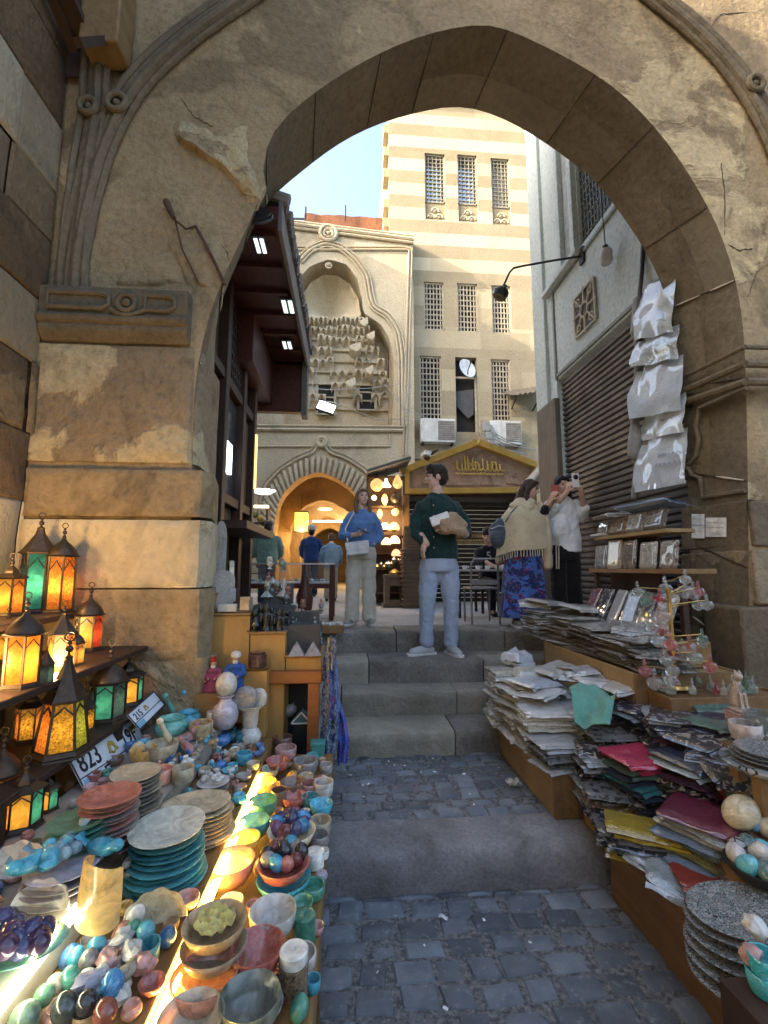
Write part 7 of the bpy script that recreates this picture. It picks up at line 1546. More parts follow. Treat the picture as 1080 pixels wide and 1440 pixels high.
def figurine(kind,p,s,mat,label,rz,group):
    b=MB()
    if kind=='cat': b.limb([(0,0,s*.5),(0,0,s*1.1)],[s*.5,s*.35],9); b.ball((0,-s*.1,s*1.6),(s*.33,s*.36,s*.32),9,6); b.tube([(-s*.2,0,s*1.8),(-s*.22,0,s*2.15)],[s*.12,.001],5); b.tube([(s*.2,0,s*1.8),(s*.22,0,s*2.15)],[s*.12,.001],5); b.limb([(-s*.2,-s*.4,s*.9),(-s*.2,-s*.5,s*.15)],[s*.14,s*.14],6); b.limb([(s*.2,-s*.4,s*.9),(s*.2,-s*.5,s*.15)],[s*.14,s*.14],6); b.box((-s*.55,-s*.7,0),(s*.55,s*.5,s*.12))
    elif kind=='bust': b.lathe([(s*.5,0),(s*.45,s*.2),(s*.2,s*.35),(s*.7,s*.8),(s*.75,s*1.1),(s*.3,s*1.35),(s*.25,s*1.5)],12,sy=.7); b.ball((0,-s*.05,s*1.9),(s*.36,s*.42,s*.5),10,7); b.prism([(-s*.6,s*1.4),(s*.6,s*1.4),(s*.42,s*2.4),(-s*.42,s*2.4)],-s*.05,s*.3)
    elif kind=='pyramid': b.add([(-s,-s,0),(s,-s,0),(s,s,0),(-s,s,0),(0,0,s*1.6)],[(0,3,2,1),(0,1,4),(1,2,4),(2,3,4),(3,0,4)])
    elif kind=='ball': b.lathe([(s*.5,0),(s*.3,s*.2),(s*.6,s*.4)],10); b.ball((0,0,s*1.1),s*.75,12,8)
    else: b.lathe([(s*.5,0),(s*.4,s*.1),(s*.28,s*.5),(s*.42,s*1.1),(s*.5,s*1.5),(s*.2,s*1.8),(s*.3,s*2.2),(s*.15,s*2.6),(0,s*2.7)],12,sy=.8); b.limb([(-s*.5,0,s*1.5),(-s*.55,-s*.2,s*.9)],[s*.14,s*.1],6); b.limb([(s*.5,0,s*1.5),(s*.55,-s*.2,s*.9)],[s*.14,s*.1],6)
    o=b.build('figurine',mat); o.location=p; o.rotation_euler=(0,0,rz); tag(o,label,'figurine',group)
r=random.Random(17)
for i in range(9):   # black statues on the second step
    p=at(358+i*5.6+r.uniform(-2,2),893,3.2+.06*(i%3)); p.z=q2; figurine(r.choice(('bust','cat','idol')),p,r.uniform(.05,.075),fg[2][0],'glossy black stone statue crowded on the second step of the stand',r.uniform(-.8,.8),'black statues on the second step')
for i in range(46):
    px=r.uniform(372,452); lo=845 if px<400 else 868; py=r.uniform(795 if px<410 else 858,lo if px<410 else 918); kd=r.choice(('bust','cat','idol','ball','pyramid')); m=fg[r.choice((0,0,1,1,3,4,4,5))]
    p=at(px,py,3.5 if px<410 else 3.3+(918-py)*.003); figurine(kd,p,r.uniform(.024,.04),m[0],'small %s stone %s crowded on the stand by the stairs'%(m[1],{'bust':'bust','cat':'cat','idol':'idol','ball':'ball on a foot','pyramid':'pyramid'}[kd]),r.uniform(-1,1),'small figurines on the stand by the stairs')
b=MB(); p=at(390,850,3.5); b.box((p.x-.16,3.42,q2),(p.x+.14,3.62,p.z+.0)); b.box((p.x-.1,3.5,p.z),(p.x+.1,3.66,p.z+.15)); tag(b.build('riser_block',plain('riser_dark',(.06,.055,.05),.8)),'dark riser block under the small figurines behind the black statues','riser')
b=MB(); p=at(428,880,3.4); b.box((p.x-.16,3.25,q3),(p.x+.12,3.5,p.z+.02)); b.box((p.x-.15,3.4,p.z+.02),(p.x+.1,3.52,p.z+.1)); tag(b.build('riser_block',plain('riser_dark',(.06,.055,.05),.8)),'low dark riser block behind the two grey pyramids','riser')
for (px,lab) in ((417,'left grey stone pyramid on the lowest step of the stand'),(440,'right grey stone pyramid on the lowest step of the stand')):
    p=at(px,921,3.17); p.z=q3; figurine('pyramid',p,.055,onyx((.2,.18,.16),.5),lab,.1,None)
# dolls at the end of the stall
def doll(px,pyb,Y,h,robe,hat,label,hatk='turban'):
    p=at(px,pyb,Y); t=T('doll',label,'doll',p); s=h/1.0
    b=MB(); b.lathe([(.26*s,0),(.25*s,.05*s),(.19*s,.35*s),(.17*s,.55*s),(.2*s,.64*s),(.1*s,.72*s),(.06*s,.75*s)],14,sy=.8); b.limb([(-.18*s,0,.62*s),(-.24*s,-.08*s,.45*s),(-.1*s,-.17*s,.4*s)],[.075*s,.065*s,.05*s],8); b.limb([(.18*s,0,.62*s),(.24*s,-.08*s,.45*s),(.1*s,-.17*s,.4*s)],[.075*s,.065*s,.05*s],8); b.build('robe',robe,t,remesh=.006)
    b=MB(); b.ball((0,-.01*s,.82*s),(.09*s,.1*s,.11*s),12,8); b.ball((0,-.11*s,.81*s),(.018*s,.03*s,.022*s),6,5); b.ball((-.1*s,-.19*s,.4*s),.035*s,8,5); b.ball((.1*s,-.19*s,.4*s),.035*s,8,5); hd=b.build('head',skin((.35,.2,.13)),t)
    b=MB(); b.lathe([(.12*s,.86*s),(.135*s,.92*s),(.11*s,.98*s),(0,1.02*s)],12) if hatk=='turban' else b.lathe([(.09*s,.88*s),(.065*s,1.04*s),(0,1.05*s)],12); b.build('hat',hat,t)
    b=MB(); b.ball((0,-.07*s,.745*s),(.075*s,.05*s,.06*s),9,6); b.build('beard' ,cloth('beard_white',(.6,.58,.54)),t)
p_=cloth('doll_blue',(.03,.09,.30)); w_=cloth('doll_white',(.62,.6,.58)); pk_=cloth('doll_pink',(.24,.05,.10)); rd_=cloth('doll_red',(.3,.02,.015))
b=MB(); b.box((at(280,960,3.0).x,2.93,.785),(at(352,960,3.0).x,3.05,at(330,972,3.0).z)); tag(b.build('plinth',wox),'brown plinth board carrying the dolls at the far end of the stall','plinth')
doll(330,972,3.0,.24,p_,w_,'blue robed doll with a white turban at the far end of the stall')
doll(299,972,3.0,.2,pk_,rd_,'pink robed doll with a red cone hat beside the pier','cone')
doll(286,972,3.0,.16,pk_,pk_,'small pink doll in the shadow of the left pier','cone')
p=at(362,938,3.06); t=T('dark_mug','dark red lidded pot on a small dish behind the blue doll','pot',p); b=MB(); b.lathe([(.05,0),(.058,.02),(.06,.08),(.045,.085),(.05,.095),(0,.1)],14); b.build('pot',onyx((.06,.015,.012),.2),t); b=MB(); b.lathe([(.07,-.012),(.085,0),(.05,-.002),(0,-.004)],16); b.build('dish',brass,t)
b=MB(); b.box((p.x-.07,3.0,.67),(p.x+.07,3.13,p.z-.013)); tag(b.build('plinth',cb),'ochre plinth under the red lidded pot','plinth')
# blue patterned scarves at the stair edge
bl1=cloth('scarf_blue',(.035,.055,.24),(.02,.03,.14),sc=40,pat=(((.10,.18,.34),34,.52),((.45,.05,.20),9,.64),((.30,.34,.42),60,.6))); bl2=cloth('scarf_royal',(.03,.06,.36),(.02,.03,.2),sc=40,pat=(((.25,.10,.30),22,.57),((.06,.12,.45),40,.52))); bl3=cloth('scarf_slate',(.07,.10,.17),(.04,.06,.10),sc=60,pat=(((.22,.27,.34),50,.5),((.03,.04,.12),26,.56)))
def scarf(pts,Y,mat,label,seed,dep=.05):
    b=MB(); L=[at(x0,y,Y) for x0,x1,y in pts]; Rr=[at(x1,y,Y) for x0,x1,y in pts]; L=resample(L,24); Rr=resample(Rr,24)
    b.grid(lambda u,v:L[int(round(v*24))].lerp(Rr[int(round(v*24))],u)+V((0,-dep*sin(u*pi*1)-.018*sin(u*14+seed+v*2)-.02*NZ.noise(V((u*3,v*4,seed))),.01*sin(u*9+seed))),16,24,thick=(0,.012,0))
    tag(b.build('scarf',mat,fixn=False),label,'scarf')
scarf([(454,468,925),(453,474,960),(452,476,1000),(450,476,1040),(452,472,1068)],3.13,bl3,'slate blue lace patterned scarf hanging at the stand corner by the stairs',1)
scarf([(455,472,915),(457,476,950),(458,478,985),(458,477,1010)],3.09,bl1,'navy scarf with a pink flower hanging in front of the slate one',2)
scarf([(470,478,985),(472,486,1010),(474,491,1040),(474,488,1072)],3.2,bl2,'royal blue scarf hanging nearest to the stone steps',3,.03)
scarf([(461,472,895),(459,474,915),(461,471,940)],3.05,cloth('scarf_beige',(.4,.37,.3),(.12,.11,.12),sc=40,pat=(((.05,.06,.12),30,.55),)),'bunched beige and navy scarf end on top of the hanging scarves',4)
p=at(465,870,4.9); t=T('wooden_tray_box','shallow brown box of white trinkets on the left edge of the top step','box',(p.x,4.88,1.045)); b=MB(); b.box((-.14,-.08,0),(.14,.08,.075)); b.build('box',wo,t,bevel=.004)
for i in range(7): b=MB(); b.ball((-.11+.036*i,rnd.uniform(-.03,.03),.085),.022,8,5,ns=.3,seed=i); b.build('trinket',white,t)
# ================================================================ people
SK=skin((.52,.32,.23)); SK2=skin((.60,.38,.29))
def hair(c): return cloth('hair_%d'%int(c[0]*1000),c,dk(c,.5),sc=70,rough=.55,bump=.5)
def headgeo(b,c,s,yaw,pitch=0,jaw=1):
    """head of height s centred at c, looking along -y turned by yaw (about z) and tipped by pitch"""
    m=M.Translation(V(c))@M.Rotation(yaw,4,'Z')@M.Rotation(pitch,4,'X'); old=b.x; b.x=old@m; h=s
    b.ball((0,.06*h,.06*h),(.33*h,.40*h,.42*h),18,12); b.ball((0,-.06*h,-.16*h),(.26*h*jaw,.30*h,.34*h),16,10); b.ball((0,-.20*h,-.38*h),(.13*h*jaw,.12*h,.11*h),10,7)
    b.limb([(0,-.33*h,.02*h),(0,-.40*h,-.10*h)],[.035*h,.055*h],8); b.ball((-.04*h,-.36*h,-.11*h),.03*h,6,5); b.ball((.04*h,-.36*h,-.11*h),.03*h,6,5)
    b.limb([(-.16*h,-.30*h,.08*h),(-.06*h,-.34*h,.085*h)],[.03*h,.028*h],6); b.limb([(.16*h,-.30*h,.08*h),(.06*h,-.34*h,.085*h)],[.03*h,.028*h],6)
    b.ball((-.17*h,-.24*h,-.10*h),(.09*h,.07*h,.07*h),8,6); b.ball((.17*h,-.24*h,-.10*h),(.09*h,.07*h,.07*h),8,6)
    b.limb([(-.08*h,-.315*h,-.235*h),(0,-.345*h,-.23*h),(.08*h,-.315*h,-.235*h)],[.02*h,.03*h,.02*h],6); b.limb([(-.06*h,-.31*h,-.275*h),(0,-.33*h,-.28*h),(.06*h,-.31*h,-.275*h)],[.02*h,.028*h,.02*h],6)
    for s_ in (-1,1): b.ball((s_*.335*h,.06*h,-.04*h),(.035*h,.08*h,.12*h),8,6)
    b.x=old; return m
def face(parent,m,h,eye=(.03,.02,.015),lip=(.42,.13,.12),brow=(.06,.04,.03)):
    b=MB(); b.x=m
    for s_ in (-1,1): b.ball((s_*.125*h,-.305*h,.03*h),(.05*h,.028*h,.026*h),8,6)
    b.build('eyes',plain('eye_dark',eye,.2,spec=.6),parent)
    b=MB(); b.x=m
    for s_ in (-1,1): b.tube([(s_*.06*h,-.352*h,.10*h),(s_*.13*h,-.345*h,.125*h),(s_*.2*h,-.30*h,.10*h)],.016*h,5)
    b.build('eyebrows',plain('brow',brow,.9),parent)
    b=MB(); b.x=m; b.limb([(-.08*h,-.335*h,-.25*h),(0,-.358*h,-.255*h),(.08*h,-.335*h,-.25*h)],[.014*h,.022*h,.014*h],6); b.build('lips',plain('lips',lip,.5),parent)
def hand(b,wr,d,nrm,s=1,curl=.5,left=False,spread=.2):
    """wrist point, finger direction, palm normal: palm, four bent fingers of different length and a thumb from the palm side"""
    d=V(d).normalized(); nrm=V(nrm); nrm=(nrm-d*nrm.dot(d)).normalized(); sd=d.cross(nrm)*(1 if left else -1); wr=V(wr); k_=.01*s
    b.limb([wr,wr+d*.035*s,wr+d*.08*s],[.024*s,.03*s,.028*s],10)
    for q in (-1,1): b.limb([wr+d*.03*s+sd*.014*s*q,wr+d*.085*s+sd*.024*s*q],[.016*s,.014*s],8)
    for i,(L,o_) in enumerate(((.072,.03),(.082,.010),(.076,-.011),(.058,-.03))):
        p=wr+d*.09*s+sd*o_*s; dirn=(d+sd*o_*spread*8).normalized(); pts=[p]; a=0
        for q in range(3):
            a+=curl*(.5 if q==0 else .75); dd=dirn*cos(a)+nrm*sin(a); pts.append(pts[-1]+dd*L*s*(.45,.32,.23)[q])
        b.limb(pts,[.0098*s,.0092*s,.0084*s,.007*s],8)
    p=wr+d*.03*s+sd*.026*s; t1=(d*.7+sd*.75+nrm*.35).normalized(); t2=(d*.9+sd*.15+nrm*.5).normalized(); b.limb([p,p+t1*.035*s,p+t1*.035*s+t2*.028*s,p+t1*.035*s+t2*.05*s],[.013*s,.012*s,.0105*s,.008*s],8)
def loft(b,rings,n=18,capb=True,capt=True):
    """rings: (cx,cy,z,rx,ry)"""
    vs=[];fs=[]
    for (cx,cy,z,rx,ry) in rings:
        for k_ in range(n):
            a=2*pi*k_/n; c_,s_=cos(a),sin(a); e=.85
            vs.append((cx+rx*abs(c_)**e*(1 if c_>0 else -1),cy+ry*abs(s_)**e*(1 if s_>0 else -1),z))
    m=len(rings)
    for i in range(m-1):
        for k_ in range(n): fs.append((i*n+k_,i*n+(k_+1)%n,(i+1)*n+(k_+1)%n,(i+1)*n+k_))
    if capb: fs.append(tuple(range(n))[::-1])
    if capt: fs.append(tuple(range((m-1)*n,m*n)))
    b.add(vs,fs)
def shoe(b,p,dirv,s=1):
    d=V(dirv).normalized(); p=V(p); x=d.cross(V((0,0,1)))
    b.limb([p+V((0,0,.075)),p+V((0,0,.05))],[.046*s,.05*s],10); b.limb([p-d*.055+V((0,0,.04)),p+d*.06+V((0,0,.042)),p+d*.15*s+V((0,0,.03))],[.042*s,.047*s,.04*s],10)
def sole(b,p,dirv,s=1,z=0):
    d=V(dirv).normalized(); p=V(p); x=d.cross(V((0,0,1))); pts=[(-.10,.03),(-.09,.04),(0,.042),(.1,.05),(.17,.045),(.2,.02),(.2,-.02),(.17,-.045),(.1,-.05),(0,-.042),(-.09,-.04),(-.10,-.03)]
    P=[p+d*a*s+x*c*s for a,c in pts]; n=len(P); b.add([q+V((0,0,z)) for q in P]+[q+V((0,0,z+.024)) for q in P],[tuple(range(n))[::-1],tuple(range(n,2*n))]+[(i,(i+1)%n,n+(i+1)%n,n+i) for i in range(n)])
# ---------- 1. the standing man
zst=.817
pm=at(616,924,4.78); man=T('person','young man in a dark green shirt and pale jeans standing on the second step','person',(pm.x,4.78,zst))
dgr=cloth('shirt_green',(.016,.045,.042),(.01,.03,.028),sc=150,bump=.15,fold=.25); jean=cloth('jeans_pale',(.37,.43,.54),(.29,.35,.46),sc=120,fold=.25); wsh=plain('sneaker_white',(.8,.8,.78),.5,var=.06)
H=1.84
b=MB(); b.limb([(.02,.02,1.40),(.015,.015,1.52),(.01,.01,1.60)],[.075,.062,.06],12); hm=headgeo(b,(.0,.0,1.70),.245,R(-96),R(2))
# forearms / hands
b.limb([(-.17,-.10,1.12),(-.12,-.16,1.03)],[.036,.03],10); hand(b,(-.135,-.15,1.05),(-.25,.05,-1),(1,.2,0),1.0,.45)
b.limb([(.26,-.12,1.13),(.12,-.22,1.17)],[.04,.033],10); hand(b,(.10,-.225,1.18),(-1,-.15,.1),(0,.5,-.6),1.0,.7,True)
b.build('body',SK2,man,remesh=.0055); face(man,hm,.245)
b=MB(); b.x=hm; h_=.245
b.ball((0,.09*h_,.17*h_),(.37*h_,.42*h_,.40*h_),16,10,ns=.12,seed=4); b.ball((0,.22*h_,-.02*h_),(.33*h_,.30*h_,.36*h_),14,9,ns=.1); b.ball((.0,-.16*h_,.40*h_),(.30*h_,.22*h_,.15*h_),14,9,ns=.3,seed=2); b.ball((.05*h_,-.27*h_,.36*h_),(.2*h_,.12*h_,.10*h_),10,7,ns=.4,seed=8)
for s_ in (-1,1): b.ball((s_*.3*h_,-.02*h_,.08*h_),(.06*h_,.12*h_,.2*h_),8,6)
b.build('hair',hair((.035,.022,.016)),man,remesh=.008)
b=MB(); loft(b,[(.02,0,.90,.19,.135),(.02,0,.98,.185,.13),(.02,0,1.10,.175,.125),(.025,0,1.25,.195,.135),(.025,.0,1.38,.21,.13),(.02,.01,1.47,.15,.10),(.015,.015,1.53,.075,.07)])
b.limb([(-.14,.0,1.415),(-.205,-.005,1.27),(-.215,-.05,1.14),(-.15,-.13,1.06)],[.058,.060,.055,.046],12); b.limb([(.185,.01,1.415),(.27,.01,1.27),(.285,-.05,1.14),(.16,-.20,1.165)],[.062,.064,.06,.048],12)
b.ball((.0,.02,1.52),(.085,.08,.035),14,8)
sh_=b.build('shirt',dgr,man,remesh=.011)
b=MB(); b.tube([(-.045,-.068,1.50),(-.05,-.13,1.42),(-.055,-.142,1.25),(-.05,-.135,1.08),(-.045,-.142,.92)],.008,5,flat=1.2); b.build('placket',dgr,man)
for z_,yy in ((1.40,-.15),(1.30,-.152),(1.20,-.15),(1.10,-.144),(1.0,-.148)): b=MB(); b.ball((-.052,yy,z_),.0075,7,5); b.build('button',plain('button_pale',(.45,.42,.36),.4),man)
b=MB(); loft(b,[(.02,0,.93,.165,.125),(.02,0,.84,.18,.135),(.02,.0,.78,.178,.13)])
b.limb([(-.07,0,.83),(-.09,-.01,.62),(-.10,-.0,.46),(-.105,.02,.25),(-.10,.02,.10)],[.098,.088,.074,.066,.066],14); b.limb([(.11,0,.83),(.125,-.015,.62),(.13,-.01,.46),(.135,.02,.25),(.13,.03,.09)],[.10,.09,.076,.068,.068],14); b.build('jeans',jean,man,remesh=.012)
f1,f2=V((-.11,.02,0)),V((.135,.02,0)); 
for f,d in ((f1,(-1,-.35,0)),(f2,(.25,-1,0))):
    b=MB(); shoe(b,f,d); o=b.build('sneaker',wsh,man,remesh=.008); b=MB(); sole(b,f,d,1,0); b.build('sole',plain('sole_white',(.6,.59,.56),.6),o)
t=T('jacket_bundle','rolled beige jacket and paper bag held in the arm of the standing man','jacket',man.location+V((.09,-.25,1.15))); b=MB(); b.ball((-.02,0,.06),(.13,.075,.10),16,10,ns=.35,seed=5); b.limb([(-.10,-.02,.08),(0,-.05,.02),(.12,-.02,-.02)],[.05,.055,.04],10); b.limb([(-.08,0,.12),(.03,-.02,.12),(.13,.0,.05)],[.04,.05,.035],10); b.build('jacket',cloth('jacket_beige',(.40,.29,.19),(.28,.19,.12),sc=50,fold=.5),t,remesh=.009)
b=MB(); b.x=M.Rotation(R(-20),4,'Y'); b.box((-.16,-.06,.09),(.02,-.03,.18)); b.build('paper_bag',plain('bag_white',(.62,.6,.57),.7),t,bevel=.008)
# ---------- 2. woman in the blue sweater
pw=at(505,880,5.55); wom=T('person','smiling woman in a blue sweater and cream trousers on the plaza','person',(pw.x,5.55,1.04)); K_=.965
blue_k=cloth('sweater_blue',(.13,.25,.50),(.10,.195,.41),sc=170,bump=.35,fold=.3); crm=cloth('trousers_cream',(.64,.59,.48),(.56,.51,.41),sc=150,fold=.2)
b=MB(); b.limb([(.02,.02,1.27),(.02,.0,1.37),(.02,-.0,1.42)],[.06,.05,.05],12); hm=headgeo(b,(.03,-.01,1.49),.21,R(18),R(-6),.92)
b.limb([(-.13,-.14,1.02),(-.04,-.20,1.03)],[.032,.027],10); hand(b,(-.055,-.20,1.035),(1,-.15,.1),(0,.3,1),.9,.7,True); b.limb([(.19,-.04,.98),(.16,-.08,.93)],[.03,.028],8)
b.build('body',SK2,wom,remesh=.0055); face(wom,hm,.21,lip=(.5,.2,.18))
b=MB(); b.x=hm; h_=.21; b.limb([(-.05*h_,-.338*h_,-.252*h_),(0,-.35*h_,-.262*h_),(.05*h_,-.338*h_,-.252*h_)],[.008*h_,.013*h_,.008*h_],6); b.build('teeth',plain('teeth',(.75,.73,.68),.3),wom)
b=MB(); b.x=hm; b.ball((0,.1*h_,.14*h_),(.37*h_,.40*h_,.39*h_),16,10); b.ball((0,-.12*h_,.36*h_),(.30*h_,.22*h_,.12*h_),12,8)
for s_ in (-1,1): b.limb([(s_*.24*h_,-.15*h_,.30*h_),(s_*.36*h_,0,0),(s_*.42*h_,.05*h_,-.4*h_),(s_*.40*h_,-.06*h_,-.85*h_),(s_*.36*h_,-.12*h_,-1.05*h_)],[.10*h_,.12*h_,.13*h_,.12*h_,.06*h_],9)
b.limb([(0,.3*h_,.1*h_),(0,.34*h_,-.4*h_),(0,.3*h_,-.9*h_)],[.28*h_,.34*h_,.24*h_],12); b.build('hair',hair((.23,.13,.06)),wom,remesh=.008)
b=MB(); loft(b,[(.02,0,.90,.17,.125),(.02,0,.95,.185,.135),(.02,0,1.05,.165,.12),(.02,-.005,1.18,.175,.135),(.02,.005,1.27,.155,.10),(.02,.01,1.345,.07,.065)])
b.limb([(-.105,.0,1.275),(-.175,-.01,1.14),(-.205,-.05,1.02),(-.12,-.16,1.02)],[.054,.058,.058,.045],12); b.limb([(.145,.0,1.275),(.215,.0,1.14),(.245,-.01,1.02),(.19,-.06,.955)],[.054,.058,.058,.05],12); b.build('sweater',blue_k,wom,remesh=.011)
b=MB(); loft(b,[(.02,0,.93,.15,.11),(.02,0,.84,.175,.125),(.02,0,.76,.178,.12)])
b.limb([(-.06,0,.80),(-.075,0,.55),(-.08,.01,.30),(-.085,.02,.06)],[.095,.085,.082,.085],14); b.limb([(.10,0,.80),(.11,0,.55),(.115,.01,.30),(.12,.02,.06)],[.095,.085,.082,.085],14); b.build('trousers',crm,wom,remesh=.012)
for f,d in ((V((-.09,-.0,0)),(-.5,-1,0)),(V((.125,.0,0)),(.15,-1,0))): b=MB(); shoe(b,f,d,.9); o=b.build('shoe',plain('shoe_cream',(.6,.56,.48),.6),wom,remesh=.008); b=MB(); sole(b,f,d,.9); b.build('sole',plain('sole_white',(.6,.59,.56),.6),o)
t=T('handbag','white flap handbag carried at the hip of the woman in blue','bag',wom.location+V((-.02,-.19,.80))); b=MB(); b.x=M.Rotation(R(-7),4,'Y'); b.box((-.13,-.035,0),(.13,.035,.15)); b.build('bag',plain('bag_leather',(.66,.65,.62),.45),t,bevel=.014); b=MB(); b.x=M.Rotation(R(-7),4,'Y'); b.box((-.132,-.041,.06),(.132,-.0365,.152)); b.build('flap',plain('bag_leather',(.66,.65,.62),.45),t,bevel=.002); b=MB(); b.tube([(-.12,.0,.15),(-.15,.06,.3),(-.05,.075,.5)],.008,6); b.build('strap',plain('bag_leather',(.66,.65,.62),.45),t)
b=MB(); b.cbox((0,0,0),(.075,.15,.01)); o=b.build('mobile_phone',blk,bevel=.004); o.location=wom.location+V((.03,-.235,1.075)); o.rotation_euler=(R(25),R(10),R(60)); tag(o,'dark phone held by the woman in the blue sweater','phone')
# ---------- 3. woman with the shawl
p3=at(737,884,5.28); w3=T('person','woman in a fringed beige shawl and blue patterned skirt looking into a phone','person',(p3.x,5.28,1.04))
shw=cloth('shawl_beige',(.56,.48,.33),(.46,.39,.26),sc=140,bump=.35,fold=.35); skt=cloth('skirt_blue',(.022,.035,.13),(.015,.025,.09),sc=40,fold=.3,pat=(((.05,.13,.42),11,.52),((.20,.02,.05),13,.60),((.10,.12,.2),24,.6)))
b=MB(); b.limb([(.04,0,1.28),(.08,-.02,1.38),(.10,-.03,1.42)],[.06,.05,.05],12); hm=headgeo(b,(.12,-.04,1.475),.205,R(55),R(16),.92)
b.limb([(.20,-.14,1.22),(.27,-.20,1.33)],[.034,.028],10); hand(b,(.26,-.195,1.32),(.45,-.2,.9),(.8,.5,0),.9,.7); b.limb([(.24,-.05,1.2),(.31,-.13,1.31)],[.034,.028],10); hand(b,(.30,-.125,1.30),(.4,-.2,.9),(-.6,-.6,.2),.9,.7,True)
b.build('body',SK,w3,remesh=.0055); face(w3,hm,.205)
b=MB(); b.x=hm; h_=.205; b.ball((0,.1*h_,.14*h_),(.38*h_,.42*h_,.40*h_),16,10); b.ball((0,-.14*h_,.36*h_),(.30*h_,.2*h_,.12*h_),12,8)
for s_ in (-1,1): b.limb([(s_*.25*h_,-.15*h_,.28*h_),(s_*.37*h_,.02*h_,0),(s_*.40*h_,.02*h_,-.45*h_),(s_*.44*h_,-.06*h_,-.9*h_),(s_*.42*h_,-.12*h_,-1.4*h_)],[.10*h_,.13*h_,.14*h_,.14*h_,.07*h_],9)
b.limb([(0,.3*h_,.1*h_),(0,.36*h_,-.4*h_),(0,.42*h_,-1.0*h_),(0,.42*h_,-1.4*h_)],[.28*h_,.32*h_,.3*h_,.16*h_],12); b.build('hair',hair((.055,.033,.022)),w3,remesh=.008)
b=MB(); loft(b,[(.03,0,.55,.19,.15),(.03,0,.75,.185,.14),(.03,0,.95,.17,.125),(.035,0,1.15,.175,.13),(.04,0,1.27,.15,.10),(.05,0,1.35,.07,.065)]); b.limb([(.16,-.02,1.25),(.22,-.09,1.14),(.23,-.15,1.24)],[.062,.056,.045],10); b.limb([(.10,-.06,1.24),(.17,-.14,1.15),(.22,-.165,1.25)],[.06,.056,.045],10); b.build('top',cloth('top_black',(.012,.011,.013),(.008,.008,.01),fold=.2),w3,remesh=.012)
b=MB(); n_=40
def sk(u,v):
    a=2*pi*u; rr=(.185+.085*v)*(1+.07*sin(a*7+v*2)*v+.03*sin(a*13)*v); return (.02+rr*cos(a),rr*.85*sin(a),.86-.76*v)
b.grid(sk,64,16); b.build('skirt',skt,w3)
b=MB()   # shawl: cape over the shoulder, open at the front, falling to the hip
def shf(u,v):
    a=R(-35)+R(285)*u+R(60); rr=.115+.135*min(1,v*3.0)+.03*v; z=1.345-.50*v-.05*max(0,1-v*3)*0+.02*sin(u*11); w=1+.06*sin(u*26)*v
    z-=.10*v*max(0,sin((u)*pi))
    return (.02+rr*1.0*w*cos(a)+.03*(1-v),rr*.88*w*sin(a)-.0,z)
b.grid(shf,64,22,thick=(.0,.0,.006)); b.build('shawl',shw,w3,fixn=False)
b=MB(); b.limb([(.10,-.10,1.32),(.02,-.15,1.24),(-.02,-.165,1.1),(.0,-.165,.95)],[.05,.06,.055,.06],10); b.limb([(.2,-.08,1.3),(.235,-.13,1.1),(.24,-.14,.85),(.235,-.13,.62)],[.04,.05,.045,.05],10); b.limb([(-.1,-.06,1.28),(.04,-.13,1.26),(.16,-.12,1.22)],[.05,.06,.05],10); b.build('shawl_end',shw,w3,remesh=.012)
b=MB()
for i in range(46):
    u=i/45; p=V(shf(u,1)); b.tube([p,p+V((rnd.uniform(-.008,.008),0,-.07))],.005,4)
b.build('fringe',shw,w3)
for f,d in ((V((-.10,-.05,0)),(-.1,-1,0)),(V((.12,.0,0)),(.3,-1,0))): b=MB(); shoe(b,f,d,.92); o=b.build('shoe',plain('shoe_taupe',(.30,.27,.22),.6),w3,remesh=.008); b=MB(); sole(b,f,d,.92); b.build('sole',plain('sole_white',(.6,.59,.56),.6),o)
t=T('backpack','dark grey blue backpack slung behind the woman in the shawl','bag',w3.location+V((-.22,.0,.98))); b=MB(); b.ball((0,0,.0),(.13,.11,.17),14,10,ns=.1); b.ball((-.06,-.06,-.05),(.09,.07,.1),10,8); b.build('pack',cloth('pack_grey',(.07,.085,.11),(.04,.05,.07),rough=.6),t,remesh=.012); b=MB(); b.tube([(.02,-.1,.12),(.08,-.13,.22),(.16,-.12,.3)],.016,6,flat=.5); b.build('strap',cloth('pack_grey',(.07,.085,.11),(.04,.05,.07),rough=.6),t); b=MB(); b.tube([(-.12,-.04,.05),(-.05,-.1,.08),(.08,-.09,.06)],.007,5); b.build('zip',plain('zip_pale',(.3,.32,.34),.4),t)
b=MB(); b.cbox((0,0,0),(.08,.01,.15)); o=b.build('mobile_phone',plain('phone_red',(.32,.06,.035),.4),bevel=.006); o.location=w3.location+V((.315,-.20,1.42)); o.rotation_euler=(R(-10),0,R(-35)); tag(o,'red cased phone held up by the woman in the shawl','phone')
# ---------- 4. woman in the white shirt with raised phone
p4=at(799,880,5.35); w4=T('person','dark haired woman in a white shirt photographing with a raised phone','person',(p4.x,5.35,1.04))
wht=cloth('shirt_white',(.75,.78,.79),(.66,.69,.71),sc=140,fold=.4); blt=cloth('trousers_black',(.012,.012,.014),(.008,.008,.01),fold=.2)
b=MB(); b.limb([(0,0,1.30),(0,0,1.42)],[.058,.05],12); hm=headgeo(b,(.0,-.01,1.53),.21,R(6),R(8),.92)
b.limb([(-.14,-.16,1.30),(-.05,-.24,1.42)],[.032,.026],10); hand(b,(-.055,-.235,1.41),(.25,-.15,1),(.7,.6,0),.9,.75); b.limb([(.20,-.1,1.27),(.11,-.22,1.42)],[.032,.026],10); hand(b,(.115,-.215,1.41),(-.3,-.15,1),(-.7,.6,0),.9,.75,True)
b.build('body',SK,w4,remesh=.0055); face(w4,hm,.21)
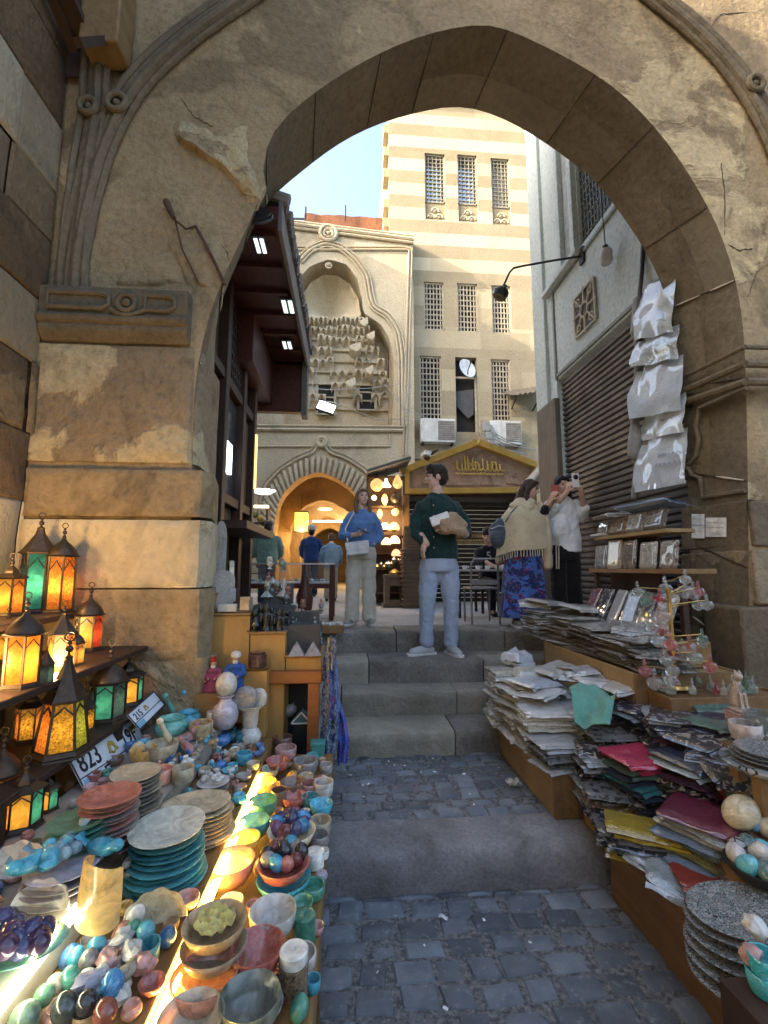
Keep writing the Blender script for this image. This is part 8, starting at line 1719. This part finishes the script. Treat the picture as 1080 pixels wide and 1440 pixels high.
b=MB(); b.x=hm; h_=.21; b.ball((0,.1*h_,.14*h_),(.38*h_,.41*h_,.41*h_),16,10); b.ball((0,-.14*h_,.36*h_),(.32*h_,.2*h_,.13*h_),12,8)
for s_ in (-1,1): b.limb([(s_*.25*h_,-.17*h_,.30*h_),(s_*.37*h_,-.04*h_,0),(s_*.44*h_,-.02*h_,-.5*h_),(s_*.42*h_,-.02*h_,-1.0*h_),(s_*.36*h_,0,-1.3*h_)],[.11*h_,.14*h_,.15*h_,.14*h_,.07*h_],9)
b.limb([(0,.3*h_,.1*h_),(0,.36*h_,-.5*h_),(0,.34*h_,-1.2*h_)],[.3*h_,.36*h_,.25*h_],12); b.build('hair',hair((.016,.013,.013)),w4,remesh=.008)
b=MB(); loft(b,[(.03,0,.78,.15,.12),(.02,0,.92,.165,.125),(.01,0,1.08,.155,.115),(0,0,1.22,.17,.12),(0,0,1.33,.14,.09),(0,0,1.40,.065,.06)]); b.limb([(-.14,0,1.32),(-.2,-.06,1.18),(-.14,-.16,1.28)],[.062,.062,.05],12); b.limb([(.15,0,1.32),(.225,-.03,1.16),(.20,-.11,1.27)],[.064,.07,.054],12); b.ball((-.06,-.07,1.05),(.12,.08,.16),10,8,ns=.2); b.build('shirt',wht,w4,remesh=.011)
b=MB(); loft(b,[(0,0,.86,.145,.11),(0,0,.76,.165,.12),(0,0,.70,.165,.115)]); b.limb([(-.08,0,.76),(-.085,0,.45),(-.085,0,.04)],[.09,.085,.085],12); b.limb([(.08,0,.76),(.085,0,.45),(.085,0,.04)],[.09,.085,.085],12); b.build('trousers',blt,w4,remesh=.012)
b=MB(); b.tube([(-.15,-.13,.95),(-.155,-.12,.6)],.007,5); b.tube([(-.125,-.14,.95),(-.13,-.12,.6)],.007,5); b.build('side_stripes',plain('stripe_tan',(.5,.42,.3),.8),w4)
for s_ in (-1,1): b=MB(); shoe(b,V((s_*.09,-.02,0)),(0,-1,0),.9); o=b.build('shoe',plain('shoe_black',(.02,.02,.02),.5),w4,remesh=.008)
pl=w4.location+V((.025,-.275,1.535)); t=T('mobile_phone','white phone with a round black lens raised by the woman in white','phone',pl); b=MB(); b.cbox((0,0,0),(.078,.009,.155)); b.build('case',plain('phone_white',(.68,.66,.64),.35,var=.04),t,bevel=.004); b=MB(); b.x=M.Translation((0,-.005,.035))@M.Rotation(R(90),4,'X'); b.lathe([(0,0),(.027,0),(.027,.005),(.022,.007),(0,.007)],20); b.build('lens',blk,t)
# ---------- 5. man in the green hooded jacket from behind
def backfig(px,pyshoulder,Y,label,top,legs,hairm,zh,wid=.2,bent=0,hat=None,hood=None):
    a=at(px,pyshoulder,Y); k_=(a.z-1.04)/1.45; t=T('person',label,'person',(a.x,Y,1.04)); 
    S_=M.Scale(k_,4)
    b=MB(); b.x=S_; b.limb([(0,-.0,1.42),(0,-bent*.5,1.52)],[.065,.058],10); headgeo(b,(0,-bent,1.62),.235,pi,R(10)); b.limb([(-.25,.10,1.0),(-.2,.24,.98)],[.035,.03],8); b.limb([(.25,.10,1.0),(.2,.24,.98)],[.035,.03],8); hand(b,(-.2,.23,.98),(.1,1,0),(0,0,-1),1,.6,True); hand(b,(.2,.23,.98),(-.1,1,0),(0,0,-1),1,.6); b.build('body',SK,t,remesh=.007)
    b=MB(); b.x=S_; b.ball((0,-bent-.01,1.67),(.095,.11,.10),14,9); b.ball((0,-bent-.05,1.61),(.085,.07,.09),12,8); b.build('hair',hairm,t)
    b=MB(); b.x=S_; loft(b,[(0,0,.86,wid*.98,.15),(0,0,.95,wid*1.02,.16),(0,0,1.1,wid*1.0,.15),(0,0,1.28,wid*1.08,.15),(0,-.0,1.41,wid*.95,.12),(0,0,1.49,.09,.08)]); b.limb([(-wid*.88,0,1.38),(-wid*1.25,.02,1.2),(-wid*1.25,.08,1.05),(-.22,.18,1.0)],[.085,.078,.07,.055],10); b.limb([(wid*.88,0,1.38),(wid*1.25,.02,1.2),(wid*1.25,.08,1.05),(.22,.18,1.0)],[.085,.078,.07,.055],10)
    if hood: b.torus((0,-.04,1.47),.105,.042,16,8); b.ball((0,-.11,1.43),(.12,.06,.085),12,8)
    b.build('jacket',top,t,remesh=.013)
    b=MB(); b.x=S_; loft(b,[(0,0,.92,.165,.13),(0,0,.8,.175,.135)]); b.limb([(-.09,0,.8),(-.1,0,.45),(-.1,0,.08)],[.095,.08,.075],12); b.limb([(.09,0,.8),(.1,0,.45),(.1,0,.08)],[.095,.08,.075],12); b.build('trousers',legs,t,remesh=.014)
    for s_ in (-1,1): b=MB(); b.x=S_; shoe(b,V((s_*.1,.0,0)),(0,1,0)); b.build('shoe',plain('shoe_black',(.02,.02,.02),.5),t,remesh=.009)
    if hat: b=MB(); b.x=S_; b.lathe([(.11,1.66),(.115,1.70),(.10,1.76),(.05,1.80),(0,1.805)],14,c=(0,-bent-.01,0)); b.build('cap',hat,t)
    return t
backfig(377,753,8.6,'man in a pale green hooded jacket seen from behind near the gate',cloth('jacket_mint',(.13,.22,.20),(.09,.16,.145),sc=90,fold=.4),cloth('jeans_dark',(.02,.025,.045)),hair((.03,.022,.018)),0,.21,hood=True)
backfig(438,757,11.2,'man in a navy jacket and white cap walking into the gate',cloth('jacket_navy',(.02,.05,.16),fold=.3),cloth('jeans_dark',(.02,.025,.045)),hair((.03,.022,.018)),0,.19,hat=cloth('cap_white',(.5,.48,.44)))
backfig(466,766,9.6,'person in a light blue jacket and pale trousers bending beside the glass counter',cloth('jacket_sky',(.15,.26,.40),(.1,.19,.32),fold=.4),cloth('trousers_sand',(.42,.38,.28)),hair((.10,.06,.035)),0,.19,bent=-.12)
# ---------- 8. seated figure in black behind the man
p8=at(690,795,6.9); t=T('person','person in black clothes with a white numeral sitting behind the tray table','person',(p8.x,6.9,1.04)); bkc=cloth('coat_black',(.015,.016,.022),(.01,.01,.014),fold=.4)
b=MB(); b.limb([(-.05,-.1,.98),(-.08,-.16,1.08)],[.06,.052],10); hm=headgeo(b,(-.1,-.2,1.16),.23,R(-30),R(20)); b.limb([(-.2,-.3,.78),(-.1,-.42,.70)],[.036,.03],9); hand(b,(-.11,-.41,.70),(1,-.3,-.1),(0,0,-1),1,.6,True); b.limb([(.2,-.3,.78),(.08,-.42,.70)],[.036,.03],9); hand(b,(.09,-.41,.70),(-1,-.3,-.1),(0,0,-1),1,.6); b.build('body',SK,t,remesh=.007); face(t,hm,.23)
b=MB(); b.x=hm; b.ball((0,.02,.04),(.085,.10,.09),14,9); b.build('hair',hair((.016,.013,.013)),t)
b=MB(); loft(b,[(0,0,.42,.19,.15),(0,0,.6,.19,.15),(-.02,-.04,.85,.21,.15),(-.04,-.08,.96,.16,.11),(-.05,-.1,1.02,.08,.07)]); b.limb([(-.2,-.06,.92),(-.26,-.16,.74),(-.18,-.32,.76)],[.075,.07,.055],10); b.limb([(.15,-.06,.92),(.25,-.16,.74),(.18,-.32,.76)],[.075,.07,.055],10); b.build('jacket',bkc,t,remesh=.014)
b=MB(); b.limb([(-.1,0,.46),(-.13,-.4,.46),(-.13,-.42,.08)],[.095,.08,.06],10); b.limb([(.1,0,.46),(.13,-.4,.46),(.13,-.42,.08)],[.095,.08,.06],10); b.build('trousers',bkc,t,remesh=.014)
textmesh('5',.17,plain('print_white',(.6,.6,.58),.7),t,M.Translation((-.14,-.245,.80))@M.Rotation(R(80),4,'X'),'numeral')
for s_ in (-1,1): b=MB(); shoe(b,V((s_*.13,-.42,0)),(0,-1,0)); b.build('shoe',plain('shoe_black',(.02,.02,.02),.5),t,remesh=.01)
t=T('plastic_chair','dark seat under the person in black behind the tray table','chair',(p8.x,6.95,1.04)); b=MB(); b.cbox((0,0,.38),(.42,.42,.04)); b.build('seat',wd_dk,t,bevel=.01)
for (x,y) in ((-.18,-.18),(.18,-.18),(-.18,.18),(.18,.18)): b=MB(); b.bar((x,y,0),(x,y,.36),.035); b.build('leg',wd_dk,t)

# scale the four near people so that their heads reach the height they have beside the stairs
def rescale(root,px,ytop,native,deps,Y):
    s=(at(px,ytop,Y).z-root.location.z)/native; root.scale=(s,s,s)
    for n_ in deps:
        for o in [o for o in S.objects if o.parent is None and o.get('label')==n_]:
            o.location=root.location+(o.location-root.location)*s; o.scale=(s,s,s)
rescale(man,616,655,1.815,['rolled beige jacket and paper bag held in the arm of the standing man'],4.78)
rescale(wom,505,688,1.59,['white flap handbag carried at the hip of the woman in blue','dark phone held by the woman in the blue sweater'],5.55)
rescale(w3,750,676,1.575,['dark grey blue backpack slung behind the woman in the shawl','red cased phone held up by the woman in the shawl'],5.28)
rescale(w4,797,670,1.635,['white phone with a round black lens raised by the woman in white'],5.35)
# ================================================================ light
W=bpy.data.worlds.new('World'); S.world=W; W.use_nodes=True; nt=W.node_tree
bg=nt.nodes['Background']; sky=nt.nodes.new('ShaderNodeTexSky'); sky.sky_type='NISHITA'; sky.sun_disc=False
SUN_EL,SUN_AZ=R(25),R(257)   # azimuth clockwise from +Y
sky.sun_elevation=SUN_EL; sky.sun_rotation=SUN_AZ; sky.air_density=1; sky.dust_density=6; sky.ozone_density=1
nt.links.new(sky.outputs[0],bg.inputs[0]); bg.inputs[1].default_value=.15
ld=bpy.data.lights.new('sun','SUN'); ld.energy=2.0; ld.angle=R(.5); ld.color=(1,.91,.74)
lo=bpy.data.objects.new('sun',ld); COL.objects.link(lo)
sd=V((sin(SUN_AZ)*cos(SUN_EL),cos(SUN_AZ)*cos(SUN_EL),sin(SUN_EL))); lo.rotation_euler=sd.to_track_quat('Z','Y').to_euler(); lo.location=(0,-5,20)
S.view_settings.view_transform='Standard'; S.view_settings.look='None'; S.view_settings.gamma=1; S.view_settings.exposure=2.52
S.cycles.max_bounces=8; S.cycles.diffuse_bounces=5; S.cycles.transparent_max_bounces=12
S.cycles.sample_clamp_indirect=6
for o in S.objects:
    if 'used_' in o: del o['used_']
